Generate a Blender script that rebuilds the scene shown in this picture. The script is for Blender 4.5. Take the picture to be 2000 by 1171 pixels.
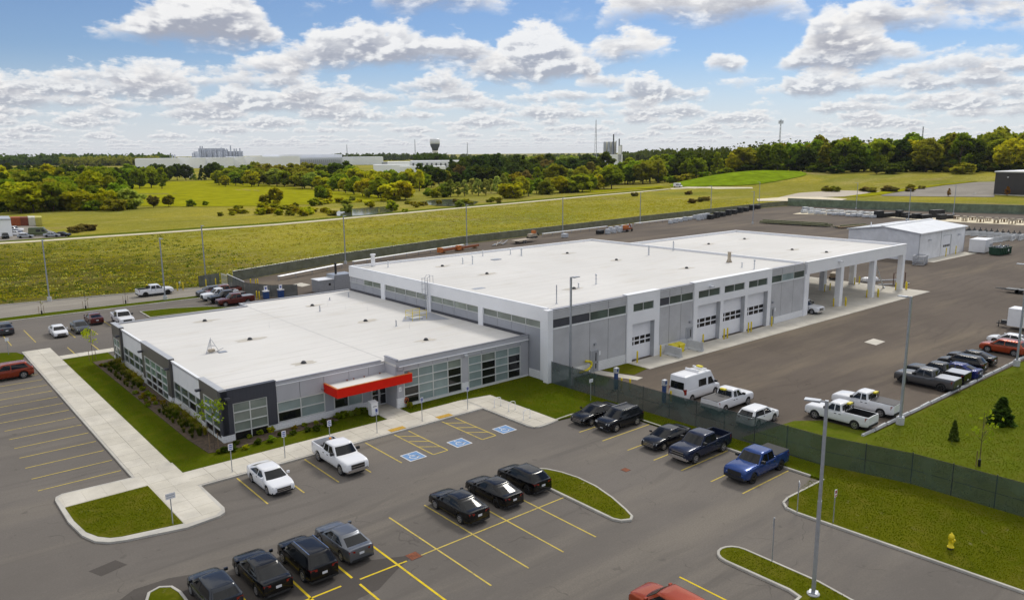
import bpy, bmesh, math, random
import numpy as np
from mathutils import Vector, Matrix
random.seed(11); RNG = np.random.default_rng(11)
S = bpy.context.scene; COL = S.collection
for o in list(bpy.data.objects): bpy.data.objects.remove(o)
R_ = math.radians

# ------------------------------------------------------------ camera
CAM_H, FPX, PITCH, ROLL, TH = 24.0, 1500.0, R_(10.8), R_(-0.5), R_(40.1)   # X runs along the garage wall, Y away from it
cam = bpy.data.cameras.new('camera'); camo = bpy.data.objects.new('camera', cam); COL.objects.link(camo)
cam.sensor_width = 36; cam.sensor_fit = 'HORIZONTAL'; cam.lens = 36*FPX/2000; cam.clip_start = .5; cam.clip_end = 60000
fa = math.pi/2 - TH
fwd = Vector((math.cos(fa)*math.cos(PITCH), math.sin(fa)*math.cos(PITCH), -math.sin(PITCH)))
camo.location = (0, 0, CAM_H)
camo.matrix_world = Matrix.Translation((0, 0, CAM_H)) @ fwd.to_track_quat('-Z', 'Y').to_matrix().to_4x4() @ Matrix.Rotation(ROLL, 4, 'Z')
S.camera = camo
S.view_settings.view_transform = 'Standard'; S.view_settings.look = 'None'; S.view_settings.gamma = 1
S.view_settings.exposure = 0.14

def ray(x, y):
    a0, a1 = (x-1000)/FPX, -(y-585.5)/FPX
    c, s = math.cos(ROLL), math.sin(ROLL); a0, a1 = c*a0-s*a1, s*a0+c*a1
    cp, sp = math.cos(PITCH), math.sin(PITCH)
    d = (a0, cp+a1*sp, -sp+a1*cp)
    c, s = math.cos(-TH), math.sin(-TH)
    return (c*d[0]-s*d[1], s*d[0]+c*d[1], d[2])
def G(x, y, z=0):            # photo pixel -> point on the level z
    d = ray(x, y); t = (z-CAM_H)/d[2]; return (d[0]*t, d[1]*t)
def AT(x, dist):             # point on the ground in the direction of photo column x, dist metres deep into the view
    d = ray(x, 300); n = d[0]*math.cos(fa)+d[1]*math.sin(fa); return (d[0]/n*dist, d[1]/n*dist)

# ------------------------------------------------------------ sky, sun
SUN_AZ, SUN_EL = R_(20), R_(47)       # azimuth measured from +X towards +Y
w = bpy.data.worlds.new('World'); S.world = w; w.use_nodes = True
try: w.cycles.sampling_method = 'MANUAL'; w.cycles.sample_map_resolution = 256
except Exception: pass
nt = w.node_tree; nt.nodes.clear(); N = nt.nodes; LK = nt.links.new
def nd(t, **k):
    n = N.new(t)
    for a, b in k.items(): setattr(n, a, b)
    return n
def M(op, a, b=None, c=None, clamp=False):
    n = nd('ShaderNodeMath', operation=op, use_clamp=clamp)
    for i, v in enumerate((a, b, c)):
        if v is None: continue
        if isinstance(v, (int, float)): n.inputs[i].default_value = v
        else: LK(v, n.inputs[i])
    return n.outputs[0]
def VM(op, a, b=None, scale=None):
    n = nd('ShaderNodeVectorMath', operation=op)
    for i, v in enumerate((a, b)):
        if v is None: continue
        if isinstance(v, tuple): n.inputs[i].default_value = v
        else: LK(v, n.inputs[i])
    if scale is not None:
        if isinstance(scale, (int, float)): n.inputs['Scale'].default_value = scale
        else: LK(scale, n.inputs['Scale'])
    return n.outputs['Value'] if op in ('LENGTH', 'DOT_PRODUCT') else n.outputs[0]
def SS(v, a, b, lo=0., hi=1.):
    n = nd('ShaderNodeMapRange', interpolation_type='SMOOTHSTEP')
    LK(v, n.inputs[0])
    for i, q in ((1, a), (2, b), (3, lo), (4, hi)):
        if isinstance(q, (int, float)): n.inputs[i].default_value = q
        else: LK(q, n.inputs[i])
    return n.outputs[0]
def MIX(f, a, b):
    n = nd('ShaderNodeMix', data_type='RGBA')
    for i, v in ((0, f), (6, a), (7, b)):
        if isinstance(v, (int, float)): n.inputs[i].default_value = v
        elif isinstance(v, tuple): n.inputs[i].default_value = (*v, 1)
        else: LK(v, n.inputs[i])
    return n.outputs[2]
sky = nd('ShaderNodeTexSky', sky_type='NISHITA', sun_disc=False)
sky.sun_elevation = SUN_EL; sky.sun_rotation = math.pi/2-SUN_AZ; sky.altitude = 200
sky.air_density = 1.0; sky.dust_density = .0; sky.ozone_density = 3.5
SKYK = 0.086; SKY_GAIN = .86
skyc = VM('MULTIPLY', VM('SCALE', sky.outputs[0], scale=SKYK), (.93, .965, 1.10))
D = nd('ShaderNodeTexCoord').outputs['Generated']
sx = nd('ShaderNodeSeparateXYZ'); LK(D, sx.inputs[0])
Z = M('MAXIMUM', sx.outputs[2], .006)
cmb = nd('ShaderNodeCombineXYZ'); LK(sx.outputs[0], cmb.inputs[0]); LK(sx.outputs[1], cmb.inputs[1])
P0 = VM('SCALE', cmb.outputs[0], scale=M('DIVIDE', 1.0, Z))      # where the line of sight meets a cloud base of height 1
haze_c = (0.76, 0.79, 0.87)
SUNW = (.99, .975, .955)
# --- high sky (above the frame): broken cloud field seen from below
nz = nd('ShaderNodeTexNoise', noise_dimensions='3D'); nz.inputs['Scale'].default_value = .9; nz.inputs['Detail'].default_value = 5.0; nz.inputs['Roughness'].default_value = .55
LK(VM('ADD', P0, (3.1, 7.7, 2.0)), nz.inputs['Vector'])
CH_ = MIX(SS(nz.outputs['Fac'], .42, .51, 0, .95), skyc, MIX(SS(nz.outputs['Fac'], .52, .72), (1.08, 1.07, 1.05), (.74, .75, .79)))
# --- low sky: cumulus rows, each row the clouds at one distance (flat bases, heaped tops)
ch, sh_ = math.cos(fa), math.sin(fa)
dotf = VM('DOT_PRODUCT', D, (ch, sh_, 0)); crs = VM('DOT_PRODUCT', D, (sh_, -ch, 0))
AZ = M('MULTIPLY', M('ARCTAN2', crs, dotf), FPX)                    # to the right of the view, in units of 1/1500 rad
EL = M('MULTIPLY', M('ARCSINE', sx.outputs[2]), FPX)
def apx(px): return math.atan((px-1000)/FPX)*FPX
# rows: (elevation of base, cover threshold, extra clouds (photo column, half width, gain))
ROWS = [(9, .34, ()), (13, .34, ()), (18, .34, ()), (24, .345, ()), (32, .35, ()), (42, .35, ()), (54, .36, ()), (68, .365, ()), (84, .38, ((150, 220, .08), (560, 130, .06))), (102, .41, ((230, 200, .12), (1700, 200, .1))), (124, .445, ((120, 190, .14), (560, 150, .1), (1880, 80, .16), (1250, 110, .12))),
        (146, .50, ((1050, 105, .26), (1890, 80, .28), (560, 110, .2), (1400, 40, .2), (1660, 120, .24))), (170, .56, ((815, 165, .30), (1290, 100, .28), (1640, 90, .26), (1185, 60, .2))), (203, .60, ((400, 150, .31), (1690, 140, .32))),
        (240, .60, ((1260, 130, .31), (1480, 80, .26), (1800, 50, .24), (30, 60, .26))), (282, .58, ((865, 100, .30), (1440, 120, .3), (130, 60, .2), (1990, 50, .3), (1780, 70, .28)))]
C = MIX(SS(EL, 0., 190., .75, .0), skyc, haze_c)
for ri, (E0, thr, ex) in enumerate(ROWS):
    near = ri/(len(ROWS)-1)
    X_ = M('DIVIDE', AZ, E0); 
    cv = nd('ShaderNodeCombineXYZ'); LK(M('MULTIPLY', X_, .55), cv.inputs[0]); cv.inputs[1].default_value = ri*5.31
    ln = nd('ShaderNodeTexNoise', noise_dimensions='2D'); ln.inputs['Scale'].default_value = 1.0; ln.inputs['Detail'].default_value = 1.5; LK(cv.outputs[0], ln.inputs['Vector'])
    Lc = ln.outputs['Fac']
    for (px, hw, g_) in ex:
        q = M('DIVIDE', M('SUBTRACT', AZ, apx(px)), hw); Lc = M('ADD', Lc, M('MULTIPLY', M('EXPONENT', M('MULTIPLY', M('POWER', M('ABSOLUTE', q), 3.0), -1.)), g_))
    wob = M('MULTIPLY', M('SUBTRACT', ln.outputs['Color'], .5), .0) if False else M('MULTIPLY', M('SUBTRACT', ln.outputs['Fac'], .5), -.35)
    Y_ = M('SUBTRACT', M('DIVIDE', M('SUBTRACT', EL, E0), E0), wob)
    def nzz(dx, dy, det):
        c = nd('ShaderNodeCombineXYZ'); LK(M('MULTIPLY_ADD', X_, 1.45, dx), c.inputs[0]); LK(M('MULTIPLY_ADD', Y_, 3.0, dy), c.inputs[1]); c.inputs[2].default_value = ri*3.7
        n = nd('ShaderNodeTexNoise', noise_dimensions='3D'); n.inputs['Scale'].default_value = 1.6; n.inputs['Detail'].default_value = det; n.inputs['Roughness'].default_value = .60; LK(c.outputs[0], n.inputs['Vector']); return n.outputs['Fac']
    n1 = nzz(0, 0, 5.0); n2 = nzz(-.10, .16, 3.0)
    dome = M('MULTIPLY', M('SUBTRACT', Lc, thr), 3.4)                       # how high the heap grows here
    f = M('SUBTRACT', M('ADD', dome, M('MULTIPLY', M('SUBTRACT', n1, .5), 1.5)), M('MULTIPLY', M('MAXIMUM', Y_, 0.), 2.0+1.0*(1-near)))
    al = M('MULTIPLY', SS(f, 0., .26), SS(M('ADD', Y_, M('MULTIPLY', M('SUBTRACT', n1, .5), .35)), -.10, .08))
    lit = M('MULTIPLY', M('SUBTRACT', n1, n2), 2.6)                         # billows turned to the sun
    up = SS(M('ADD', M('ADD', Y_, M('MULTIPLY', M('SUBTRACT', n1, .5), .7)), lit), -.02, .50)
    thick = SS(f, .05, .75)
    ci = MIX(M('MULTIPLY', thick, M('SUBTRACT', 1.0, up)), (1.04, 1.025, 1.0), (.31, .33, .41))
    ci = MIX(M('MULTIPLY', thick, .20), ci, (.78, .785, .82))
    ci = MIX(.45*(1-near)**1.3, ci, (.82, .83, .87))
    C = MIX(M('MULTIPLY', al, .62+.36*near), C, ci)
bgl = nd('ShaderNodeBackground'); LK(C, bgl.inputs[0]); bgl.inputs[1].default_value = SKY_GAIN
bgh = nd('ShaderNodeBackground'); LK(CH_, bgh.inputs[0]); bgh.inputs[1].default_value = SKY_GAIN
mxs = nd('ShaderNodeMixShader'); LK(SS(EL, 345., 390.), mxs.inputs[0]); LK(bgl.outputs[0], mxs.inputs[1]); LK(bgh.outputs[0], mxs.inputs[2])
LK(mxs.outputs[0], nd('ShaderNodeOutputWorld').inputs[0])

sun = bpy.data.lights.new('sun', 'SUN'); sun.energy = 1.9; sun.angle = R_(13); sun.color = (1, .955, .87)
suno = bpy.data.objects.new('sun', sun); COL.objects.link(suno)
sd = Vector((math.cos(SUN_AZ)*math.cos(SUN_EL), math.sin(SUN_AZ)*math.cos(SUN_EL), math.sin(SUN_EL)))
suno.rotation_euler = (-sd).to_track_quat('-Z', 'Y').to_euler(); suno.location = (0, 0, 200)

# ------------------------------------------------------------ materials (procedural)
MATS = {}
class NT:
    def __init__(s, name):
        s.m = bpy.data.materials.new(name); s.m.use_nodes = True; s.t = s.m.node_tree; s.b = s.t.nodes['Principled BSDF']
        s.pos = None
    def n(s, t, **k):
        q = s.t.nodes.new(t)
        for a, b in k.items(): setattr(q, a, b)
        return q
    def l(s, a, b): s.t.links.new(a, b)
    def P(s):
        if s.pos is None: s.pos = s.n('ShaderNodeNewGeometry').outputs['Position']
        return s.pos
    def noise(s, scale, detail=4, rough=.55, stretch=None, vec=None, rot=0, off=(0, 0, 0)):
        q = s.n('ShaderNodeTexNoise'); q.inputs['Scale'].default_value = scale; q.inputs['Detail'].default_value = detail; q.inputs['Roughness'].default_value = rough
        mp = s.n('ShaderNodeMapping'); s.l(vec or s.P(), mp.inputs[0]); mp.inputs['Scale'].default_value = stretch or (1, 1, 1); mp.inputs['Rotation'].default_value = (0, 0, rot); mp.inputs['Location'].default_value = off
        s.l(mp.outputs[0], q.inputs['Vector']); return q.outputs['Fac']
    def ramp(s, f, stops):
        q = s.n('ShaderNodeValToRGB'); s.l(f, q.inputs[0]); e = q.color_ramp.elements
        while len(e) < len(stops): e.new(.5)
        for i, (p, c) in enumerate(stops): e[i].position = p; e[i].color = (*c, 1) if len(c) == 3 else c
        return q.outputs[0]
    def mix(s, f, a, b, mode='MIX'):
        q = s.n('ShaderNodeMix', data_type='RGBA', blend_type=mode)
        for i, v in ((0, f), (6, a), (7, b)):
            if isinstance(v, (int, float)): q.inputs[i].default_value = v
            elif isinstance(v, tuple): q.inputs[i].default_value = (*v, 1)
            else: s.l(v, q.inputs[i])
        return q.outputs[2]
    def mr(s, v, a, b, lo=0, hi=1):
        q = s.n('ShaderNodeMapRange', interpolation_type='SMOOTHSTEP'); s.l(v, q.inputs[0])
        for i, x in ((1, a), (2, b), (3, lo), (4, hi)): q.inputs[i].default_value = x
        return q.outputs[0]
    def mul(s, a, b):
        q = s.n('ShaderNodeMath', operation='MULTIPLY')
        for i, v in enumerate((a, b)):
            if isinstance(v, (int, float)): q.inputs[i].default_value = v
            else: s.l(v, q.inputs[i])
        return q.outputs[0]
    def bump(s, h, strength=.3, dist=.02):
        q = s.n('ShaderNodeBump'); q.inputs['Strength'].default_value = strength; q.inputs['Distance'].default_value = dist
        s.l(h, q.inputs['Height']); s.l(q.outputs[0], s.b.inputs['Normal'])
    def col(s, c):
        if isinstance(c, tuple): s.b.inputs['Base Color'].default_value = (*c, 1)
        else: s.l(c, s.b.inputs['Base Color'])
    def upnormal(s, k):
        g = s.n('ShaderNodeNewGeometry').outputs['Normal']; sc = s.n('ShaderNodeVectorMath', operation='SCALE'); s.l(g, sc.inputs[0]); sc.inputs['Scale'].default_value = 1-k
        ad = s.n('ShaderNodeVectorMath', operation='ADD'); s.l(sc.outputs[0], ad.inputs[0]); ad.inputs[1].default_value = (0, 0, k); nm = s.n('ShaderNodeVectorMath', operation='NORMALIZE'); s.l(ad.outputs[0], nm.inputs[0]); s.l(nm.outputs[0], s.b.inputs['Normal']); return nm.outputs[0]
    def put(s, rough=.6, metal=0, spec=.5, coat=0, coatr=.05):
        b = s.b.inputs; b['Roughness'].default_value = rough; b['Metallic'].default_value = metal; b['Specular IOR Level'].default_value = spec
        b['Coat Weight'].default_value = coat; b['Coat Roughness'].default_value = coatr; return s.m
def pm(name, c, rough=.6, metal=0, spec=.4, var=.08, scale=1.5, bump=0, bscale=30, coat=0, stretch=None):
    if name in MATS: return MATS[name]
    t = NT(name)
    if var > 0:
        f = t.noise(scale, 4, .6, stretch)
        lo = tuple(max(0, x*(1-var)) for x in c); hi = tuple(min(1, x*(1+var)) for x in c)
        t.col(t.ramp(f, [(.3, lo), (.7, hi)]))
    else: t.col(c)
    if bump > 0: t.bump(t.noise(bscale, 3), bump, .02)
    MATS[name] = t.put(rough, metal, spec, coat); return MATS[name]

def asphalt(name, base, sand, streakrot, tyre=.5):
    t = NT(name)
    big = t.noise(.045, 5, .6); mid = t.noise(.32, 5, .65); fine = t.noise(9, 3, .6)
    c = t.mix(t.mr(big, .32, .68), tuple(x*.86 for x in base), tuple(x*1.14 for x in base))
    st = t.noise(.14, 6, .62, (.16, 1.0, 1), rot=streakrot)
    c = t.mix(t.mr(st, .46, .68, 0, .75), c, sand)
    st2 = t.noise(.5, 5, .6, (.07, 1.6, 1), rot=streakrot+.5)
    c = t.mix(t.mr(st2, .56, .75, 0, tyre), c, tuple(x*.62 for x in base))
    spot = t.noise(1.1, 3, .5); c = t.mix(t.mr(spot, .66, .74, 0, .45), c, tuple(x*.55 for x in base))
    c = t.mix(t.mr(mid, .62, .8, 0, .35), c, tuple(x*1.35 for x in base))
    c = t.mix(t.mr(fine, .35, .65, .0, .35), c, tuple(x*.72 for x in base))
    g2 = t.noise(2.6, 4, .7); c = t.mix(t.mr(g2, .55, .75, 0, .30), c, tuple(x*1.3 for x in base))
    sw = t.n('ShaderNodeTexWave', wave_type='RINGS'); sw.inputs['Scale'].default_value = .16; sw.inputs['Distortion'].default_value = 9; sw.inputs['Detail'].default_value = 4; sw.inputs['Detail Scale'].default_value = .5; t.l(t.P(), sw.inputs['Vector'])
    c = t.mix(t.mul(t.mr(sw.outputs['Fac'], .72, .95, 0, .40), t.mr(t.noise(.06, 3, .6, off=(4, 8, 0)), .46, .62)), c, tuple(x*.74 for x in base))
    # fine cracks and paving joints
    q = t.n('ShaderNodeTexVoronoi', feature='DISTANCE_TO_EDGE'); q.inputs['Scale'].default_value = .085
    mp = t.n('ShaderNodeMapping'); wob = t.n('ShaderNodeVectorMath', operation='ADD'); nz = t.n('ShaderNodeTexNoise'); nz.inputs['Scale'].default_value = .5
    t.l(t.P(), nz.inputs['Vector']); sc = t.n('ShaderNodeVectorMath', operation='SCALE'); sc.inputs['Scale'].default_value = 2.2; t.l(nz.outputs['Color'], sc.inputs[0])
    t.l(t.P(), wob.inputs[0]); t.l(sc.outputs[0], wob.inputs[1]); t.l(wob.outputs[0], q.inputs['Vector'])
    c = t.mix(t.mul(t.mr(q.outputs['Distance'], 0, .0045, .55, 0), t.mr(mid, .48, .60)), c, tuple(x*.45 for x in base))
    t.col(c); t.bump(fine, .25, .01)
    return t.put(.92, 0, .12)
MATS['asphalt'] = asphalt('asphalt', (.148, .133, .119), (.212, .187, .155), .65)
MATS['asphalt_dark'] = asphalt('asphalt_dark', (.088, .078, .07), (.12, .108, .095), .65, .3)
MATS['yard_asphalt'] = asphalt('yard_asphalt', (.120, .098, .080), (.20, .162, .118), .25, .4)
MATS['road_asphalt'] = asphalt('road_asphalt', (.26, .235, .20), (.34, .31, .26), .0, .2)

def lawn_mat(name, a, b, c3, dirt=.0):
    t = NT(name)
    big = t.noise(.09, 4, .6); mid = t.noise(.7, 5, .65); fine = t.noise(12, 5, .75)
    c = t.mix(t.mr(big, .3, .7), a, b)
    c = t.mix(t.mr(t.noise(2.3, 4, .7), .45, .75, 0, .4), c, tuple(x*1.5 for x in b))
    c = t.mix(t.mr(mid, .42, .75, 0, .7), c, c3)
    c = t.mix(t.mr(fine, .3, .7, 0, .45), c, tuple(x*.6 for x in a))
    if dirt: c = t.mix(t.mr(t.noise(.9, 5, .7, off=(5, 2, 0)), .64, .74, 0, dirt), c, (.26, .22, .14))
    t.col(c); t.bump(fine, .3, .02); return t.put(.95, 0, .0)
MATS['lawn'] = lawn_mat('lawn', (.058, .082, .004), (.080, .100, .005), (.12, .115, .012))
MATS['lawn_patchy'] = lawn_mat('lawn_patchy', (.072, .088, .004), (.11, .115, .007), (.155, .135, .022), .75)
MATS['lawn_bright'] = lawn_mat('lawn_bright', (.092, .120, .010), (.116, .142, .013), (.16, .155, .03))

def concrete(name, base, var=.16):
    t = NT(name)
    c = t.mix(t.mr(t.noise(.35, 5, .65), .3, .7), tuple(x*(1-var) for x in base), tuple(x*(1+var*.6) for x in base))
    c = t.mix(t.mr(t.noise(2.2, 5, .7, (1, .4, 1)), .55, .8, 0, .4), c, tuple(x*y for x, y in zip(base, (.74, .70, .62))))
    oi = t.n('ShaderNodeObjectInfo'); k = t.mr(oi.outputs['Random'], 0, 1, 0, .22)
    c = t.mix(k, c, tuple(x*y for x, y in zip(base, (.80, .78, .70))))
    t.col(c); t.bump(t.noise(25, 3), .15, .01); return t.put(.85, 0, .25)
MATS['concrete'] = concrete('concrete', (.56, .525, .455))
MATS['kerb'] = concrete('kerb', (.47, .45, .41), .2)
MATS['barrier'] = concrete('barrier', (.52, .53, .54))

def roof_mat():
    t = NT('roof_membrane')
    base = (.72, .70, .67)
    c = t.mix(t.mr(t.noise(.05, 4, .6), .3, .7), (.585, .57, .545), (.665, .648, .622))
    sep = t.n('ShaderNodeSeparateXYZ'); t.l(t.P(), sep.inputs[0])
    # lapped membrane sheets three metres wide, running along X
    q = t.n('ShaderNodeMath', operation='PINGPONG'); t.l(sep.outputs[1], q.inputs[0]); q.inputs[1].default_value = .95
    c = t.mix(t.mul(t.mr(q.outputs[0], 0, .14, .95, 0), t.mr(t.noise(.12, 3, .6, (.25, 1, 1)), .35, .6, .2, 1)), c, (.53, .515, .50))
    c = t.mix(t.mr(t.noise(.5, 6, .7, (.25, 1, 1)), .50, .78, 0, .6), c, (.49, .45, .385))
    c = t.mix(t.mr(t.noise(1.6, 5, .7, (.5, 1, 1)), .66, .84, 0, .28), c, (.42, .40, .37))
    t.col(c); return t.put(.75, 0, .25)
MATS['roof_membrane'] = roof_mat()

def ribbed(name, c, axis, period, depth=.35, rough=.5, dirt=.1):
    t = NT(name); sep = t.n('ShaderNodeSeparateXYZ'); t.l(t.P(), sep.inputs[0])
    q = t.n('ShaderNodeMath', operation='PINGPONG'); t.l(sep.outputs[axis], q.inputs[0]); q.inputs[1].default_value = period
    k = t.mr(q.outputs[0], 0, period*.35)
    cc = t.mix(t.mr(t.noise(.5, 5, .6), .3, .7), tuple(x*(1-dirt) for x in c), tuple(x*(1+dirt*.5) for x in c))
    t.col(cc); t.bump(k, depth, .03); return t.put(rough, 0, .4)
MATS['panel_grey'] = ribbed('panel_grey', (.50, .50, .515), 2, .055, .5, .45)
MATS['panel_smooth_grey'] = pm('panel_smooth_grey', (.43, .43, .46), .42, var=.05, scale=.6)
MATS['panel_low_grey'] = pm('panel_low_grey', (.33, .34, .375), .42, var=.05, scale=.6)
MATS['shed_white'] = ribbed('shed_white', (.74, .75, .79), 1, .15, .9, .45)
MATS['shed_white_x'] = ribbed('shed_white_x', (.80, .805, .83), 0, .15, .5, .45)
MATS['shed_roof'] = ribbed('shed_roof', (.60, .62, .66), 0, .3, .5, .4)
MATS['dark_panel'] = ribbed('dark_panel', (.098, .093, .088), 1, .15, .35, .35)  # left bays: reflected light is put into this paler, browner tone
MATS['dark_panel_x'] = ribbed('dark_panel_x', (.045, .047, .062), 0, .15, .35, .45)
def blockwork():
    t = NT('white_block'); q = t.n('ShaderNodeTexBrick')
    sep = t.n('ShaderNodeSeparateXYZ'); t.l(t.P(), sep.inputs[0]); ad = t.n('ShaderNodeMath', operation='ADD'); t.l(sep.outputs[0], ad.inputs[0]); t.l(sep.outputs[1], ad.inputs[1])
    cb = t.n('ShaderNodeCombineXYZ'); t.l(ad.outputs[0], cb.inputs[0]); t.l(sep.outputs[2], cb.inputs[1]); t.l(cb.outputs[0], q.inputs['Vector'])
    q.inputs['Scale'].default_value = 1; q.inputs['Brick Width'].default_value = .4; q.inputs['Row Height'].default_value = .2; q.inputs['Mortar Size'].default_value = .012
    q.inputs['Color1'].default_value = (.80, .80, .81, 1); q.inputs['Color2'].default_value = (.76, .76, .77, 1); q.inputs['Mortar'].default_value = (.58, .58, .59, 1)
    t.col(q.outputs['Color']); return t.put(.6, 0, .35)
MATS['white_block'] = blockwork()
pm('white_panel', (.82, .825, .85), .4, var=.04, scale=.4)
pm('white_door', (.80, .805, .84), .4, var=.03)
pm('trim_white', (.82, .825, .84), .4, var=.03)
pm('trim_grey', (.42, .43, .45), .4, var=.05)
pm('trim_dark', (.06, .062, .075), .4, var=.1)
pm('flashing', (.30, .30, .33), .35, metal=.3, var=.08)
pm('alu', (.58, .59, .60), .35, metal=.4, var=.05)
pm('door_grey', (.30, .31, .33), .45, var=.05)
pm('canopy_red', (.66, .013, .003), .45, var=.06, spec=.15)
pm('mullion', (.62, .63, .62), .4, metal=.2, var=.04)
def glass(name, c, rough, spec=.6, var=.25, sc=.35):
    t = NT(name); cc = t.mix(t.mr(t.noise(sc, 3, .5), .3, .7), tuple(x*(1-var) for x in c), tuple(min(1, x*(1+var)) for x in c))
    oi = t.n('ShaderNodeObjectInfo'); t.col(t.mix(t.mr(oi.outputs['Random'], 0, 1, 0, .45), cc, tuple(x*.55 for x in c)))
    MATS[name] = t.put(rough, 0, spec); return MATS[name]
glass('glass_dark', (.012, .013, .015), .03); glass('glass_frost', (.26, .325, .32), .12, .4, .14, .6); glass('glass_green', (.075, .105, .088), .04, .6, .35)
glass('glass_clear_low', (.22, .25, .22), .06, .5, .3); glass('glass_car', (.010, .011, .012), .06, .36, .3)
glass('glass_frost_green', (.17, .26, .20), .10, .45, .2)
def worn(name, c, k):
    t = NT(name); f = t.noise(5, 5, .7); g_ = t.noise(.35, 3, .6); w_ = t.mul(t.mr(f, .46, .62, 0, 1), t.mr(g_, .42, .62, .15, 1))
    cc = t.mix(t.mr(t.noise(2.5, 4, .6), .3, .7), tuple(x*.82 for x in c), c); t.col(t.mix(t.mul(w_, k), cc, (.16, .14, .118))); MATS[name] = t.put(.85, 0, .15)
worn('line_yellow', (.60, .46, .10), .75); worn('line_yellow_new', (.74, .54, .02), .45)
pm('paint_blue', (.13, .25, .46), .7, var=.1, scale=4); pm('paint_white', (.58, .58, .58), .7, var=.1, scale=4)
pm('bollard_yellow', (.72, .56, .012), .45, var=.08)
pm('galv', (.40, .42, .46), .4, metal=.55, var=.1, scale=4)
pm('galv_light', (.55, .57, .60), .45, metal=.3, var=.1, scale=4)
pm('black', (.012, .012, .013), .5, var=.2); pm('rubber', (.016, .016, .017), .8, var=.2); pm('dark_steel', (.04, .042, .046), .5, var=.2)
pm('white_paint', (.78, .78, .80), .35, var=.03); pm('sign_white', (.80, .80, .82), .4, var=.02); pm('sign_blue', (.06, .10, .42), .4, var=.05); pm('sign_red', (.5, .02, .03), .4, var=.05); pm('sign_grey', (.5, .52, .55), .4, var=.05)
pm('mulch', (.085, .06, .04), .95, var=.5, scale=3, bump=.8, bscale=9); pm('sand', (.66, .58, .42), .95, var=.15, scale=.8); pm('gravel_path', (.58, .52, .36), .95, var=.15, scale=.4)
pm('tactile', (.50, .30, .04), .8, var=.25, scale=6, bump=.5); pm('wood', (.22, .15, .085), .8, var=.3, scale=4); pm('pole_wood', (.17, .17, .095), .85, var=.35, scale=2)
pm('rust', (.26, .075, .025), .8, var=.35, scale=3); pm('orange_paint', (.50, .15, .03), .6, var=.3, scale=3); pm('iron_red', (.10, .045, .035), .7, var=.3, scale=5)
pm('dumpster_green', (.012, .052, .028), .5, var=.25); pm('plastic_yellow', (.72, .60, .02), .4, var=.06); pm('plastic_blue', (.02, .06, .2), .4, var=.1); pm('hose_orange', (.4, .09, .03), .6)
pm('tan_crate', (.42, .36, .28), .8, var=.25, scale=3); pm('bark', (.10, .075, .055), .9, var=.3, scale=4)
pm('container_orange', (.34, .085, .025), .6, var=.2); pm('container_rust', (.20, .05, .025), .6, var=.2); pm('container_cream', (.60, .58, .47), .6, var=.12); pm('container_yellow', (.50, .46, .10), .6, var=.15)
pm('far_white', (.90, .91, .94), .6, var=.06, scale=.02); pm('far_grey', (.36, .38, .42), .6, var=.1, scale=.02); pm('far_dark', (.10, .11, .13), .6, var=.1, scale=.05); pm('roof_tile', (.16, .155, .165), .8, var=.15, scale=.3)
pm('black_hall', (.048, .044, .046), .6, var=.08, scale=.2); pm('water', (.10, .11, .09), .08, var=.2, scale=.05)
pm('chrome', (.6, .6, .62), .15, metal=1, var=0); pm('silver_rim', (.42, .42, .44), .3, metal=.7, var=0); pm('dark_rim', (.03, .03, .032), .35, metal=.5, var=0)
pm('lens_clear', (.55, .57, .60), .1, var=0, spec=.7); pm('lens_red', (.24, .016, .008), .15, var=0, spec=.6); pm('lens_amber', (.7, .25, .02), .2, var=0); pm('plate', (.68, .69, .72), .4, var=0); pm('bed_liner', (.014, .014, .016), .7, var=.2); pm('tonneau', (.10, .095, .095), .75, var=.1); pm('trim_plastic', (.018, .018, .019), .6, var=0)
pm('paint_sunroof', (.02, .02, .022), .05, var=0)
def screen_mat(name, c, k):
    t = NT(name); t.col(t.mix(t.mr(t.noise(.5, 5, .65), .3, .75), tuple(x*.75 for x in c), tuple(x*1.35 for x in c))); t.put(.75, 0, .3)
    tr = t.n('ShaderNodeBsdfTransparent'); mx = t.n('ShaderNodeMixShader'); mx.inputs[0].default_value = k
    t.l(t.b.outputs[0], mx.inputs[1]); t.l(tr.outputs[0], mx.inputs[2])
    t.l(mx.outputs[0], [n for n in t.t.nodes if n.type == 'OUTPUT_MATERIAL'][0].inputs[0]); MATS[name] = t.m
screen_mat('screen_green', (.040, .066, .062), .18); screen_mat('screen_grey', (.10, .11, .11), .12); screen_mat('screen_far', (.12, .165, .12), .05)
def paint(name, c, metal=.0, rough=.25):
    if name in MATS: return MATS[name]
    t = NT(name); t.col(c); MATS[name] = t.put(rough, metal, .2, .45, .03); return MATS[name]
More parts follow.
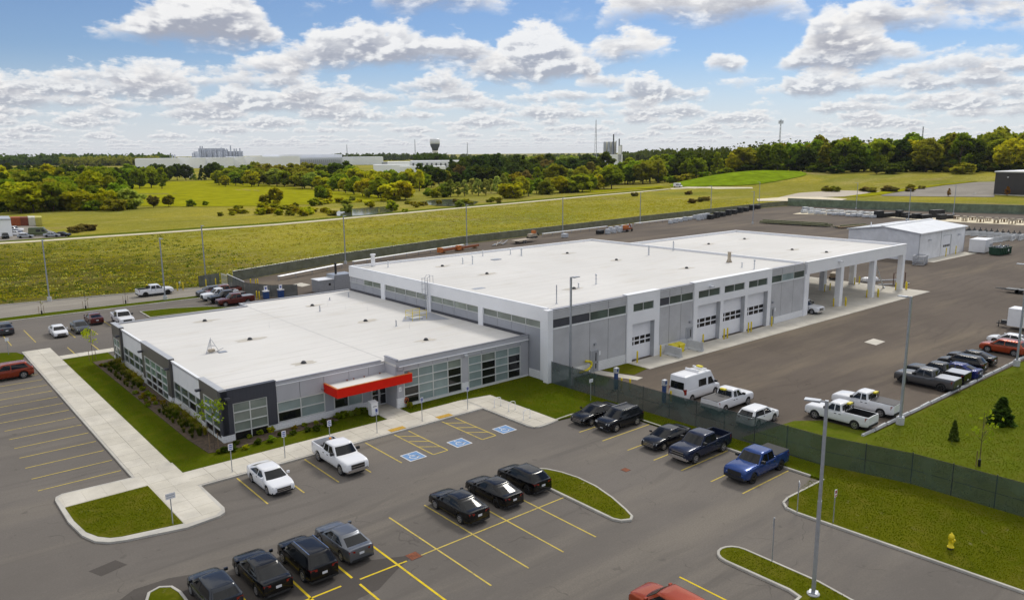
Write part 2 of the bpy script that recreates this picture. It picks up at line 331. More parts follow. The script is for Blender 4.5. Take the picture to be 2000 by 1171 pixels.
def leaf(name, a, b, rvar=.25, transl=.5):
    g_ = 3.3 if name in ('leaf_green', 'leaf_yellow', 'leaf_olive', 'leaf_grey', 'leaf_silver') else 2.6
    a = tuple(x*g_*k for x, k in zip(a, (1, 1, .35))); b = tuple(x*g_*k for x, k in zip(b, (1, 1, .35)))
    t = NT(name); oi = t.n('ShaderNodeObjectInfo')
    f = t.noise(.45, 4, .65); c = t.mix(t.mr(f, .3, .72), a, b)
    hsv = t.n('ShaderNodeHueSaturation'); t.l(c, hsv.inputs['Color'])
    hsv.inputs['Hue'].default_value = .5
    q = t.n('ShaderNodeMapRange'); t.l(oi.outputs['Random'], q.inputs[0]); q.inputs[3].default_value = 1-rvar; q.inputs[4].default_value = 1+rvar; t.l(q.outputs[0], hsv.inputs['Value'])
    wn = t.n('ShaderNodeTexWhiteNoise', noise_dimensions='1D'); t.l(oi.outputs['Random'], wn.inputs['W'])
    q = t.n('ShaderNodeMapRange'); t.l(wn.outputs['Value'], q.inputs[0]); q.inputs[3].default_value = .478; q.inputs[4].default_value = .515; t.l(q.outputs[0], hsv.inputs['Hue'])
    t.l(hsv.outputs[0], t.b.inputs['Base Color']); t.put(.9, 0, .0); nn = t.upnormal(.68)
    tl = t.n('ShaderNodeBsdfTranslucent'); t.l(hsv.outputs[0], tl.inputs[0]); mx = t.n('ShaderNodeMixShader'); mx.inputs[0].default_value = transl
    t.l(t.b.outputs[0], mx.inputs[1]); t.l(tl.outputs[0], mx.inputs[2])
    t.l(mx.outputs[0], [n for n in t.t.nodes if n.type == 'OUTPUT_MATERIAL'][0].inputs[0]); MATS[name] = t.m
leaf('leaf_green', (.055, .085, .012), (.115, .14, .018)); leaf('leaf_yellow', (.12, .135, .012), (.22, .20, .016)); leaf('leaf_dark', (.022, .036, .010), (.045, .062, .014))
leaf('leaf_olive', (.075, .085, .016), (.14, .13, .024)); leaf('leaf_autumn', (.105, .082, .012), (.17, .125, .016)); leaf('leaf_grey', (.085, .11, .04), (.14, .16, .06)); leaf('leaf_conifer', (.022, .038, .018), (.042, .062, .026), .2, .2)
leaf('leaf_gold', (.125, .118, .010), (.185, .165, .012), .2); leaf('leaf_brown', (.075, .062, .040), (.12, .10, .06)); leaf('leaf_silver', (.13, .15, .085), (.20, .21, .12)); leaf('leaf_orange', (.13, .065, .02), (.19, .10, .02))
# ------------------------------------------------------------ mesh helpers
def mesh_from(name, V, F, mat=None, smooth=False):
    me = bpy.data.meshes.new(name); me.from_pydata([tuple(v) for v in V], [], F); me.update()
    if mat: me.materials.append(MATS[mat] if isinstance(mat, str) else mat)
    if smooth:
        for p in me.polygons: p.use_smooth = True
    return me
class MB:
    def __init__(s): s.V = []; s.F = []
    def add(s, V, F):
        k = len(s.V); s.V += [tuple(v) for v in V]; s.F += [tuple(i+k for i in f) for f in F]; return s
    def box(s, x0, x1, y0, y1, z0, z1):
        return s.add([(x0, y0, z0), (x1, y0, z0), (x1, y1, z0), (x0, y1, z0), (x0, y0, z1), (x1, y0, z1), (x1, y1, z1), (x0, y1, z1)],
                     [(3, 2, 1, 0), (4, 5, 6, 7), (0, 1, 5, 4), (1, 2, 6, 5), (2, 3, 7, 6), (3, 0, 4, 7)])
    def prism(s, poly, z0, z1):
        a = sum(poly[i][0]*poly[(i+1) % len(poly)][1]-poly[(i+1) % len(poly)][0]*poly[i][1] for i in range(len(poly)))
        if a < 0: poly = poly[::-1]
        n = len(poly)
        return s.add([(x, y, z0) for x, y in poly]+[(x, y, z1) for x, y in poly],
                     [tuple(range(n-1, -1, -1)), tuple(range(n, 2*n))]+[(i, (i+1) % n, n+(i+1) % n, n+i) for i in range(n)])
    def sheet(s, poly, z):
        a = sum(poly[i][0]*poly[(i+1) % len(poly)][1]-poly[(i+1) % len(poly)][0]*poly[i][1] for i in range(len(poly)))
        if a < 0: poly = poly[::-1]
        return s.add([(x, y, z) for x, y in poly], [tuple(range(len(poly)))])
    def tube(s, p0, p1, r0, r1=None, n=8, caps=True):
        r1 = r0 if r1 is None else r1; p0, p1 = Vector(p0), Vector(p1); d = (p1-p0).normalized()
        a = d.orthogonal().normalized(); b = d.cross(a)
        V = [p+r*(a*math.cos(t)+b*math.sin(t)) for p, r in ((p0, r0), (p1, r1)) for t in [2*math.pi*i/n for i in range(n)]]
        F = [(i, (i+1) % n, n+(i+1) % n, n+i) for i in range(n)]
        if caps: F += [tuple(range(n-1, -1, -1)), tuple(range(n, 2*n))]
        return s.add(V, F)
    def path(s, pts, r, n=8):
        for a, b in zip(pts[:-1], pts[1:]): s.tube(a, b, r, r, n)
        return s
    def lathe(s, prof, n=14, c=(0, 0, 0)):
        V = [(c[0]+r*math.cos(2*math.pi*i/n), c[1]+r*math.sin(2*math.pi*i/n), c[2]+z) for r, z in prof for i in range(n)]
        F = [(k*n+i, k*n+(i+1) % n, (k+1)*n+(i+1) % n, (k+1)*n+i) for k in range(len(prof)-1) for i in range(n)]
        F += [tuple(range(n-1, -1, -1)), tuple((len(prof)-1)*n+i for i in range(n))]
        return s.add(V, F)
    def build(s, name, mat, parent=None, smooth=False, world=True):
        off = wloc(parent) if (parent and world) else (0, 0, 0)
        me = mesh_from(name, [(v[0]-off[0], v[1]-off[1], v[2]-off[2]) for v in s.V], s.F, mat, smooth)
        return link(name, me, parent)
WL = {}
def wloc(p):
    v = Vector((0, 0, 0))
    while p: v += p.location; p = p.parent
    return v
CH = {}
def link(name, data, parent=None, loc=None):
    o = bpy.data.objects.new(name, data); COL.objects.link(o)
    if parent: o.parent = parent; CH.setdefault(parent.name, []).append(o)
    if loc: o.location = loc
    return o
def tag(o, label=None, cat=None, group=None, kind=None):
    if label: o['label'] = label
    if cat: o['category'] = cat
    if group: o['group'] = group
    if kind: o['kind'] = kind
    return o
def empty(name, loc=(0, 0, 0), rz=0, label=None, cat=None, group=None):
    o = link(name, None, None, loc); o.empty_display_size = .3; o.rotation_euler = (0, 0, rz); return tag(o, label, cat, group)
CUBES = {}
def bx(name, mat, parent, x0, x1, y0, y1, z0, z1):
    """a box part: shared unit cube, placed and sized"""
    if mat not in CUBES: CUBES[mat] = mesh_from('box_'+mat, *(lambda m: (m.V, m.F))(MB().box(-.5, .5, -.5, .5, -.5, .5)), mat)
    off = wloc(parent) if parent else Vector((0, 0, 0))
    o = link(name, CUBES[mat], parent, ((x0+x1)/2-off[0], (y0+y1)/2-off[1], (z0+z1)/2-off[2])); o.scale = (x1-x0, y1-y0, z1-z0); return o
def copy_tree(o, parent=None):
    c = o.copy(); COL.objects.link(c)
    if parent: c.parent = parent; CH.setdefault(parent.name, []).append(c)
    for ch in list(CH.get(o.name, [])): copy_tree(ch, c)
    return c
def arc(cx, cy, r, a0, a1, n=8): return [(cx+r*math.cos(R_(a0+(a1-a0)*i/n)), cy+r*math.sin(R_(a0+(a1-a0)*i/n))) for i in range(n+1)]
def offset_poly(poly, d):
    """inward offset of a counter-clockwise polygon"""
    a = sum(poly[i][0]*poly[(i+1) % len(poly)][1]-poly[(i+1) % len(poly)][0]*poly[i][1] for i in range(len(poly)))
    if a < 0: poly = poly[::-1]
    out = []; n = len(poly)
    for i in range(n):
        p0, p1, p2 = Vector(poly[i-1]), Vector(poly[i]), Vector(poly[(i+1) % n])
        e1, e2 = (p1-p0).normalized(), (p2-p1).normalized(); n1, n2 = Vector((-e1.y, e1.x)), Vector((-e2.y, e2.x))
        m = n1+n2; k = d/max(.35, 1+n1.dot(n2)); out.append((p1.x+m.x*k, p1.y+m.y*k))
    return out

# ------------------------------------------------------------ the ground
def sstep(a, b, x):
    t = min(1, max(0, (x-a)/(b-a))); return t*t*(3-2*t)
def terrain(x, y):
    d = math.hypot(x, y); az = math.degrees(math.atan2(y, x))        # 49.9 = straight ahead, smaller = further right
    h = 9.0*sstep(450, 640, d)*sstep(42, 28, az)
    h += 5.5*sstep(900, 1900, d)
    m = AT(1445, 536); r = math.hypot((x-m[0])/75, (y-m[1])/48); h += 5.2*max(0, 1-r*r)**1.5
    if d > 330: h += 1.2*math.sin(x*.011)*math.cos(y*.013)*sstep(330, 600, d)
    return h
def GT(px, py):
    z = 0
    for _ in range(8): x, y = G(px, py, z); z = .5*z+.5*terrain(x, y)
    return G(px, py, z)
def build_terrain():
    rad = [3, 60, 110, 160, 220, 260, 300]+list(range(330, 730, 10))+[740, 780, 900, 1050, 1250, 1500, 1900, 2500, 3500, 5000, 8000, 14000, 30000]
    na = 480; V = []; F = []
    for r in rad:
        for i in range(na):
            a = 2*math.pi*i/na; x, y = r*math.cos(a), r*math.sin(a); V.append((x, y, terrain(x, y)-.05))
    for k in range(len(rad)-1):
        for i in range(na): F.append((k*na+i, k*na+(i+1) % na, (k+1)*na+(i+1) % na, (k+1)*na+i)[::-1])
    t = NT('meadow')
    big = t.noise(.010, 4, .6); mid = t.noise(.05, 5, .65, (.5, 1, 1), rot=.9); fine = t.noise(.9, 6, .75, (.6, 1, 1), rot=.9); st = t.noise(.03, 5, .62, (.25, 1, 1), rot=.9); sep = t.n('ShaderNodeSeparateXYZ'); t.l(t.P(), sep.inputs[0])
    c = t.mix(t.mr(big, .38, .62), (.25, .235, .028), (.37, .315, .035))  # goldenrod yellow, brightened to stand in for sun on the open fields
    c = t.mix(t.mr(t.noise(.016, 4, .6, (.6, 1, 1), rot=.9, off=(3, 7, 0)), .50, .62, 0, .75), c, (.15, .185, .022))
    c = t.mix(t.mr(st, .50, .70, 0, .75), c, (.40, .34, .12))
    c = t.mix(t.mr(mid, .48, .70, 0, .65), c, (.19, .185, .022))
    c = t.mix(t.mr(t.noise(.018, 4, .6, off=(9, 4, 0)), .57, .70, 0, .65), c, (.30, .225, .11))
    c = t.mix(t.mr(t.noise(.22, 6, .72, (.6, 1, 1), off=(2, 1, 0)), .52, .72, 0, .6), c, (.46, .42, .20))
    c = t.mix(t.mr(fine, .38, .66, 0, .75), c, (.16, .15, .018))
    c = t.mix(t.mr(t.noise(3.5, 5, .75), .45, .7, 0, .4), c, (.44, .40, .16))
    # the near end of the meadow by the access road is a darker, browner growth
    mm = t.n('ShaderNodeMath', operation='MULTIPLY_ADD'); t.l(sep.outputs[1], mm.inputs[0]); mm.inputs[1].default_value = .55; t.l(sep.outputs[0], mm.inputs[2])
    wv = t.n('ShaderNodeMath', operation='MULTIPLY_ADD'); t.l(t.noise(.02, 4, .6), wv.inputs[0]); wv.inputs[1].default_value = 90; t.l(mm.outputs[0], wv.inputs[2])
    dk = t.mix(t.mr(t.noise(.10, 5, .65, (.35, 1, 1), rot=.9), .40, .66), (.070, .070, .006), (.135, .115, .04))
    c = t.mix(t.mr(wv.outputs[0], 165, 245, .90, 0), c, dk)
    c = t.mix(t.mul(t.mr(fine, .38, .70, 0, .6), t.mr(wv.outputs[0], 165, 240, 1, 0)), c, (.06, .062, .006))
    t.col(c); t.bump(t.noise(.6, 6, .72), .8, .5); MATS['meadow'] = t.put(.95, 0, .0)
    me = mesh_from('ground', V, F, 'meadow', True); me.flip_normals() if me.polygons[5].normal.z < 0 else None
    return tag(link('ground', me), 'gently rising meadow land that reaches the horizon', 'ground', kind='structure')
ground = build_terrain()
def struct(name, mb, mat, label=None, parent=None, kind='structure'):
    o = mb.build(name, mat, parent)
    if not parent: tag(o, label, name.replace('_', ' '), kind=kind)
    return o

lot = struct('parking_lot', MB().sheet([(-140, -60), (51.7, -60), (51.7, 49), (53, 58), (53, 101), (48, 101), (48, 137.0), (40, 137.4), (-140, 144)], 0.0), 'asphalt', 'worn grey asphalt parking lot around the office')
road = struct('access_road', MB().sheet([(-140, 137.6), (43.5, 136.2), (47.5, 139), (53, 139.5), (53, 147), (46.3, 145.0), (15.6, 150.2), (-140, 160)], .004), 'road_asphalt', 'pale access road along the meadow')
yard = struct('yard_pavement', MB().sheet([(53.7, 58), (54.6, 27.8), (64.4, 28.2), (110, 27.4), (420, 22), (420, 60), (345, 100), (318, 183), (300, 184), (207, 176), (165, 171), (122, 166.5), (82, 157), (53, 147), (50.5, 139), (48.2, 132), (48.2, 100.5), (53.7, 100.5)], .012), 'yard_asphalt', 'dusty brown asphalt service yard around the garage')
patch = struct('asphalt_patch', MB().sheet([(7.55, 48.0), (9.1, 48.35), (9.5, 47.3), (8.0, 46.9)], .006), 'asphalt_dark', 'dark rectangular repair patch in the asphalt')
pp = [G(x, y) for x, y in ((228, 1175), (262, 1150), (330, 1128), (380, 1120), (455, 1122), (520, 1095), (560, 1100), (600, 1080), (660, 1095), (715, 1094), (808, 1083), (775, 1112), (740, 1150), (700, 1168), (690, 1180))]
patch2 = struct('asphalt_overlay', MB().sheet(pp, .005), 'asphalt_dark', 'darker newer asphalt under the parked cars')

def kerb_ring(name, poly, mat_in, label, kw=.17, h=.15, inner_name='lawn', inner_label=None, closed=True):
    """a kerbed island: concrete rim with rounded profile and the planted top inside"""
    a = sum(poly[i][0]*poly[(i+1) % len(poly)][1]-poly[(i+1) % len(poly)][0]*poly[i][1] for i in range(len(poly)))
    if a < 0: poly = poly[::-1]
    n = len(poly); i1 = offset_poly(poly, .03); i2 = offset_poly(poly, kw); m = MB()
    V = [(x, y, 0) for x, y in poly]+[(x, y, h-.03) for x, y in poly]+[(x, y, h) for x, y in i1]+[(x, y, h) for x, y in i2]+[(x, y, h-.06) for x, y in i2]
    F = [(k*n+i, k*n+(i+1) % n, (k+1)*n+(i+1) % n, (k+1)*n+i) for k in range(4) for i in range(n)]
    m.add(V, F); o = m.build(name, 'kerb'); tag(o, label, 'kerb', kind='structure')
    inn = MB().prism(offset_poly(poly, kw-.01), .02, h-.025).build(inner_name, mat_in); tag(inn, inner_label or 'grass inside the '+label, 'lawn', kind='structure')
    return o, inn
def kerb_line(name, pts, label, w=.17, h=.15):
    m = MB()
    for (a, b) in zip(pts[:-1], pts[1:]):
        a, b = Vector(a), Vector(b); d = (b-a).normalized(); nn = Vector((-d.y, d.x))*w; e = d*.0
        q = [a-e, b+e, b+e+nn, a-e+nn]; q2 = [a-e+nn*.12, b+e+nn*.12, b+e+nn, a-e+nn]
        k = len(m.V); m.V += [(p.x, p.y, 0) for p in q]+[(p.x, p.y, h-.03) for p in q]+[(p.x, p.y, h) for p in q2]
        m.F += [tuple(k+x for x in f) for f in [(8, 9, 10, 11), (0, 1, 5, 4), (4, 5, 9, 8), (2, 3, 7, 6), (6, 7, 11, 10), (1, 2, 6, 5), (5, 6, 10, 9), (3, 0, 4, 7), (7, 4, 8, 11)]]
    o = m.build(name, 'kerb'); return tag(o, label, 'kerb', kind='structure')
def lawn(poly, label, mat='lawn', z=.13, name='lawn'):
    return tag(MB().prism(poly, .015, z).build(name, mat), label, 'lawn', kind='structure')

# islands
kerb_ring('kerb', [(35.5, 32.0), (35.75, 31.45), (36.4, 31.1), (36.9, 31.4)]+[(37.35, 32.4), (38.0, 34.2), (38.5, 36.3), (38.6, 38.2), (38.35, 39.8), (37.9, 41.0), (37.2, 41.8), (36.3, 42.3), (35.6, 42.2)], 'lawn_patchy', 'teardrop kerb beside the three black cars')
kerb_ring('kerb', [(36.6, 19.9), (36.55, 23.9)]+arc(37.65, 24.0, 1.1, 180, 0, 8)+[(38.75, 19.2), (38.4, 17.2), (38.2, 15), (38.2, 2), (34.6, 2.0), (34.6, 19.1), (36.4, 19.2)], 'lawn_patchy', 'long rounded kerb around the near light pole')
kerb_ring('kerb', [(9.1, 42.2), (9.5, 43.1), (10.2, 43.35), (10.8, 42.9), (11.0, 42.0), (11.0, 30), (9.1, 30)], 'lawn_patchy', 'small kerb end beside the row of dark cars')
kerb_ring('kerb', [(-60, 135.2), (39.1, 133.7), (42.6, 133.6), (43.4, 134.6), (43.3, 136.0), (25.9, 137.2), (-60, 138.6)], 'lawn', 'kerbed grass median beside the access road')
kerb_ring('kerb', [(31.4, 128.2), (31.3, 122.3), (44, 121.2), (41, 125), (36, 127.6)], 'lawn', 'kerbed grass corner behind the office roof')
# sidewalks: a base with each slab as a piece on it
SLABS = {}
def slab_walk(name, label, rects, base_polys, sz=1.5):
    m = MB()
    for q in base_polys: m.prism(q, .0, .125)
    root = tag(m.build(name, 'kerb'), label, 'sidewalk', kind='structure')
    for (x0, x1, y0, y1) in rects:
        nx, ny = max(1, round((x1-x0)/sz)), max(1, round((y1-y0)/sz)); dx, dy = (x1-x0)/nx, (y1-y0)/ny
        for i in range(nx):
            for j in range(ny):
                z = .150+random.uniform(-.003, .003)
                bx('slab', 'concrete', root, x0+i*dx+.012, x0+(i+1)*dx-.012, y0+j*dy+.012, y0+(j+1)*dy-.012, .06, z)
    return root
kl = .16
slab_walk('sidewalk', 'wide pale sidewalk between the left stalls and the lawn', [(13.15+kl, 16.22, 61, 111.0-kl)], [[(13.12, 58.2), (16.2, 58.2), (16.2, 111), (13.12, 111)]], 1.55)
slab_walk('sidewalk', 'pale sidewalk along the stalls in front of the office', [(16.25, 42.95, 55.6+kl, 58.85)], [[(16.2, 55.55), (43.0, 55.55), (43.0, 58.87), (16.2, 58.87)]], 1.6)
slab_walk('sidewalk', 'short concrete walk to the red canopy entrance', [(34.55, 36.95, 58.9, 63.5)], [[(34.5, 58.87), (37.0, 58.87), (37.0, 63.55), (34.5, 63.55)]], 1.2)
slab_walk('sidewalk', 'bike rack pad beside the fence lawn', [(43.2, 46.05, 48.4, 58.2)], [[(43.02, 49.1), (43.15, 48.55), (43.6, 48.2), (44.3, 48.15), (46.1, 48.35), (46.1, 58.3), (43.02, 58.85)]], 1.45)
slab_walk('sidewalk', 'narrow concrete walk behind the office', [(16.25, 48, 103.5, 105.4)], [[(16.2, 103.45), (48, 103.45), (48, 105.5), (16.2, 105.5)]], 1.9)
isl = [(13.13, 60.55), (8.5, 60.8), (8.05, 60.5), (7.9, 59.9), (7.92, 55.6), (8.2, 52.9), (8.65, 51.5), (9.3, 50.75), (10.2, 50.35), (13.7, 49.5), (15.9, 49.75), (16.4, 50.1), (16.6, 50.8), (16.6, 55.56), (16.2, 56), (16.2, 61), (13.13, 61)]
tag(MB().prism(isl, 0, .138).build('kerb', 'kerb'), 'rounded concrete kerb of the corner island', 'kerb', kind='structure')
w2 = tag(MB().prism([(8.2, 58.2), (13.6, 58.2), (13.75, 50.0), (15.7, 50.0), (16.3, 50.5), (16.42, 55.7), (16.05, 61), (13.3, 61), (13.3, 60.3), (8.5, 60.6), (8.1, 60.1)], .01, .143).build('sidewalk', 'concrete'), 'corner sidewalk wrapping the grass island', 'sidewalk', kind='structure')
for (x0, x1, y0, y1) in [(8.3+i*1.32, 8.3+(i+1)*1.32-.02, 58.25, 60.3) for i in range(4)]+[(13.72+i*1.31, 13.72+(i+1)*1.31-.02, 50.6+j*1.55, 50.6+(j+1)*1.55-.02) for i in range(2) for j in range(7) if not (i == 0 and j == 9)]:
    bx('slab', 'concrete', w2, x0, x1, y0, y1, .06, .152+random.uniform(-.002, .002))
lawn([(8.2, 58.1), (13.6, 58.1), (13.68, 50.25), (10.1, 51.0), (9.5, 51.3), (8.95, 52.0), (8.5, 53.2), (8.25, 55.5)], 'square of patchy grass in the corner island', 'lawn_patchy', .155)
lawn([(16.22, 58.9), (34.48, 58.9), (34.48, 61.4), (34.48, 63.0), (21.2, 63.0), (21.2, 103.4), (15.5, 103.4), (16.0, 80)], 'mown lawn around the office corner')
lawn([(37.02, 58.88), (43.0, 58.9), (46.12, 58.35), (46.12, 48.45), (48.3, 48.2), (51.7, 46), (51.85, 26.1), (54.3, 27.6), (53.5, 57.9), (53.5, 61.0), (37.02, 61.0)], 'mown lawn between the bike racks and the green fence')
lawn([(47.1, 26.0), (51.9, 26.0), (54.4, 27.4), (55.9, 21.5), (56.3, 8), (56.6, -10), (46.9, -10), (46.2, 11.3), (45.5, 24.5), (46.0, 25.4)], 'lawn with the yellow hydrant in front of the fence', 'lawn_patchy')
lawn([(-60, 112.5), (11.2, 112.2), (12.6, 111.1), (13.1, 109), (13.1, 99.0), (-60, 99)][0:4]+[(12.5, 106.2), (7, 106.6), (-60, 108)], 'strip of lawn behind the red brown car')
lawn([(54.6, 27.6), (55.9, 21.5), (56.3, 8), (56.6, -30), (420, -30), (420, 22), (110, 27.2), (64.4, 28.0), (64.0, 32.6), (62, 34.2), (54.7, 35)], 'green lawn sloping away beyond the yard kerb', 'lawn_bright', .06)
lawn([(61.3, 57.2), (65.5, 57.25), (65.45, 54.2), (62.6, 53.6), (61.6, 55.4)], 'small grass patch beside the grey side door', 'lawn_patchy', .05)
lawn([(56.4, 56.8), (59.2, 56.9), (59.8, 54.5), (57.5, 53.0), (56.0, 54.0)], 'little grass patch inside the fence corner', 'lawn_patchy', .045)
kerb_line('kerb', [(51.75, 27.0), (51.75, 46.2), (48.2, 48.6), (46.1, 48.5)][::-1], 'low kerb in front of the cars along the fence')
kerb_line('kerb', [(46.25, -10), (46.1, 11.3), (45.45, 24.5), (45.6, 25.4), (46.2, 26.0), (47.1, 26.2), (51.95, 26.1)][::-1], 'kerb around the hydrant lawn')
kerb_line('kerb', [(46.2, 144.8), (30, 148.2), (15.6, 150.2), (-60, 156)], 'kerb between the access road and the meadow', .2)
# concrete apron and canopy floor, in bays
ap = tag(MB().prism([(65.6, 53.9), (138.9, 53.1), (138.9, 79), (105.5, 79), (105.5, 57.3), (65.6, 57.3)], -.02, .03).build('concrete_apron', 'kerb'), 'pale concrete apron along the garage doors', 'apron', kind='structure')
for i in range(18):
    x0 = 65.7+i*4.06
    bx('slab', 'concrete', ap, x0, x0+4.03, 54.0-.011*(x0-65)+.05, 57.2, .0, .046+random.uniform(-.003, .003))
    if x0 > 105:
        for j in range(5): bx('slab', 'concrete', ap, x0, x0+4.03, 57.24+j*4.3, 57.24+(j+1)*4.3-.03, .0, .046+random.uniform(-.003, .003))
tag(MB().prism([(59.3, 57.2), (60.9, 57.2), (62.4, 52.2), (61.2, 52.0)], 0, .06).build('concrete_walk', 'concrete'), 'narrow concrete walk from the grey side door', 'walk', kind='structure')
tag(MB().prism([(176.0, 67.2), (199, 66.6), (199, 70.25), (175.7, 70.2)], 0, .05).build('concrete_apron', 'concrete'), 'concrete pad in front of the white steel shed', 'apron', kind='structure')
tag(MB().prism([G(1688, 668), G(1706, 661), G(1729, 667), G(1711, 674)], 0, .03).build('concrete_pad', 'concrete'), 'square concrete pad around a yard drain', 'pad', kind='structure')
tag(MB().prism([G(570, 556), G(588, 552), G(607, 556), G(590, 560)], 0, .03).build('concrete_pad', 'concrete'), 'pale concrete pad behind the office roof', 'pad', kind='structure')
# beds
tag(MB().prism([(18.7, 99.5), (20.9, 99.5), (20.9, 62.75), (25, 62.7), (31, 62.7), (31, 61.6), (26, 61.3), (21, 61.0), (19.2, 61.5), (18.9, 66), (18.8, 80)], .02, .17).build('planting_bed', 'mulch'), 'brown mulch bed wrapping the dark office corner', 'bed', kind='structure')
# ------------------------------------------------------------ painted markings
mk = None
def stripe(a, b, wd=.11, mat='line_yellow', label=None, z=.010):
    a, b = Vector(a), Vector(b); d = (b-a).normalized(); n = Vector((-d.y, d.x))*wd/2
    o = MB().add([(*(a-n), z), (*(b-n), z), (*(b+n), z), (*(a+n), z)], [(0, 1, 2, 3)]).build('stall_line', mat, lot); return o
for x in (19.2, 21.93, 24.7, 27.43, 30.2): stripe((x, 49.6), (x, 55.4))
for x in (24.55, 27.38, 30.22, 33.08): stripe((x, 31.2), (x, 42.2))
for x in (21.75,): stripe((x, 30.0), (x, 42.0), .14, 'line_yellow_new')
stripe((19.0, 30), (19.0, 36.25), .14, 'line_yellow_new'); stripe((18.98, 37.1), (18.95, 42.0), .14, 'line_yellow_new'); stripe((16.25, 36.0), (16.2, 42.0), .14, 'line_yellow_new'); stripe((13.4, 36.0), (13.4, 42.0), .14, 'line_yellow_new')
stripe((13.2, 36.75), (18.1, 36.75), .13, 'line_yellow_new'); stripe((19.25, 36.68), (22.4, 36.62), .13, 'line_yellow_new', z=.0112); stripe((22.9, 36.62), (35.5, 36.66), .11, z=.0108)
for y in (45.1, 42.35, 39.55, 36.8, 34.1, 31.4, 28.7): stripe((45.55, y), (51.65, y))
for k in range(14):
    stripe((7.3, 62.85+2.74*k), (12.9, 62.85+2.74*k), .11)
for k in range(5): stripe((3.6+2.74*k+.9, 116.2), (3.6+2.74*k+.9, 125.8)); 
for k in range(4): stripe((12.4+2.75*k+.15, 106.1), (12.4+2.75*k+.15, 110.3))
for x in (20.0, 22.75, 25.5, 28.2): stripe((x, 115.6), (x, 125.5))
for y in (121.5, 124.3, 127.1, 129.9, 132.7): stripe((42.0, y), (47.5, y))
stripe((33.35, 15), (33.3, 24.8), .12, 'line_yellow_new'); stripe((30.6, 15), (30.6, 24.8), .12)
for (xa, xb) in ((33.05, 34.5), (38.1, 39.6)):
    stripe((xa, 49.4), (xa, 55.35)); stripe((xb, 49.4), (xb, 55.35)); stripe((xa, 49.35), (xb, 49.35), z=.0106)
    for y in (50.6, 52.2, 53.8): stripe((xa, y+1.0), (xb, y-.2), .12, z=.0104)
for (x, y) in ((31.65, 50.15), (36.2, 50.05), (41.1, 50.0)):
    q = tag(MB().sheet([(x-.8, y-.8), (x+.8, y-.8), (x+.8, y+.8), (x-.8, y+.8)], .009).build('parking_symbol', 'paint_white', lot), None)
    MB().sheet([(x-.7, y-.7), (x+.7, y-.7), (x+.7, y+.7), (x-.7, y+.7)], .012).build('symbol_field', 'paint_blue', q)
    m = MB()           # wheelchair figure, read from the aisle (-Y side)
    def st(a, b, wd=.09):
        a, b = Vector((x+a[0], y+a[1])), Vector((x+b[0], y+b[1])); d = (b-a).normalized(); n = Vector((-d.y, d.x))*wd/2
        m.add([(*(a-n), .0145), (*(b-n), .0145), (*(b+n), .0145), (*(a+n), .0145)], [(0, 1, 2, 3)])
    pts = arc(-.05, -.14, .34, 120, 400, 14)
    for a, b in zip(pts[:-1], pts[1:]): st(a, b)
    st((-.1, .38), (-.06, .0)); st((-.09, .2), (.16, .18)); st((-.06, .02), (.24, .0)); st((.22, .02), (.36, -.36)); st((.34, -.34), (.46, -.3))
    m.add([(x-.13+.09*math.cos(i*.7854), y+.5+.09*math.sin(i*.7854), .0145) for i in range(8)], [tuple(range(8))])
    m.build('wheelchair_symbol', 'paint_white', q)
for x in (33.8, 38.9):
    o = tag(MB().prism([(x-.8, 55.75), (x+.75, 55.75), (x+.75, 56.4), (x-.8, 56.4)], .15, .162).build('tactile_pad', 'tactile'), 'yellow tactile warning pad %s' % ('nearest the canopy walk' if x < 35 else 'further right along the kerb'), 'tactile pad', 'tactile pads')
    k = MB()
    for i in range(10):
        for j in range(4): k.box(x-.74+i*.15, x-.67+i*.15, 55.8+j*.15, 55.87+j*.15, .162, .17)
    k.build('domes', 'tactile', o)['kind'] = 'stuff'
# ------------------------------------------------------------ the office (low, white roof) and the garage (tall)
off = empty('office_building', (21, 63, 0), 0, 'low grey office with white flat roof, dark corner and red entrance canopy', 'building')
gar = empty('garage_building', (53.6, 57.3, 0), 0, 'long white garage hall with roll-up doors and open drive-through canopy', 'building')
GZ = 8.0
def bxm(name, mat, parent, x0, x1, y0, y1, z0, z1): return MB().box(x0, x1, y0, y1, z0, z1).build(name, mat, parent)   # a box that can carry sub-parts
def facade_y(root, Y, x0, x1, z0, z1, mat, name='panel', t=.06):      # a panel on a wall that faces -Y
    return bx(name, mat, root, x0, x1, Y-t, Y, z0, z1)
def grid_window(root, axis, at, us, zs, fills, frame='mullion', rec=.05, depth=.10, fw=.045):
    """window with panes, sill and mullions. axis 'y': wall faces -Y at y=at; 'x': wall faces -X at x=at. fills[row][col] from the top"""
    def B(name, mat, par, u0, u1, d0, d1, z0, z1):
        f = bxm if name == 'window' else bx
        return f(name, mat, par, u0, u1, at+d0, at+d1, z0, z1) if axis == 'y' else f(name, mat, par, at+d0, at+d1, u0, u1, z0, z1)
    zs = sorted(zs, reverse=True)
    win = B('window', 'trim_dark', root, us[0], us[-1], rec+.02, rec+.06, zs[-1], zs[0])
    root = win
    for r in range(len(zs)-1):
        for c in range(len(us)-1):
            f = fills[r][c] if isinstance(fills, list) else fills
            B('pane', f, root, us[c]+fw, us[c+1]-fw, rec-.01+random.uniform(0, .008), rec+.02, zs[r+1]+fw, zs[r]-fw)
    for u in us: B('mullion', frame, root, u-fw, u+fw, -.03, rec+.02, zs[-1]-.0, zs[0])
    for z in zs: B('transom', frame, root, us[0]-fw, us[-1]+fw, -.035, rec+.018, z-fw, z+fw)
    return win
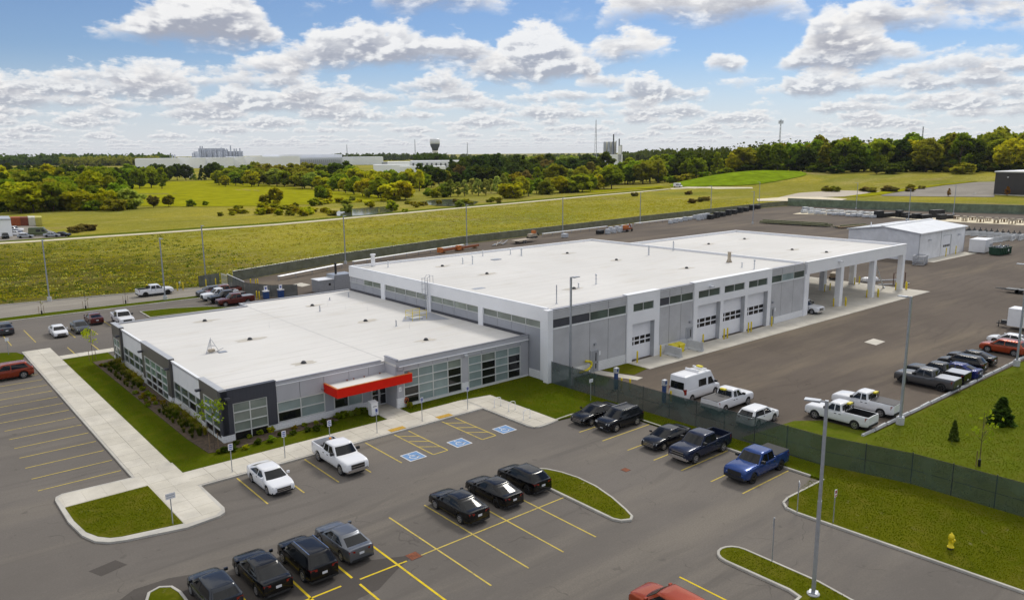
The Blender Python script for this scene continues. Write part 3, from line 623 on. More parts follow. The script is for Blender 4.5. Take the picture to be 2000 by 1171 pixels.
# --- office core
OZ = 4.55
bx('wall', 'panel_smooth_grey', off, 21.35, 36.8, 63.05, 98.8, 0, 4.2); bx('wall', 'panel_smooth_grey', off, 36.8, 53.55, 61.0, 101.0, 0, 4.2)
rf = MB().prism([(21.2, 63.0), (36.85, 63.0), (36.85, 60.95), (53.55, 60.95), (53.55, 101.0), (37.3, 101.0), (37.3, 98.9), (21.2, 98.9)], 4.2, 4.40).build('roof', 'roof_membrane', off)
# parapets: grey panels outside, white membrane turned up inside, metal cap
def parapet(root, pts, zb, zt, mat, cap, th=.28, capw=.34, name='parapet'):
    m, k = MB(), MB()
    for a, b in zip(pts[:-1], pts[1:]):
        x0, x1 = min(a[0], b[0]), max(a[0], b[0]); y0, y1 = min(a[1], b[1]), max(a[1], b[1])
        m.box(x0-th/2, x1+th/2, y0-th/2, y1+th/2, zb, zt)
    m.build(name, mat, root)
    for a, b in zip(pts[:-1], pts[1:]):
        x0, x1 = min(a[0], b[0]), max(a[0], b[0]); y0, y1 = min(a[1], b[1]), max(a[1], b[1])
        bx('coping', cap, root, x0-capw/2, x1+capw/2, y0-capw/2, y1+capw/2, zt+random.uniform(0, .004), zt+.05+random.uniform(0, .004))
parapet(off, [(21.35, 62.98), (36.3, 62.98)], 4.2, 4.5, 'panel_smooth_grey', 'flashing', .16, .26)
parapet(off, [(36.98, 62.98), (36.98, 61.0)], 4.2, 4.85, 'panel_smooth_grey', 'flashing', .2, .28)
parapet(off, [(36.98, 60.92), (53.4, 60.92)], 4.2, 4.72, 'panel_smooth_grey', 'flashing', .16, .26)
parapet(off, [(21.25, 63.0), (21.25, 98.7)], 4.2, 4.44, 'panel_smooth_grey', 'trim_white', .16, .26)
parapet(off, [(21.4, 98.75), (37.3, 98.75)], 4.2, 4.5, 'panel_smooth_grey', 'trim_grey', .2, .3); parapet(off, [(37.3, 98.9), (37.3, 101)], 4.2, 4.5, 'panel_smooth_grey', 'trim_grey', .2, .3); parapet(off, [(37.3, 100.95), (53.4, 100.95)], 4.2, 4.5, 'panel_smooth_grey', 'trim_grey', .2, .3)
bx('coping', 'trim_white', off, 37.1, 53.5, 60.7, 60.84, 4.16, 4.22)      # bright line under the fascia
bx('coping', 'trim_white', off, 25.8, 36.7, 62.84, 62.93, 4.16, 4.22)
# --- office front, left of the entrance (wall plane y = 62.95)
Yf = 62.95
blk = bx('corner_block', 'dark_panel_x', off, 20.92, 21.92, Yf-.15, Yf+.5, .75, 4.62); bx('corner_block', 'dark_panel_x', off, 24.93, 25.75, Yf-.15, Yf+.5, .75, 4.621)
bx('corner_block', 'dark_panel_x', off, 21.92, 24.93, Yf-.15, Yf+.5, 3.42, 4.62); bx('coping', 'trim_dark', off, 20.85, 25.8, Yf-.2, Yf+.3, 4.622, 4.68)
bx('base', 'white_block', off, 20.95, 21.92, Yf-.12, Yf+.4, 0, .75); bx('base', 'white_block', off, 24.93, 35.05, Yf-.06, Yf+.1, 0, .75)
fr, gc, dk, gn = 'glass_frost', 'glass_clear_low', 'glass_dark', 'glass_green'
grid_window(off, 'y', Yf-.06, [21.94, 23.4, 24.91], [.04, .85, 1.7, 2.58, 3.4], [[gc, gc], [gc, gc], [gc, gc], [dk, dk]])
grid_window(off, 'y', Yf-.06, [25.85, 28.02, 30.33], [.8, 1.72, 2.62], [[fr, fr], [dk, fr]])
bx('pilaster', 'panel_low_grey', off, 30.38, 31.25, Yf-.05, Yf+.1, .75, 2.62)
grid_window(off, 'y', Yf-.06, [31.3, 32.74, 34.2], [.82, 2.0, 2.62], [[fr, fr], [dk, fr]])
bx('pilaster', 'panel_low_grey', off, 34.25, 35.1, Yf-.05, Yf+.1, .75, 2.62)
xs = [25.8, 28.0, 30.37, 32.92, 35.02, 36.85]
for a, b in zip(xs[:-1], xs[1:]): facade_y(off, Yf, a+.02, b-.02, 2.68, 4.16, 'panel_smooth_grey', t=.07)
# entrance: recess with double door, red canopy
bx('door_surround', 'trim_grey', off, 35.12, 36.84, 62.90, 63.04, 0, 2.66)
for a, b in ((35.2, 35.98), (36.02, 36.80)):
    d = bxm('door', 'alu', off, a, b, 62.83, 62.90, .16, 2.35)
    bx('pane', 'glass_dark', d, a+.09, b-.09, 62.815, 62.828, .3, 1.2); bx('pane', 'glass_dark', d, a+.09, b-.09, 62.815, 62.828, 1.28, 2.26)
    bx('handle', 'chrome', d, (b-.12 if a < 35.5 else a+.08), (b-.08 if a < 35.5 else a+.12), 62.77, 62.81, 1.0, 1.5)
bx('side_wall', 'panel_low_grey', off, 36.84, 37.0, 60.9, 63.5, 1.1, 4.2); bx('base', 'white_block', off, 36.80, 36.99, 60.86, 63.5, 0, 1.1)
bx('pilaster', 'panel_smooth_grey', off, 36.84, 37.58, 60.84, 61.0, 1.1, 3.72); bx('base', 'white_block', off, 36.82, 37.58, 60.8, 61.0, 0, 1.1)
bx('notice', 'sign_white', off, 37.0, 37.3, 60.815, 60.838, 1.75, 2.2); bx('notice_print', 'sign_grey', off, 37.1, 37.2, 60.81, 60.8145, 1.85, 2.05)
can = bxm('entrance_canopy', 'canopy_red', off, 30.3, 38.2, 60.25, 60.40, 2.66, 3.5)
bx('canopy_side', 'canopy_red', can, 30.3, 30.45, 60.40, 62.86, 2.66, 3.495); bx('canopy_side', 'canopy_red', can, 38.05, 38.2, 60.40, 60.82, 2.66, 3.495)
bx('canopy_roof', 'roof_membrane', can, 30.45, 38.05, 60.40, 62.86, 3.0, 3.3); bx('canopy_trim', 'orange_paint', can, 30.28, 30.47, 60.23, 62.86, 3.5, 3.53); bx('canopy_trim', 'orange_paint', can, 30.47, 38.22, 60.23, 60.42, 3.5, 3.53)
for x in (32.6, 33.3, 34.4, 36.1): bx('canopy_anchor', 'rust', can, x, x+.08, 62.7, 62.8, 3.3, 3.42)
# --- office front, right of the entrance (wall plane y = 60.85)
Yr = 60.90
grid_window(off, 'y', Yr-.06, [37.63, 39.28, 40.97, 42.76, 44.42], [.38, 1.18, 2.05, 2.87, 3.72], [[fr, fr, fr, gc], [fr, fr, fr, dk], [dk, fr, fr, dk], [dk, fr, fr, dk]])
bx('pilaster', 'panel_smooth_grey', off, 44.47, 45.3, Yr-.06, Yr+.1, 1.1, 3.75); bx('base', 'white_block', off, 44.47, 45.3, Yr-.08, Yr+.1, 0, 1.1)
grid_window(off, 'y', Yr-.06, [45.36, 47.04, 48.87, 50.6, 52.3], [.34, 1.17, 2.0, 2.83, 3.68], [[fr, gc, fr, fr], [fr, dk, fr, dk], [fr, dk, fr, dk], [fr, dk, fr, dk]])
bx('base', 'white_block', off, 37.58, 44.47, Yr-.07, Yr+.1, 0, .34); bx('base', 'white_block', off, 45.3, 53.5, Yr-.07, Yr+.1, 0, .31); bx('pilaster', 'panel_smooth_grey', off, 52.36, 53.5, Yr-.06, Yr+.1, .31, 4.15)
xs = [37.0, 37.63, 39.28, 40.97, 42.76, 44.45, 45.34, 47.04, 48.87, 50.6, 52.34]
for a, b in zip(xs[:-1], xs[1:]): facade_y(off, Yr, a+.02, b-.02, 3.78, 4.15, 'panel_smooth_grey', t=.07)
# --- office left side (faces -X)
fg = 'glass_frost_green'
for (y0, y1, us, zs, fills) in ((62.8, 68.25, [63.35, 65.3, 67.3], [.3, 1.05, 1.85, 2.65, 3.42], [[fg]*2, [fg]*2, [gn, fg], [dk]*2]),
                                (76.8, 86.5, [78.0, 79.85, 81.7, 83.6, 85.6], [.1, .85, 1.65, 2.45, 3.25], [[fg]*4, [fg, gn, fg, fg], [fg, dk, dk, gn], [gn, dk, dk, dk]]),
                                (95.3, 98.9, [95.9, 97.2, 98.5], [.3, 1.15, 2.05, 2.95], [[fg]*2, [gc]*2, [dk]*2])):
    X = 20.98
    bx('dark_bay', 'dark_panel', off, X, X+.5, y0, us[0]-.03, .75, 4.62); bx('dark_bay', 'dark_panel', off, X, X+.5, us[-1]+.03, y1, .75, 4.62)
    bx('dark_bay', 'dark_panel', off, X, X+.5, us[0]-.03, us[-1]+.03, zs[-1]+.02, 4.62); bx('coping', 'trim_grey', off, X-.06, X+.5, y0-.05, y1+.05, 4.63, 4.68)
    bx('base', 'white_block', off, X-.01, X+.4, y0+.13, us[0]-.03, 0, .745); bx('base', 'white_block', off, X-.01, X+.4, us[-1]+.03, y1, 0, .745); bx('base', 'white_block', off, X-.012, X+.3, us[0], us[-1], 0, zs[0]-.02)
    grid_window(off, 'x', X+.03, us, zs, fills)
for (y0, y1, us) in ((68.28, 76.78, [68.4, 70.35, 72.46, 74.66, 76.7]), (86.52, 95.28, [86.6, 88.9, 91.0, 93.28, 95.2])):
    X = 21.3
    for a, b in zip(us[:-1], us[1:]): bx('panel', 'white_panel', off, X-.06, X, a+.02, b-.02, 2.5, 4.15)
    grid_window(off, 'x', X-.05, us, [.72, 1.6, 2.46], [[gn]*4, [gn, dk, gn, gn]] if y0 < 80 else gn)
    bx('base', 'white_block', off, X-.09, X+.1, y0, y1, 0, .68)
bx('wall', 'panel_smooth_grey', off, 21.05, 21.3, 98.9, 98.95, 0, .1)
for y in (68.0, 77.1, 86.2, 95.6):        # wall packs
    l = bx('wall_light', 'trim_dark', off, 20.55, 20.97, y-.2, y+.2, 3.55, 3.72)
l = bx('wall_light', 'trim_dark', off, 21.2, 21.6, Yf-.6, Yf-.16, 3.95, 4.1); bx('wall_light', 'galv_light', off, 44.7, 45.1, Yr-.45, Yr-.07, 3.85, 4.05); bx('wall_light', 'galv', off, 30.05, 30.25, Yf-.3, Yf-.08, 3.0, 3.12)
pm('roof_stain', (.50, .465, .41), .85, var=.12, scale=1.5)
# roof fittings of the office
def drain(root, x, y, z):
    a0 = random.uniform(0, 6); MB().add([(x+random.uniform(.5, 1.4)*math.cos(a0+i*.52)*1.5, y+random.uniform(.4, .9)*math.sin(a0+i*.52), z+.004+.0005*len(root.name)) for i in range(12)], [tuple(range(12))]).build('drain_stain', 'roof_stain', root)
    m = MB().lathe([(.34, 0), (.32, .015), (.24, .02), (.22, .16), (.14, .24), (.03, .26)], 12, (x, y, z)); m.build('roof_drain', 'dark_steel', root)
def vent(root, x, y, z, h=.7, r=.07, mat='galv'):
    m = MB().lathe([(.16, 0), (r, .12), (r, h), (r*.5, h+.02)], 10, (x, y, z)); m.build('vent_pipe', mat, root)
def stack(root, x, y, z, h=1.1):
    m = MB().lathe([(.16, 0), (.07, .15), (.07, h*.5), (.12, h*.52), (.12, h*.6), (.06, h*.64), (.06, h*.8), (.13, h*.84), (.13, h), (.03, h+.06)], 10, (x, y, z)); m.build('vent_pipe', 'galv_light', root)
def RP(x, y, z): return G(x, y, z)
OR, GR = 4.40, 7.72
for px in ((488, 663), (593, 709), (610, 597), (714, 627), (832, 664), (400, 627)): drain(off, *RP(*px, OR), OR)
for px in ((644, 586, .4), (625, 608, .75), (774, 637, .75), (681, 580, .7)): vent(off, *RP(px[0], px[1], OR), OR, px[2])
def seam(root, a, b, z, w=.10, mat='flashing'):
    a, b = Vector(a), Vector(b); d = (b-a).normalized(); n = Vector((-d.y, d.x))*w/2
    MB().add([(*(a-n), z), (*(b-n), z), (*(b+n), z), (*(a+n), z)], [(0, 1, 2, 3)]).build('roof_seam', mat, root)
pm('seam_grey', (.50, .49, .48), .8, var=.1); MATS['seam_light'] = pm('seam_light', (.63, .62, .61), .8, var=.1)
seam(off, (37.1, 63.2), (37.4, 98.6), OR+.006, .14, 'seam_grey'); seam(off, (37.4, 79.2), (53.3, 79.2), OR+.005, .1, 'seam_light'); seam(off, (21.5, 80), (37, 80), OR+.005, .06, 'seam_light')
for k in range(7):
    x, y = random.uniform(22.5, 52), random.uniform(64.5, 98); MB().tube((x, y, OR), (x, y, OR+.75), .012, .006, 5).build('lightning_rod', 'galv_light', off)
# tripod on the roof
ax, ay = G(413, 688, OR); ant = empty('roof_tripod_mast', (ax, ay, OR), 0, 'small steel tripod mast standing on the office roof', 'mast')
m = MB()
for k in range(3):
    a = R_(90+120*k); m.tube((.8*math.cos(a), .8*math.sin(a), 0), (.08*math.cos(a), .08*math.sin(a), 1.35), .025)
for a, b in ((0, 1), (1, 2), (2, 0)):
    pa, pb = [(.8*math.cos(R_(90+120*q)), .8*math.sin(R_(90+120*q)), .06) for q in (a, b)]; m.tube(pa, pb, .022)
    pa, pb = [(.4*math.cos(R_(90+120*q)), .4*math.sin(R_(90+120*q)), .7) for q in (a, b)]; m.tube(pa, pb, .018)
m.build('legs', 'galv', ant, world=False); MB().box(-.3, .3, -.25, .2, .1, .35).build('ballast_box', 'tan_crate', ant, world=False); MB().tube((0, 0, .3), (0, 0, 1.55), .03).build('mast_tube', 'galv', ant, world=False); MB().box(.5, 1.3, -.9, -.3, 0, .06).build('paver', 'galv', ant, world=False); MB().tube((.5, -.2, .1), (1.1, -.3, .35), .03).build('arm', 'galv', ant, world=False)
# roof hatch with yellow rails, walkway mat
hm = tag(MB().prism([(47.6, 76.9), (52.6, 74.2), (53.2, 79.2), (49.2, 79.0)], OR+.004, OR+.02).build('walkway_mat', 'panel_low_grey', off))
hx, hy = G(813, 623, OR); hat = empty('roof_hatch', (hx, hy, OR), 0, 'roof hatch with yellow guard rails on the office roof', 'hatch')
MB().box(-.7, .7, -.5, .5, 0, .25).build('lid', 'galv_light', hat, world=False)
for (x, y) in ((-1, -.75), (1, -.75), (-1, .75), (1, .75), (0, .75), (0, -.75)): MB().tube((x, y, 0), (x, y, 1.1), .028, n=6).build('rail_post', 'bollard_yellow', hat, world=False)
m = MB()
for z in (.55, 1.1): m.path([(1, -.75, z), (-1, -.75, z), (-1, .75, z), (1, .75, z)], .025, 6)
m.build('rail', 'bollard_yellow', hat, world=False)
# --- garage: tall hall
bx('wall', 'panel_low_grey', gar, 53.75, 104.4, 58.0, 100.5, 0, 7.7); MB().prism([(53.7, 57.9), (104.5, 57.9), (104.5, 100.6), (53.7, 100.6)], 7.55, GR).build('roof', 'roof_membrane', gar)
MB().prism([(104.5, 57.6), (137.4, 57.6), (137.4, 91.2), (104.5, 91.2)], 7.3, 7.66).build('canopy_roof', 'roof_membrane', gar)
parapet(gar, [(53.75, 58.2), (53.75, 100.5)], 7.55, 7.98, 'white_panel', 'trim_white', .3, .38); parapet(gar, [(53.75, 100.55), (104.4, 100.55)], 7.5, 7.98, 'white_panel', 'trim_white', .3, .38); parapet(gar, [(104.45, 57.9), (104.45, 100.5)], 7.55, 7.98, 'white_panel', 'trim_white', .3, .4)
parapet(gar, [(104.6, 91.2), (137.3, 91.2)], 6.2, 7.98, 'white_panel', 'trim_white', .3, .38); parapet(gar, [(137.4, 57.6), (137.4, 91.2)], 6.2, 7.985, 'white_panel', 'trim_white', .35, .42)
fas = bx('canopy_fascia', 'white_panel', gar, 104.7, 137.75, 57.15, 57.6, 6.2, 8.0); bx('coping', 'trim_white', gar, 104.6, 137.8, 57.1, 57.65, 8.0, 8.05)
bx('canopy_soffit', 'white_panel', gar, 104.6, 137.2, 57.62, 91.0, 7.15, 7.29)
bx('end_wall', 'white_panel', gar, 104.42, 104.55, 57.9, 91, 0, 7.5)
for x in (115.4, 126.4, 137.1):
    for y in (57.35, 66.0, 91.0): bx('column', 'white_panel', gar, x-.45, x+.45, y-.2 if y < 60 else y-.45, y+.65 if y < 60 else y+.45, .04, 6.2 if y < 60 else 7.15)
# clerestory wall above the office roof (faces -X)
X = 53.62
bx('white_band', 'white_panel', gar, X-.12, X+.1, 57.35, 100.6, 6.52, 7.9)
for a, b in ((57.3, 58.88), (68.78, 69.65), (79.5, 80.3), (90.6, 91.6), (101.0, 100.55)):
    if b > a: bx('column', 'white_panel', gar, X-.17, X+.1, a, b, 0 if a < 60 else 4.4, 6.53 if a > 60 else 7.93)
bays = [[58.9, 61.36, 63.75, 66.25, 68.76], [69.67, 72.0, 74.6, 77.06, 79.48], [80.32, 82.9, 85.46, 88.07, 90.58], [91.62, 94.0, 96.5, 98.8, 100.5]]
for k, us in enumerate(bays):
    fl = ['glass_clear_low']*4 if k < 3 else ['glass_clear_low', 'glass_clear_low', 'panel_smooth_grey', 'panel_smooth_grey']
    grid_window(gar, 'x', X, us, [5.72, 6.5], [fl], fw=.04)
    for a, b in zip(us[:-1], us[1:]): bx('panel', 'panel_low_grey', gar, X-.03, X+.1, a+.02, b-.02, 4.72 if a > 60.9 or k else 1.0, 5.66)
bx('flashing', 'trim_dark', gar, X-.08, X, 61.0, 100.5, 4.40, 4.70); bx('panel', 'panel_low_grey', gar, X-.02, X+.1, 58.9, 60.75, 1.0, 5.66)
bx('base', 'white_block', gar, X-.1, X+.1, 57.35, 60.78, 0, 1.0)
# garage front (faces -Y)
Y = 57.3
bx('column', 'white_panel', gar, 52.98, 53.72, Y-.12, Y+.6, 0, 7.95)
def bay(x0, x1, seams, fills, base=1.1):
    us = [x0]+seams+[x1]
    for a, b in zip(us[:-1], us[1:]):
        facade_y(gar, Y+.12, a+.025, b-.025, 6.95, 7.78, 'panel_grey'); facade_y(gar, Y+.12, a+.025, b-.025, base+.02, 5.82, 'panel_grey')
        bx('joint', 'trim_dark', gar, a-.025, a+.025, Y+.06, Y+.11, base, 7.78)
    bx('backing', 'trim_dark', gar, x0, x1, Y+.125, Y+.6, base, 7.75)
    grid_window(gar, 'y', Y+.08, us, [5.92, 6.9], [fills], fw=.035)
    bx('sill', 'trim_white', gar, x0, x1, Y+.0, Y+.1, 5.8, 5.89); bx('coping', 'flashing', gar, x0, x1, Y+.0, Y+.6, 7.84, 7.93); bx('coping_line', 'trim_white', gar, x0, x1, Y+.02, Y+.2, 7.78, 7.838)
    bx('base', 'white_block', gar, x0, x1, Y+.03, Y+.6, 0, base)
gg = 'glass_green'
bay(53.73, 65.35, [56.55, 59.43, 62.38], [gg, gg, gg, gg]); bay(71.15, 77.8, [73.18, 75.43], [gg, gg, gg], 1.15); bay(95.35, 104.35, [98.25, 101.4], [gg, 'glass_frost', gg], .95)
bx('column', 'white_panel', gar, 104.35, 105.5, Y-.12, Y+.7, 0, 6.2)
for (x0, x1) in ((59.6, 60.7), (76.6, 77.75), (95.45, 96.5)):
    dr = bxm('side_door', 'door_grey', gar, x0, x1, Y-.03, Y+.06, .08, 2.45); bx('frame', 'trim_grey', dr, x0-.07, x0, Y-.04, Y+.06, .05, 2.52); bx('frame', 'trim_grey', dr, x1, x1+.07, Y-.04, Y+.06, .05, 2.52); bx('frame', 'trim_grey', dr, x0-.07, x1+.07, Y-.042, Y+.06, 2.45, 2.53)
    bx('vision_strip', 'glass_dark', dr, x1-.42, x1-.28, Y-.045, Y-.031, 1.25, 2.2); bx('vision_strip', 'glass_dark', dr, x1-.42, x1-.28, Y-.045, Y-.031, .4, .95); bx('handle', 'chrome', dr, x1-.2, x1-.08, Y-.08, Y-.03, 1.05, 1.1)
    bx('wall_light', 'galv', gar, (x0+x1)/2-.12, (x0+x1)/2+.12, Y-.18, Y+.05, 3.05, 3.3)
    bx('notice', 'sign_white', gar, x1+.2, x1+.45, Y+.02, Y+.055, 1.8, 2.25)
def portal(x0, x1, doors, dz, wz=(5.93, 6.86)):
    edges = [x0]+[e for d in doors for e in d]+[x1]
    for a, b in zip(edges[0::2], edges[1::2]): bx('pier', 'white_panel', gar, a, b, Y-.12, Y+.7, 0, dz)
    bx('lintel', 'white_panel', gar, x0, x1, Y-.12, Y+.7, dz, wz[0]-.03); bx('head', 'white_panel', gar, x0, x1, Y-.12, Y+.7, wz[1]+.03, 8.0); bx('coping', 'trim_white', gar, x0-.03, x1+.03, Y-.17, Y+.75, 8.0, 8.05)
    wins = [(d[0]+.1, d[1]-.2) for d in doors]; e2 = [x0]+[e for d in wins for e in d]+[x1]
    for a, b in zip(e2[0::2], e2[1::2]): bx('pier', 'white_panel', gar, a, b, Y-.12, Y+.7, wz[0]-.03, wz[1]+.03)
    for (a, b) in wins: grid_window(gar, 'y', Y-.02, [a, (a+b)/2, b], list(wz), [[gg, gg]], fw=.035)
    for (a, b) in doors:
        d = bxm('garage_door', 'white_door', gar, a, b, Y+.5, Y+.56, .05, dz)
        nsec = 8; hz = (dz-.05)/nsec
        for k in range(nsec):
            z0 = .05+k*hz
            if k in (3, 4) if dz > 4.8 else k in (3, 4):
                n = 4; dw = (b-a)/n
                for j in range(n): bx('pane', 'glass_dark', d, a+j*dw+.12, a+(j+1)*dw-.06, Y+.478, Y+.488, z0+.08, z0+hz-.08)
            bx('door_section', 'white_door', d, a+.02, b-.02, Y+.49, Y+.5, z0+.012, z0+hz-.012)
        bx('jamb', 'trim_grey', gar, b-.02, b+.003, Y-.1, Y+.5, 0, dz); bx('jamb', 'trim_grey', gar, a-.003, a+.02, Y-.1, Y+.5, 0, dz)
portal(65.38, 71.12, [(66.3, 70.25)], 4.5); portal(77.83, 95.33, [(78.6, 83.45), (84.12, 89.0), (89.65, 94.5)], 5.03)
for x in (81.0, 114): bx('wall_light', 'galv_light', gar, x-.25, x+.25, Y-.65 if x < 100 else Y-.75, Y-.13 if x < 100 else Y-.16, 7.15, 7.32)
# garage roof fittings
for px in ((864, 520), (951, 535), (1108, 495), (1204, 508), (1341, 524), (1121, 564)): drain(gar, *RP(*px, GR), GR)
for px in ((1384, 477), (1454, 467), (1547, 488), (1614, 493)): drain(gar, *RP(*px, 7.66), 7.66)
for px in ((758, 522, .9), (904, 515, .9), (943, 500, .9), (997, 497, .9), (1130, 562, .6), (1449, 522, .7), (1018, 498, 1.0)): stack(gar, *RP(px[0], px[1], GR), GR, px[2])
for px in ((923, 516), (1164, 555), (1473, 525), (1019, 500)): stack(gar, *RP(px[0], px[1], GR), GR, 1.3)
vent(gar, *RP(1087, 593, GR), GR, 2.1, .06, 'galv'); vent(gar, *RP(1315, 490, 7.66), 7.66, 1.7, .12, 'galv_light'); vent(gar, *RP(1267, 498, GR), GR, 1.6, .12, 'galv_light')
MB().lathe([(.35, 0), (.3, .3), (.3, 1.6), (.4, 1.65), (.4, 1.85), (.05, 1.9)], 12, (*RP(729, 520, GR), GR)).build('exhaust_stack', 'white_paint', gar, True); MB().lathe([(.45, 0), (.25, .5), (.25, 1.5), (.3, 1.55)], 12, (*RP(1424, 512, GR), GR)).build('exhaust_stack', 'tan_crate', gar, True)
for (a, b) in (((53.9, 79), (104.2, 79)), ((70, 58.1), (70, 100.3)), ((87, 58.1), (87, 100.3)), ((53.9, 69), (104, 69)), ((53.9, 90), (104, 90))): seam(gar, a, b, GR+.005, .08, 'seam_light')
seam(gar, (104.8, 74), (137, 74), 7.666, .08, 'seam_light')
MB().box(74.0, 75.4, 92, 93, GR, GR+.12).build('roof_mat', 'galv', gar)
bx('walk_pad', 'galv', gar, 56, 57.6, 73.4, 74.2, GR, GR+.03)
# caged roof ladder
lx, ly = 53.25, 80.0; lad = empty('roof_ladder', (lx, ly, 4.4), 0, 'galvanised caged ladder climbing from office roof to garage roof', 'ladder')
m = MB()
for y in (-.28, .28): MB().tube((0, y, 0), (0, y, 4.3), .035).build('rail', 'galv', lad, world=False)
for k in range(13):
    MB().tube((0, -.28, .3+k*.3), (0, .28, .3+k*.3), .018, n=6).build('rung', 'galv', lad, world=False)
for z in (2.2, 2.9, 3.6, 4.3):
    pts = [(-.75*math.sin(t)*.9, .36*math.cos(t), z) for t in [math.pi*i/8 for i in range(9)]]; MB().path(pts, .022, 6).build('cage_hoop', 'galv', lad, world=False)
for t in (.6, 1.57, 2.5): MB().tube((-.68*math.sin(t), .36*math.cos(t), 2.2), (-.68*math.sin(t), .36*math.cos(t), 4.3), .018, n=6).build('cage_bar', 'galv', lad, world=False)
for y in (-.28, .28): MB().path([(0, y, 4.3), (.35, y*1.3, 4.6), (.8, y*1.3, 4.55), (.8, y*1.3, 3.6)], .03, 6).build('handrail', 'galv', lad, world=False)
# --- white steel shed in the yard
sh = empty('steel_shed', (175.6, 70.3, 0), 0, 'white ribbed steel shed with shallow gabled roof and one roll-up door', 'shed')
SX0, SX1, SY0, SY1, SE, SP = 175.6, 201.0, 70.3, 86.2, 6.0, 6.95
m = MB(); ym = (SY0+SY1)/2
MB().add([(SX0, SY0, 0), (SX0, SY1, 0), (SX0, SY1, SE), (SX0, ym, SP), (SX0, SY0, SE)], [(0, 1, 2, 3, 4)[::-1]]).build('gable_wall', 'shed_white', sh); MB().add([(SX1, SY0, 0), (SX1, SY1, 0), (SX1, SY1, SE), (SX1, ym, SP), (SX1, SY0, SE)], [(0, 1, 2, 3, 4)]).build('gable_wall', 'shed_white', sh)
bx('long_wall', 'shed_white_x', sh, SX0+.01, SX0+11.5, SY0-.02, SY0+.1, 0, SE); bx('long_wall', 'shed_white_x', sh, SX0+11.56, SX1-.01, SY0-.02, SY0+.1, 0, SE); bx('long_wall', 'shed_white_x', sh, SX0+.01, SX1-.01, SY1-.1, SY1, 0, SE); bx('wall_joint', 'trim_grey', sh, SX0+11.45, SX0+11.6, SY0-.08, SY0, 0, SE)
for x in (SX0+.1, SX1-.1): bx('corner_trim', 'trim_grey', sh, x-.12, x+.12, SY0-.06, SY0+.05, 0, SE)
ov = .35
for s in (0, 1):
    ya, yb = (SY0-ov, ym) if s == 0 else (SY1+ov, ym); za = SE-.05
    MB().add([(SX0-ov, ya, za), (SX1+ov, ya, za), (SX1+ov, yb, SP+.05), (SX0-ov, yb, SP+.05), (SX0-ov, ya, za+.18), (SX1+ov, ya, za+.18), (SX1+ov, yb, SP+.25), (SX0-ov, yb, SP+.25)], [(0, 1, 2, 3), (4, 5, 6, 7), (0, 1, 5, 4), (1, 2, 6, 5), (2, 3, 7, 6), (3, 0, 4, 7)]).build('roof', 'shed_roof', sh)
bx('ridge_cap', 'trim_white', sh, SX0-.4, SX1+.4, ym-.35, ym+.35, SP+.16, SP+.42); bx('gutter', 'trim_white', sh, SX0-.3, SX1+.3, SY0-.48, SY0-.34, SE-.1, SE+.12)
gd = bxm('garage_door', 'white_door', sh, 188.4, 192.4, SY0-.05, SY0-.021, .05, 4.6); bx('door_frame', 'trim_grey', sh, 188.25, 192.55, SY0-.045, SY0-.0205, 4.6, 4.72); bx('door_frame', 'trim_grey', sh, 192.4, 193.1, SY0-.046, SY0-.0206, .05, 4.7)
for j in range(4): bx('pane', 'glass_dark', gd, 188.55+j*.97, 189.35+j*.97, SY0-.064, SY0-.052, 2.0, 2.5)
bx('side_door', 'white_paint', sh, 186.2, 187.2, SY0-.06, SY0-.022, .05, 2.2)
for x in (180, 196.5): bx('wall_light', 'galv_light', sh, x, x+.6, SY0-.6, SY0-.1, 4.2, 4.5)
MB().tube((196, 82, SE+.3), (196, 82, SE+1.5), .12).build('vent_pipe', 'galv', sh); MB().tube((177.5, 82.0, SE+.3), (177.5, 82.0, SE+1.7), .12).build('vent_pipe', 'trim_white', sh)
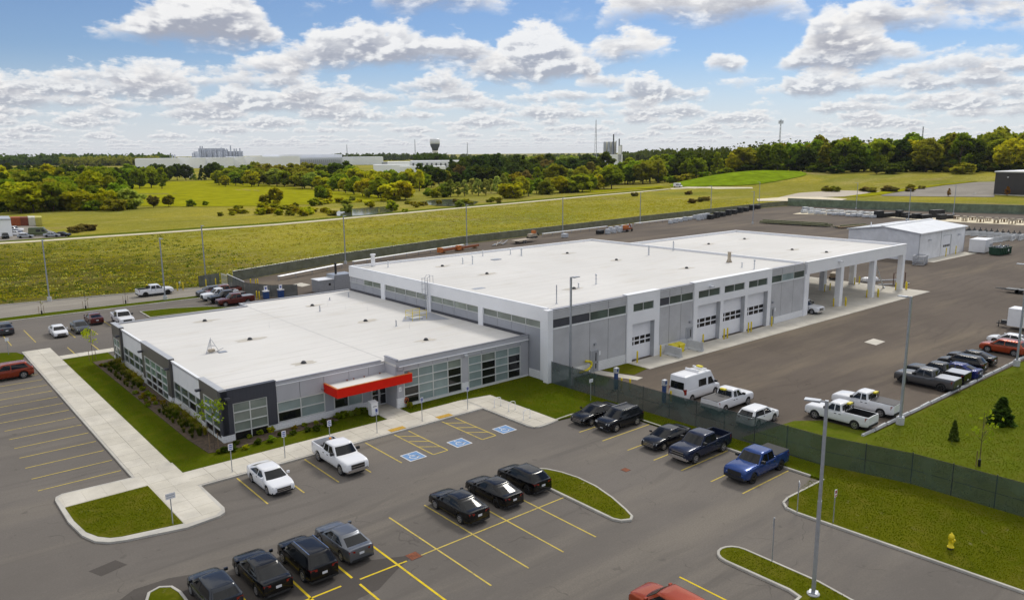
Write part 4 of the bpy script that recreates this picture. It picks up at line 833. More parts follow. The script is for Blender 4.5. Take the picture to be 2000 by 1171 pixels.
# ------------------------------------------------------------ vehicles
def cr(pts, x):                     # smooth curve through (x, z) points
    if x <= pts[0][0]: return pts[0][1]
    for i in range(len(pts)-1):
        if x <= pts[i+1][0]:
            (x0, a), (x1, b) = pts[i], pts[i+1]; t = (x-x0)/(x1-x0)
            m0 = ((b-pts[i-1][1])/(x1-pts[i-1][0]) if i > 0 else (b-a)/(x1-x0))*(x1-x0); m1 = ((pts[i+2][1]-a)/(pts[i+2][0]-x0) if i+2 < len(pts) else (b-a)/(x1-x0))*(x1-x0)
            lim = 3*abs(b-a); m0 = max(-lim, min(lim, m0)); m1 = max(-lim, min(lim, m1))
            return (2*t**3-3*t*t+1)*a+(t**3-2*t*t+t)*m0+(-2*t**3+3*t*t)*b+(t**3-t*t)*m1
    return pts[-1][1]
SPEC = {
 'sedan': dict(L=4.82, W=1.85, H=1.47, R=.335, ax=(1.46, -1.37), sill=.23, top=[(-2.41, .92), (-2.36, 1.06), (-2.05, 1.10), (-1.3, 1.06), (-.5, 1.0), (.9, .985), (1.6, .94), (2.1, .86), (2.32, .79), (2.41, .70)], belt=.965,
    gh=(1.36, .44, -1.10, -2.08), rw=.665, bp=-.20, cp=-1.05, kind='sedan'),
 'coupe': dict(L=4.85, W=1.86, H=1.46, R=.34, ax=(1.46, -1.40), sill=.23, top=[(-2.42, .95), (-2.37, 1.08), (-2.0, 1.12), (-1.3, 1.06), (-.5, 1.0), (.9, .99), (1.6, .95), (2.1, .88), (2.34, .80), (2.42, .72)], belt=.97,
    gh=(1.30, .40, -1.05, -1.92), rw=.66, bp=-.2, cp=-1.0, kind='sedan'),
 'hatch': dict(L=4.3, W=1.81, H=1.49, R=.33, ax=(1.30, -1.32), sill=.23, top=[(-2.15, .90), (-2.1, 1.05), (-1.7, 1.08), (-.5, 1.01), (.9, .99), (1.45, .95), (1.9, .87), (2.07, .80), (2.15, .70)], belt=.975,
    gh=(1.28, .46, -1.60, -2.08), rw=.67, bp=-.25, cp=-1.2, kind='hatch'),
 'suv': dict(L=4.66, W=1.88, H=1.70, R=.37, ax=(1.38, -1.34), sill=.29, top=[(-2.33, 1.0), (-2.28, 1.14), (-1.8, 1.18), (-.5, 1.11), (1.0, 1.11), (1.65, 1.07), (2.1, .99), (2.27, .92), (2.33, .80)], belt=1.085,
    gh=(1.38, .56, -1.80, -2.25), rw=.70, bp=-.28, cp=-1.25, kind='suv'),
 'pickup': dict(L=5.9, W=2.03, H=1.96, R=.41, ax=(1.93, -1.76), sill=.43, top=[(-2.95, 1.36), (-1.0, 1.36), (-.6, 1.28), (1.2, 1.28), (1.9, 1.27), (2.55, 1.22), (2.82, 1.17), (2.95, 1.06)], belt=1.27,
    gh=(1.36, .70, -.84, -1.0), rw=.79, bp=.02, cp=-.8, kind='pickup'),
 'pickup_ext': dict(L=5.9, W=2.03, H=1.96, R=.40, ax=(1.93, -1.76), sill=.43, top=[(-2.95, 1.35), (-.5, 1.35), (-.2, 1.28), (1.2, 1.28), (1.9, 1.27), (2.55, 1.22), (2.82, 1.17), (2.95, 1.06)], belt=1.27,
    gh=(1.36, .70, -.46, -.62), rw=.79, bp=.12, cp=-.45, kind='pickup'),
 'van': dict(L=5.9, W=2.06, H=2.72, R=.36, ax=(2.0, -1.75), sill=.32, top=[(-2.95, 1.35), (1.0, 1.33), (1.9, 1.26), (2.5, 1.16), (2.85, 1.02), (2.95, .85)], belt=1.33,
    gh=(2.3, 1.35, -2.82, -2.93), rw=.90, bp=.85, cp=-2.6, kind='van'),
}
def body_mesh(sp):
    L, W, R = sp['L'], sp['W'], sp['R']; Ra = R+.075; pk = sp['kind'] == 'pickup'; bedx = sp['gh'][3]-.03
    xs = set(np.linspace(-L/2, L/2, 33).round(3).tolist())
    for a in sp['ax']:
        for t in np.linspace(-1, 1, 13): xs.add(round(a+Ra*t, 3))
        xs.add(round(a-Ra-.012, 3)); xs.add(round(a+Ra+.012, 3))
    xs |= {L/2-.05, -L/2+.05, L/2-.14, -L/2+.14}
    if pk: xs |= {bedx, bedx-.01, -L/2+.075, -L/2+.085}
    xs = sorted(xs); sec = []
    for x in xs:
        e = max(0, (abs(x)-(L/2-.62))/.62); wv = W/2*(1-((.13 if not pk else .075) if x > 0 else .10)*e**2.4*(1 if not pk or x > 0 else .4))
        if e > .93: wv *= .97
        lo = sp['sill']+(.10*e*e)
        for a in sp['ax']:
            if abs(x-a) <= Ra: lo = max(lo, R*.98+math.sqrt(max(0, Ra*Ra-(x-a)**2)))
        zt = cr(sp['top'], x); zs = min(zt-.03, max(lo+.1, zt-.07)) if not (pk and x < bedx) else zt
        zs = max(zs, lo+.06)
        bed = pk and x < bedx-.005 and x > -L/2+.08
        fl = .02 if any(abs(x-a) < Ra for a in sp['ax']) else 0
        dz = zs-lo; p = [(wv*.95, lo), (wv*.985+fl, lo+.04), (wv+fl*.6, lo+dz*.30), (wv*1.0, lo+dz*.55), (wv*.988, lo+dz*.76), (wv*.968, lo+dz*.92), (wv*.94, zs)]
        if bed: p += [(wv-.10, zs+.004), (wv-.13, zs), (wv-.14, .82), (wv-.5, .80), (0, .80)]
        else: p += [(wv*.90, max(zs, zt-.034)), (wv*.84, max(zs, zt-.012)), (wv*.62, max(zs, zt)), (wv*.3, max(zs, zt+.012)), (0, max(zs, zt+.016))]
        sec.append([(x, y, z) for y, z in p]+[(x, -y, z) for y, z in p[-2::-1]])
    n = len(sec[0]); V = [v for s_ in sec for v in s_]; F = []
    for i in range(len(sec)-1):
        for j in range(n-1): F.append((i*n+j, (i+1)*n+j, (i+1)*n+j+1, i*n+j+1))
    F.append(tuple(range(n))); F.append(tuple(reversed(range((len(sec)-1)*n, len(sec)*n))))
    return V, F
def gh_fn(sp):
    xf0, xf1, xr1, xr0 = sp['gh']; zb, H = sp['belt']-.03, sp['H']; wb, wr = sp['W']/2*.945, sp['rw']
    rearz = max(zb, cr(sp['top'], xr0+.04)-.03)
    def P(t, u, front):                      # t 0 belt .. 1 roof edge, u -1..1 across
        wv = wb+(wr-wb)*t**.85
        if front: x = xf0+(xf1-xf0)*t-.16*u*u*(1-.45*t); z = zb+(H-.07-zb)*t
        else: x = xr0+(xr1-xr0)*t+.12*u*u*(1-.3*t); z = rearz+(H-.07-rearz)*t-.02*u*u
        return Vector((x, wv*u, z))
    return P, wb, wr, zb, H
def gh_mesh(sp):
    P, wb, wr, zb, H = gh_fn(sp); ts = [0, .25, .5, .75, .93, 1.0]; us = np.linspace(-1, 1, 9); rings = []
    for t in ts:
        fr_ = [P(t, u, True) for u in us]; re = [P(t, u, False) for u in us[::-1]]
        side = lambda a, b: [a+(b-a)*k+Vector((0, (1 if a.y > 0 else -1)*.035*math.sin(math.pi*k), 0)) for k in (.2, .4, .6, .8)]
        rings.append(fr_+side(fr_[-1], re[0])+re+side(re[-1], fr_[0]))
    # roof crown rings
    for k, dz in ((.94, .045), (.82, .065), (.5, .082)):
        b = rings[5]; c = sum(b, Vector())/len(b); rings.append([Vector((c.x+(p.x-c.x)*k, p.y*k, b[0].z+dz)) for p in b])
    n = len(rings[0]); V = [tuple(p) for r in rings for p in r]
    F = [(i*n+j, i*n+(j+1) % n, (i+1)*n+(j+1) % n, (i+1)*n+j) for i in range(len(rings)-1) for j in range(n)]
    F.append(tuple((len(rings)-1)*n+j for j in range(n))); return V, F
def glass_patch(P, front, t0, t1, u0, u1, off=.014):
    ts, us = np.linspace(t0, t1, 4), np.linspace(u0, u1, 9); V = []; F = []
    d = Vector((off*1.0, 0, off*.9)) if front else Vector((-off, 0, off*.7))
    for t in ts:
        for u in us: V.append(tuple(P(t, u, front)+d))
    for i in range(3):
        for j in range(8): F.append((i*9+j, i*9+j+1, (i+1)*9+j+1, (i+1)*9+j))
    return V, F
def side_glass(sp, s, a0, a1, fixed=None, t0=.06, t1=.91):
    """side window between fractions measured at belt and roof; a0/a1 = x at belt as ('f', gap) | ('r', gap) | x"""
    P, wb, wr, zb, H = gh_fn(sp); ts = (t0, (t0+t1)/2, t1); V = []
    def X(q, t):
        if isinstance(q, tuple): return (P(t, s, True).x-q[1]) if q[0] == 'f' else (P(t, s, False).x+q[1])
        return q
    for t in ts:
        pf, pr = P(t, s, True), P(t, s, False)
        for q in (a0, a1):
            x = X(q, t); k = (x-pf.x)/(pr.x-pf.x); p = pf+(pr-pf)*k; V.append((p.x, p.y+s*(.035*math.sin(math.pi*max(0, min(1, k)))+.012), p.z))
    F = [(0, 1, 3, 2), (2, 3, 5, 4)]
    return V, F if s < 0 else [f[::-1] for f in F]
VM_ = {}
def wheel_meshes(R):
    k = ('wheel', R)
    if k in VM_: return VM_[k]
    m = MB(); prof = [(R*.62, -.115), (R*.93, -.12), (R, -.085), (R, .085), (R*.93, .12), (R*.62, .115)]; n = 20
    V = [(r*math.cos(2*math.pi*i/n), y, r*math.sin(2*math.pi*i/n)) for r, y in prof for i in range(n)]
    F = [(q*n+i, q*n+(i+1) % n, (q+1)*n+(i+1) % n, (q+1)*n+i) for q in range(5) for i in range(n)]+[tuple(range(n)), tuple(5*n+i for i in range(n))[::-1]]
    ty = mesh_from('tyre', V, F, 'rubber', True)
    m = MB()
    V = [(r*math.cos(2*math.pi*i/n), y, r*math.sin(2*math.pi*i/n)) for r, y in ((R*.66, .118), (R*.66, .126), (R*.56, .128), (R*.55, .118)) for i in range(n)]
    m.add(V, [(q*n+i, q*n+(i+1) % n, (q+1)*n+(i+1) % n, (q+1)*n+i) for q in range(3) for i in range(n)])
    for i in range(5):
        a = 2*math.pi*i/5+.3; c, s_ = math.cos(a), math.sin(a); h = .055
        pts = [(R*.10*c-h*s_, R*.10*s_+h*c), (R*.10*c+h*s_, R*.10*s_-h*c), (R*.58*c+h*.8*s_, R*.58*s_-h*.8*c), (R*.58*c-h*.8*s_, R*.58*s_+h*.8*c)]
        m.add([(x, .119, z) for x, z in pts]+[(x, .130, z) for x, z in pts], [(4, 5, 6, 7), (0, 1, 5, 4), (1, 2, 6, 5), (2, 3, 7, 6), (3, 0, 4, 7)])
    m.add([(R*.16*math.cos(2*math.pi*i/10), .133, R*.16*math.sin(2*math.pi*i/10)) for i in range(10)], [tuple(range(10))])
    ri = mesh_from('rim', m.V, m.F, 'silver_rim'); VM_[k] = (ty, ri); return VM_[k]
def setmat(o, mat):
    o.material_slots[0].link = 'OBJECT'; o.material_slots[0].material = MATS[mat]
def get_mesh(key, fn, mat, smooth=True, ang=None):
    if key not in VM_:
        V, F = fn(); me = mesh_from(key[-1] if isinstance(key, tuple) else key, V, F, mat, smooth)
        if ang:
            bm = bmesh.new(); bm.from_mesh(me); bmesh.ops.recalc_face_normals(bm, faces=bm.faces)
            for e in bm.edges:
                if len(e.link_faces) == 2 and e.calc_face_angle(0) > R_(ang): e.smooth = False
            bm.to_mesh(me); bm.free()
        VM_[key] = me
    return VM_[key]
def vehicle(name, kind, loc, rz, pnt, label, cat='car', group=None, rim=None, grille='trim_plastic', bumper=None, cover=None, sunroof=False, rails=False, beacon=None, tail='lens_red', scale=1.0, simple=False, z=0.0, dark_roof=False):
    sp = SPEC[kind]; L, W, H, R = sp['L'], sp['W'], sp['H'], sp['R']
    r = empty(name, (*loc, z), rz, label, cat, group); r.scale = (scale,)*3 if not isinstance(scale, tuple) else scale
    b = link('body', get_mesh((kind, 'body'), lambda: body_mesh(sp), 'rubber', True, 50), r); setmat(b, pnt)
    g = link('cabin', get_mesh((kind, 'cabin'), lambda: gh_mesh(sp), 'rubber', True, 60), r); setmat(g, pnt)
    P = gh_fn(sp)[0]; van = sp['kind'] == 'van'
    def part(nm, fn, mat, par=r, sm=True, key=None): return link(nm, get_mesh((kind, key or nm, mat, nm), fn, mat, sm), par)
    part('windshield', lambda: glass_patch(P, True, .06, .90 if not van else .62, -.90, .90), 'glass_car')
    part('rear_window', lambda: glass_patch(P, False, .08 if sp['kind'] != 'van' else .06, .86 if not van else .60, -.84, .84), 'glass_car')
    bp, cp = sp['bp'], sp['cp']
    for s in (-1, 1):
        if van:
            part('side_window', lambda: side_glass(sp, s, ('f', .30), .80, t0=.03, t1=.56), 'glass_car', key='sw0%d' % s, sm=False)
            part('side_window', lambda: side_glass(sp, s, .50, -.75, t0=.06, t1=.58), 'glass_car', key='sw1%d' % s, sm=False)
        else:
            part('side_window', lambda: side_glass(sp, s, ('f', .22), bp+.045), 'glass_car', key='sw0%d' % s, sm=False)
            rg = ('r', .10 if sp['kind'] == 'pickup' else (.34 if sp['kind'] == 'sedan' else .24))
            part('side_window', lambda: side_glass(sp, s, bp-.045, rg), 'glass_car', key='sw1%d' % s, sm=False)
    if simple:
        ty, ri = wheel_meshes(R)
        for a in sp['ax']:
            for s in (-1, 1):
                t = link('wheel', ty, r, (a, s*(W/2-.125), R)); t.rotation_euler = (0, 0, 0 if s > 0 else math.pi)
        return r
    # underbody
    part('underbody', lambda: (lambda m: (m.V, m.F))(MB().box(-L/2+.25, L/2-.25, -W/2+.34, W/2-.34, .2, .7)), 'rubber', sm=False)
    ty, ri = wheel_meshes(R)
    for a in sp['ax']:
        for s in (-1, 1):
            t = link('wheel', ty, r, (a, s*(W/2-.125), R)); t.rotation_euler = (0, 0, 0 if s > 0 else math.pi)
            q = link('rim', ri, t)
            if rim: setmat(q, rim)
    pk = sp['kind'] == 'pickup'; zf = cr(sp['top'], L/2-.16)
    tall = pk or van
    # lamps, grille, bumpers follow the tapered ends
    def xe(y, rear=False): return (L/2+.004-.14*(abs(y)/(W/2))**6) if not rear else -(L/2+.004-.10*(abs(y)/(W/2))**6)
    zl = .92 if tall else (.83 if sp['kind'] == 'suv' else .68)
    for s in (-1, 1):
        def hl(s=s):
            m = MB(); y0, y1 = W*(.31 if tall else .27), W*.43; zz0, zz1 = (zl-.13, zl+.1) if tall else (zl-.06, zl+.08)
            m.add([(xe(y0)+.012, s*y0, zz0), (xe(y1)+.03, s*y1, zz0+.02), (xe(y1)-.13, s*(y1+.045), zz0+.04), (xe(y0)-.02, s*y0, zz1), (xe(y1)-.06, s*y1, zz1+.015), (xe(y1)-.30, s*(y1+.04), zz1+.02)], [(0, 1, 4, 3), (1, 2, 5, 4)] if s > 0 else [(3, 4, 1, 0), (4, 5, 2, 1)]); return m.V, m.F
        part('headlight', hl, 'lens_clear', sm=False, key='hl%d' % s)
        def tl(s=s):
            y0, y1 = (W*.395, W*.47) if tall else (W*.24, W*.445); zz0, zz1 = (.92, 1.26) if pk else ((.95, 1.5) if van else ((.93, 1.07) if sp['kind'] == 'suv' else (.84, .97)))
            m = MB(); m.add([(xe(y0, True)-.016, s*y0, zz0), (xe(y1, True)-.016, s*y1, zz0), (xe(y1, True)+.22, s*(y1+.055), zz0), (xe(y0, True)-.012, s*y0, zz1), (xe(y1, True)-.010, s*y1, zz1), (xe(y1, True)+.24, s*(y1+.05), zz1)], [(0, 1, 4, 3), (1, 2, 5, 4)]); return m.V, m.F
        part('taillight', tl, 'lens_red', sm=False, key='tl%d' % s)
        def mir(s=s):
            x = sp['gh'][0]-.42; zz = sp['belt']+.06; k = 1.35 if tall else 1
            m = MB(); yy = s*(W/2*.97); m.box(x-.06*k, x+.07*k, min(yy, yy+s*.2*k), max(yy, yy+s*.2*k), zz, zz+.15*k); return m.V, m.F
        o = part('mirror', mir, 'trim_plastic', sm=False, key='mi%d' % s)
        if not tall: setmat(o, pnt)
        if rails: 
            o = part('roof_rail', lambda: (lambda m: (m.V, m.F))(MB().box(sp['gh'][2]+.1, sp['gh'][1]-.2, s*sp['rw']*.86-.025, s*sp['rw']*.86+.025, H-.03, H+.045)), 'chrome', sm=False, key='rr%d' % s)
        if sp['kind'] in ('suv', 'sedan', 'hatch') :
            for xh in (bp-.12, cp+.02 if sp['kind'] != 'sedan' else -1.0):
                part('door_handle', lambda: (lambda m: (m.V, m.F))(MB().box(xh-.09, xh+.09, s*W*.489-.02, s*W*.489+.02, sp['belt']-.16, sp['belt']-.12)), 'trim_plastic', sm=False, key='dh%d%.2f' % (s, xh))
        elif pk:
            for xh in (bp-.1, -.75 if kind == 'pickup' else -.4):
                part('door_handle', lambda: (lambda m: (m.V, m.F))(MB().box(xh-.1, xh+.1, s*W*.495-.02, s*W*.495+.02, 1.04, 1.09)), 'trim_plastic', sm=False, key='dh%d%.2f' % (s, xh))
    gz0, gz1 = (.66, 1.02) if pk else ((.60, .84) if van else ((.52, .78) if sp['kind'] == 'suv' else (.42, .66)))
    def gri():
        m = MB(); ys = np.linspace(-W*.28, W*.28, 7); V = [(xe(y)+.022, y, z) for z in (gz0, gz1) for y in ys]; return V, [(j, j+1, 8+j, 7+j) for j in range(6)]
    o = part('grille', gri, 'trim_plastic', sm=False); setmat(o, 'trim_plastic')
    if grille != 'trim_plastic':
        def bars():
            m = MB()
            for z in (gz0, (gz0+gz1)/2, gz1):
                for y0, y1 in zip(np.linspace(-W*.28, W*.28, 7)[:-1], np.linspace(-W*.28, W*.28, 7)[1:]):
                    m.add([(xe(y0)+.03, y0, z-.025), (xe(y1)+.03, y1, z-.025), (xe(y1)+.03, y1, z+.025), (xe(y0)+.03, y0, z+.025)], [(0, 1, 2, 3)])
            return m.V, m.F
        o = part('grille_bar', bars, 'chrome', sm=False)
    def bump_(rear):
        def f():
            m = MB(); ys = np.linspace(-W*.46, W*.46, 9); z0, z1 = (.42, .63) if tall else (.26, .40); s = -1 if rear else 1
            V = [((xe(y, rear)+s*(.05 if tall else .015)), y, z) for z in (z0, z1) for y in ys]+[((xe(y, rear)-s*.10), y, z) for z in (z0, z1) for y in ys]
            return V, [(j, j+1, 10+j, 9+j) for j in range(8)]+[(9+j, 10+j, 28+j, 27+j) for j in range(8)]+[(18+j, 19+j, 1+j, j) for j in range(8)]+[(0, 9, 27, 18), (8, 17, 35, 26)]
        return f
    o = part('bumper', bump_(False), 'trim_plastic', sm=False, key='bf'); setmat(o, bumper or 'trim_plastic')
    o = part('bumper', bump_(True), 'trim_plastic', sm=False, key='br'); setmat(o, bumper or 'trim_plastic')
    part('license_plate', lambda: (lambda m: (m.V, m.F))(MB().box(L/2-.01, L/2+(.035 if tall else .012), -.16, .16, .45 if tall else .34, .58 if tall else .46)), 'plate', sm=False, key='pf')
    part('license_plate', lambda: (lambda m: (m.V, m.F))(MB().box(-L/2-.02, -L/2+.02, -.16, .16, .62 if tall else .66, .75 if tall else .80)), 'plate', sm=False, key='pr')
    if pk:
        bx0 = sp['gh'][3]-.06
        part('bed_floor', lambda: (lambda m: (m.V, m.F))(MB().box(-L/2+.1, bx0, -W/2+.15, W/2-.15, .80, .83).box(-L/2+.1, bx0, -W/2+.128, -W/2+.152, .82, 1.33).box(-L/2+.1, bx0, W/2-.152, W/2-.128, .82, 1.33).box(bx0-.01, bx0+.02, -W/2+.15, W/2-.15, .82, 1.22)), 'bed_liner', sm=False)
        if cover: o = part('bed_cover', lambda: (lambda m: (m.V, m.F))(MB().box(-L/2+.04, bx0, -W/2+.10, W/2-.10, 1.34, 1.40)), 'tonneau', sm=False); setmat(o, cover)
    if sunroof: part('sunroof', lambda: (lambda m: (m.V, m.F))(MB().box(sp['gh'][2]*.45, sp['gh'][1]-.2, -.42, .42, H-.01, H+.022)), 'paint_sunroof', sm=False)
    if beacon == 'rack':
        m = MB().box(-.05, .0, -.75, .75, 1.3, 1.36).box(-.05, 0, -.75, .75, 1.85, 1.9)
        for y in np.linspace(-.75, .7, 6): m.box(-.05, 0, y, y+.05, 1.3, 1.9)
        for v in range(len(m.V)): m.V[v] = (m.V[v][0]+sp['gh'][3]-.12, m.V[v][1], m.V[v][2])
        m.build('headache_rack', 'black', r, world=False); MB().box(sp['gh'][3]-.3, sp['gh'][3]-.02, -.28, .28, 1.9, 2.04).build('light_bar', 'plastic_yellow', r, world=False)
    if beacon == 'globe': MB().lathe([(.1, 0), (.11, .1), (.04, .14)], 10, (sp['gh'][2]-.02, -.3, H+.0)).build('beacon', 'lens_amber', r, True, world=False); MB().box(sp['gh'][3]-.1, sp['gh'][3]+.0, -.8, .8, 1.55, 1.72).build('cargo_bar', 'black', r, world=False)
    return r
# paints
paint('p_white', (.74, .745, .77)); paint('p_black', (.003, .003, .004)); paint('p_blackblue', (.004, .005, .009)); paint('p_navy', (.012, .018, .045), .2); paint('p_blue', (.018, .052, .20), .35); paint('p_grey', (.15, .16, .18), .6, .3); paint('p_silver', (.38, .39, .42), .6, .3)
paint('p_dgrey', (.022, .026, .034), .4); paint('p_red', (.24, .035, .012), .4); paint('p_orange', (.36, .06, .02), .4); paint('p_brown', (.16, .04, .02), .4); paint('p_maroon', (.11, .022, .018), .4); paint('p_charc', (.06, .064, .07), .5, .3); paint('p_gun', (.11, .11, .115), .6, .3); paint('p_bluesedan', (.014, .024, .14), .3); paint('p_green', (.10, .12, .05), .2)
N_, S_, E_, W_ = math.pi/2, -math.pi/2, 0.0, math.pi       # headings: +Y, -Y, +X, -X
V_ = vehicle
# centre row, noses towards the office
V_('parked_car', 'hatch', (12.2, 40.1), N_, 'p_dgrey', 'dark blue grey hatchback cut by the bottom edge, beside the small kerb end', group='row of dark cars in the middle of the lot')
V_('parked_car', 'sedan', (14.95, 40.3), N_, 'p_black', 'black sedan with orange red taillights left of the crossover with roof rails', group='row of dark cars in the middle of the lot')
V_('parked_suv', 'suv', (17.55, 39.9), N_, 'p_black', 'black crossover with chrome roof rails between a black and a grey sedan', 'SUV', 'row of dark cars in the middle of the lot', rails=True)
V_('parked_car', 'sedan', (20.25, 40.5), N_, 'p_grey', 'grey sedan at the right end of the near row of four', group='row of dark cars in the middle of the lot', scale=.97)
V_('parked_car', 'sedan', (28.5, 39.7), N_, 'p_black', 'black sedan with dark glass, nearest of the three beside the teardrop island', group='black cars beside the teardrop island')
V_('parked_car', 'sedan', (31.75, 39.9), N_, 'p_black', 'black sedan in the middle of the three beside the teardrop island', group='black cars beside the teardrop island', rim='dark_rim', scale=.97)
V_('parked_car', 'hatch', (34.75, 40.1), N_, 'p_black', 'black hatchback touching the teardrop grass island', group='black cars beside the teardrop island', rim='dark_rim')
# front row, noses away from the office
V_('parked_car', 'sedan', (20.65, 52.5), S_, 'p_white', 'white sedan parked nose out by the front sidewalk', grille='chrome')
V_('pickup_truck', 'pickup', (26.35, 52.55), S_, 'p_white', 'white crew cab pickup with amber beacon parked by the front sidewalk', 'pickup', bumper='chrome', beacon='globe', grille='chrome')
# row along the green fence, noses to the left
V_('parked_car', 'coupe', (48.95, 46.4), W_, 'p_black', 'black sedan at the far end of the row along the green fence', group='vehicles along the green fence', grille='chrome')
V_('parked_suv', 'suv', (49.35, 43.85), W_, 'p_blackblue', 'black crossover with chrome window line along the green fence', 'SUV', 'vehicles along the green fence', rails=True)
V_('parked_car', 'sedan', (49.15, 38.4), W_, 'p_blackblue', 'dark compact sedan beside the navy pickup along the fence', group='vehicles along the green fence', scale=.97, grille='chrome')
V_('pickup_truck', 'pickup', (49.35, 35.15), W_, 'p_navy', 'navy blue crew cab pickup with big chrome grille along the fence', 'pickup', 'vehicles along the green fence', grille='chrome', bumper='chrome')
V_('pickup_truck', 'pickup', (49.5, 30.1), W_, 'p_blue', 'bright blue crew cab pickup, nearest along the green fence', 'pickup', 'vehicles along the green fence', rim='dark_rim', cover='bed_liner')
# inside the yard behind the fence
van = V_('cargo_van', 'van', (61.3, 44.6), E_, 'p_white', 'tall white cargo van with roof light bar behind the green fence', 'van')
m = MB().box(.6, .75, -.8, .8, 2.83, 2.93).box(-.6, -.45, -.8, .8, 2.83, 2.93); m.build('roof_rack', 'white_paint', van, world=False); MB().box(.5, .85, -.3, .3, 2.93, 3.06).build('light_bar', 'plastic_yellow', van, world=False); MB().box(-.7, -.55, -.75, .75, 2.8, 2.86).build('rack_foot', 'white_paint', van, world=False)
V_('pickup_truck', 'pickup_ext', (60.9, 40.5), E_, 'p_white', 'white pickup with brown bed cover beside the cargo van', 'pickup', cover='tonneau', beacon='rack')
V_('parked_suv', 'suv', (59.35, 36.25), E_, 'p_white', 'white compact crossover behind the green fence', 'SUV', scale=.95)
V_('pickup_truck', 'pickup_ext', (64.95, 31.4), N_, 'p_white', 'white pickup with open black bed parked half on the grass', 'pickup', 'white work pickups by the yard kerb', beacon='rack')
V_('pickup_truck', 'pickup_ext', (69.75, 31.35), N_, 'p_white', 'white pickup with brown bed cover beside the open bed pickup', 'pickup', 'white work pickups by the yard kerb', cover='tonneau', beacon='rack')
V_('pickup_truck', 'pickup', (81.85, 30.8), N_, 'p_gun', 'grey crew cab pickup with silver bed cover, first of the row by the yard kerb', 'pickup', 'row of cars by the yard kerb', cover='p_silver', rim='dark_rim')
V_('pickup_truck', 'pickup', (85.0, 31.0), N_, 'p_black', 'black crew cab pickup with pale bed cover beyond the grey pickup', 'pickup', 'row of cars by the yard kerb', cover='p_silver')
V_('parked_car', 'coupe', (88.2, 30.4), N_, 'p_bluesedan', 'blue sedan mostly hidden behind the black pickup', group='row of cars by the yard kerb')
V_('parked_suv', 'suv', (91.4, 30.9), N_, 'p_black', 'black crossover between the blue and the black sedan', 'SUV', 'row of cars by the yard kerb')
V_('parked_car', 'sedan', (95.0, 31.2), N_, 'p_black', 'black sedan at the far end of the dark row by the yard kerb', group='row of cars by the yard kerb')
V_('parked_suv', 'suv', (102.4, 30.3), N_, 'p_orange', 'orange red crossover behind the right hand light pole', 'SUV', scale=1.03)
V_('parked_car', 'sedan', (107.5, 31.2), N_, 'p_white', 'white sedan at the right edge beyond the orange red crossover')
V_('pickup_truck', 'pickup', (107.3, 58.9), S_, 'p_white', 'white pickup driving out from under the drive-through canopy', 'pickup', grille='chrome', bumper='chrome')
# left and behind the office
V_('pickup_truck', 'pickup', (37.7, 142.5), E_, 'p_white', 'white pickup driving on the access road', 'pickup', beacon='rack', rim='dark_rim')
V_('parked_suv', 'suv', (10.05, 98.6), W_, 'p_red', 'dark red crossover at the left edge of the picture', 'SUV', scale=1.05)
V_('parked_car', 'sedan', (13.2, 125.6), N_, 'p_charc', 'grey sedan at the left edge behind the lawn strip', group='cars behind the office')
V_('parked_car', 'sedan', (18.6, 118.9), S_, 'p_white', 'white sedan facing the camera behind the office', group='cars behind the office', scale=.95, grille='chrome')
V_('parked_car', 'sedan', (21.4, 119.5), S_, 'p_charc', 'dark grey sedan beside the white one behind the office', group='cars behind the office', grille='chrome')
V_('parked_car', 'sedan', (24.2, 124.6), N_, 'p_maroon', 'dark sedan with maroon tail behind the office corner', group='cars behind the office')
V_('pickup_truck', 'pickup', (27.3, 121.2), S_, 'p_white', 'white pickup partly hidden by the office roof corner', 'pickup', 'cars behind the office')
V_('parked_suv', 'suv', (44.9, 136.2-1.0), W_, 'p_gun', 'grey crossover, farthest of the group by the gate', 'SUV', 'vehicles by the yard gate')
V_('pickup_truck', 'pickup_ext', (44.9, 130.8), W_, 'p_white', 'white pickup in the group by the gate', 'pickup', 'vehicles by the yard gate')
V_('pickup_truck', 'pickup', (45.0, 127.6), W_, 'p_black', 'black pickup with dark bed cover in the group by the gate', 'pickup', 'vehicles by the yard gate', cover='tonneau', bumper='chrome')
V_('pickup_truck', 'pickup', (45.0, 124.0), W_, 'p_maroon', 'maroon pickup with grey bed cover above the office roof edge', 'pickup', 'vehicles by the yard gate', cover='p_grey')
V_('pickup_truck', 'pickup', (46.5, 133.4), W_, 'p_brown', 'brown pickup half hidden behind the white one by the gate', 'pickup', 'vehicles by the yard gate')
V_('parked_suv', 'suv', (29.6, 22.4), N_, 'p_orange', 'copper red car cut off by the bottom edge', 'SUV', scale=1.0)
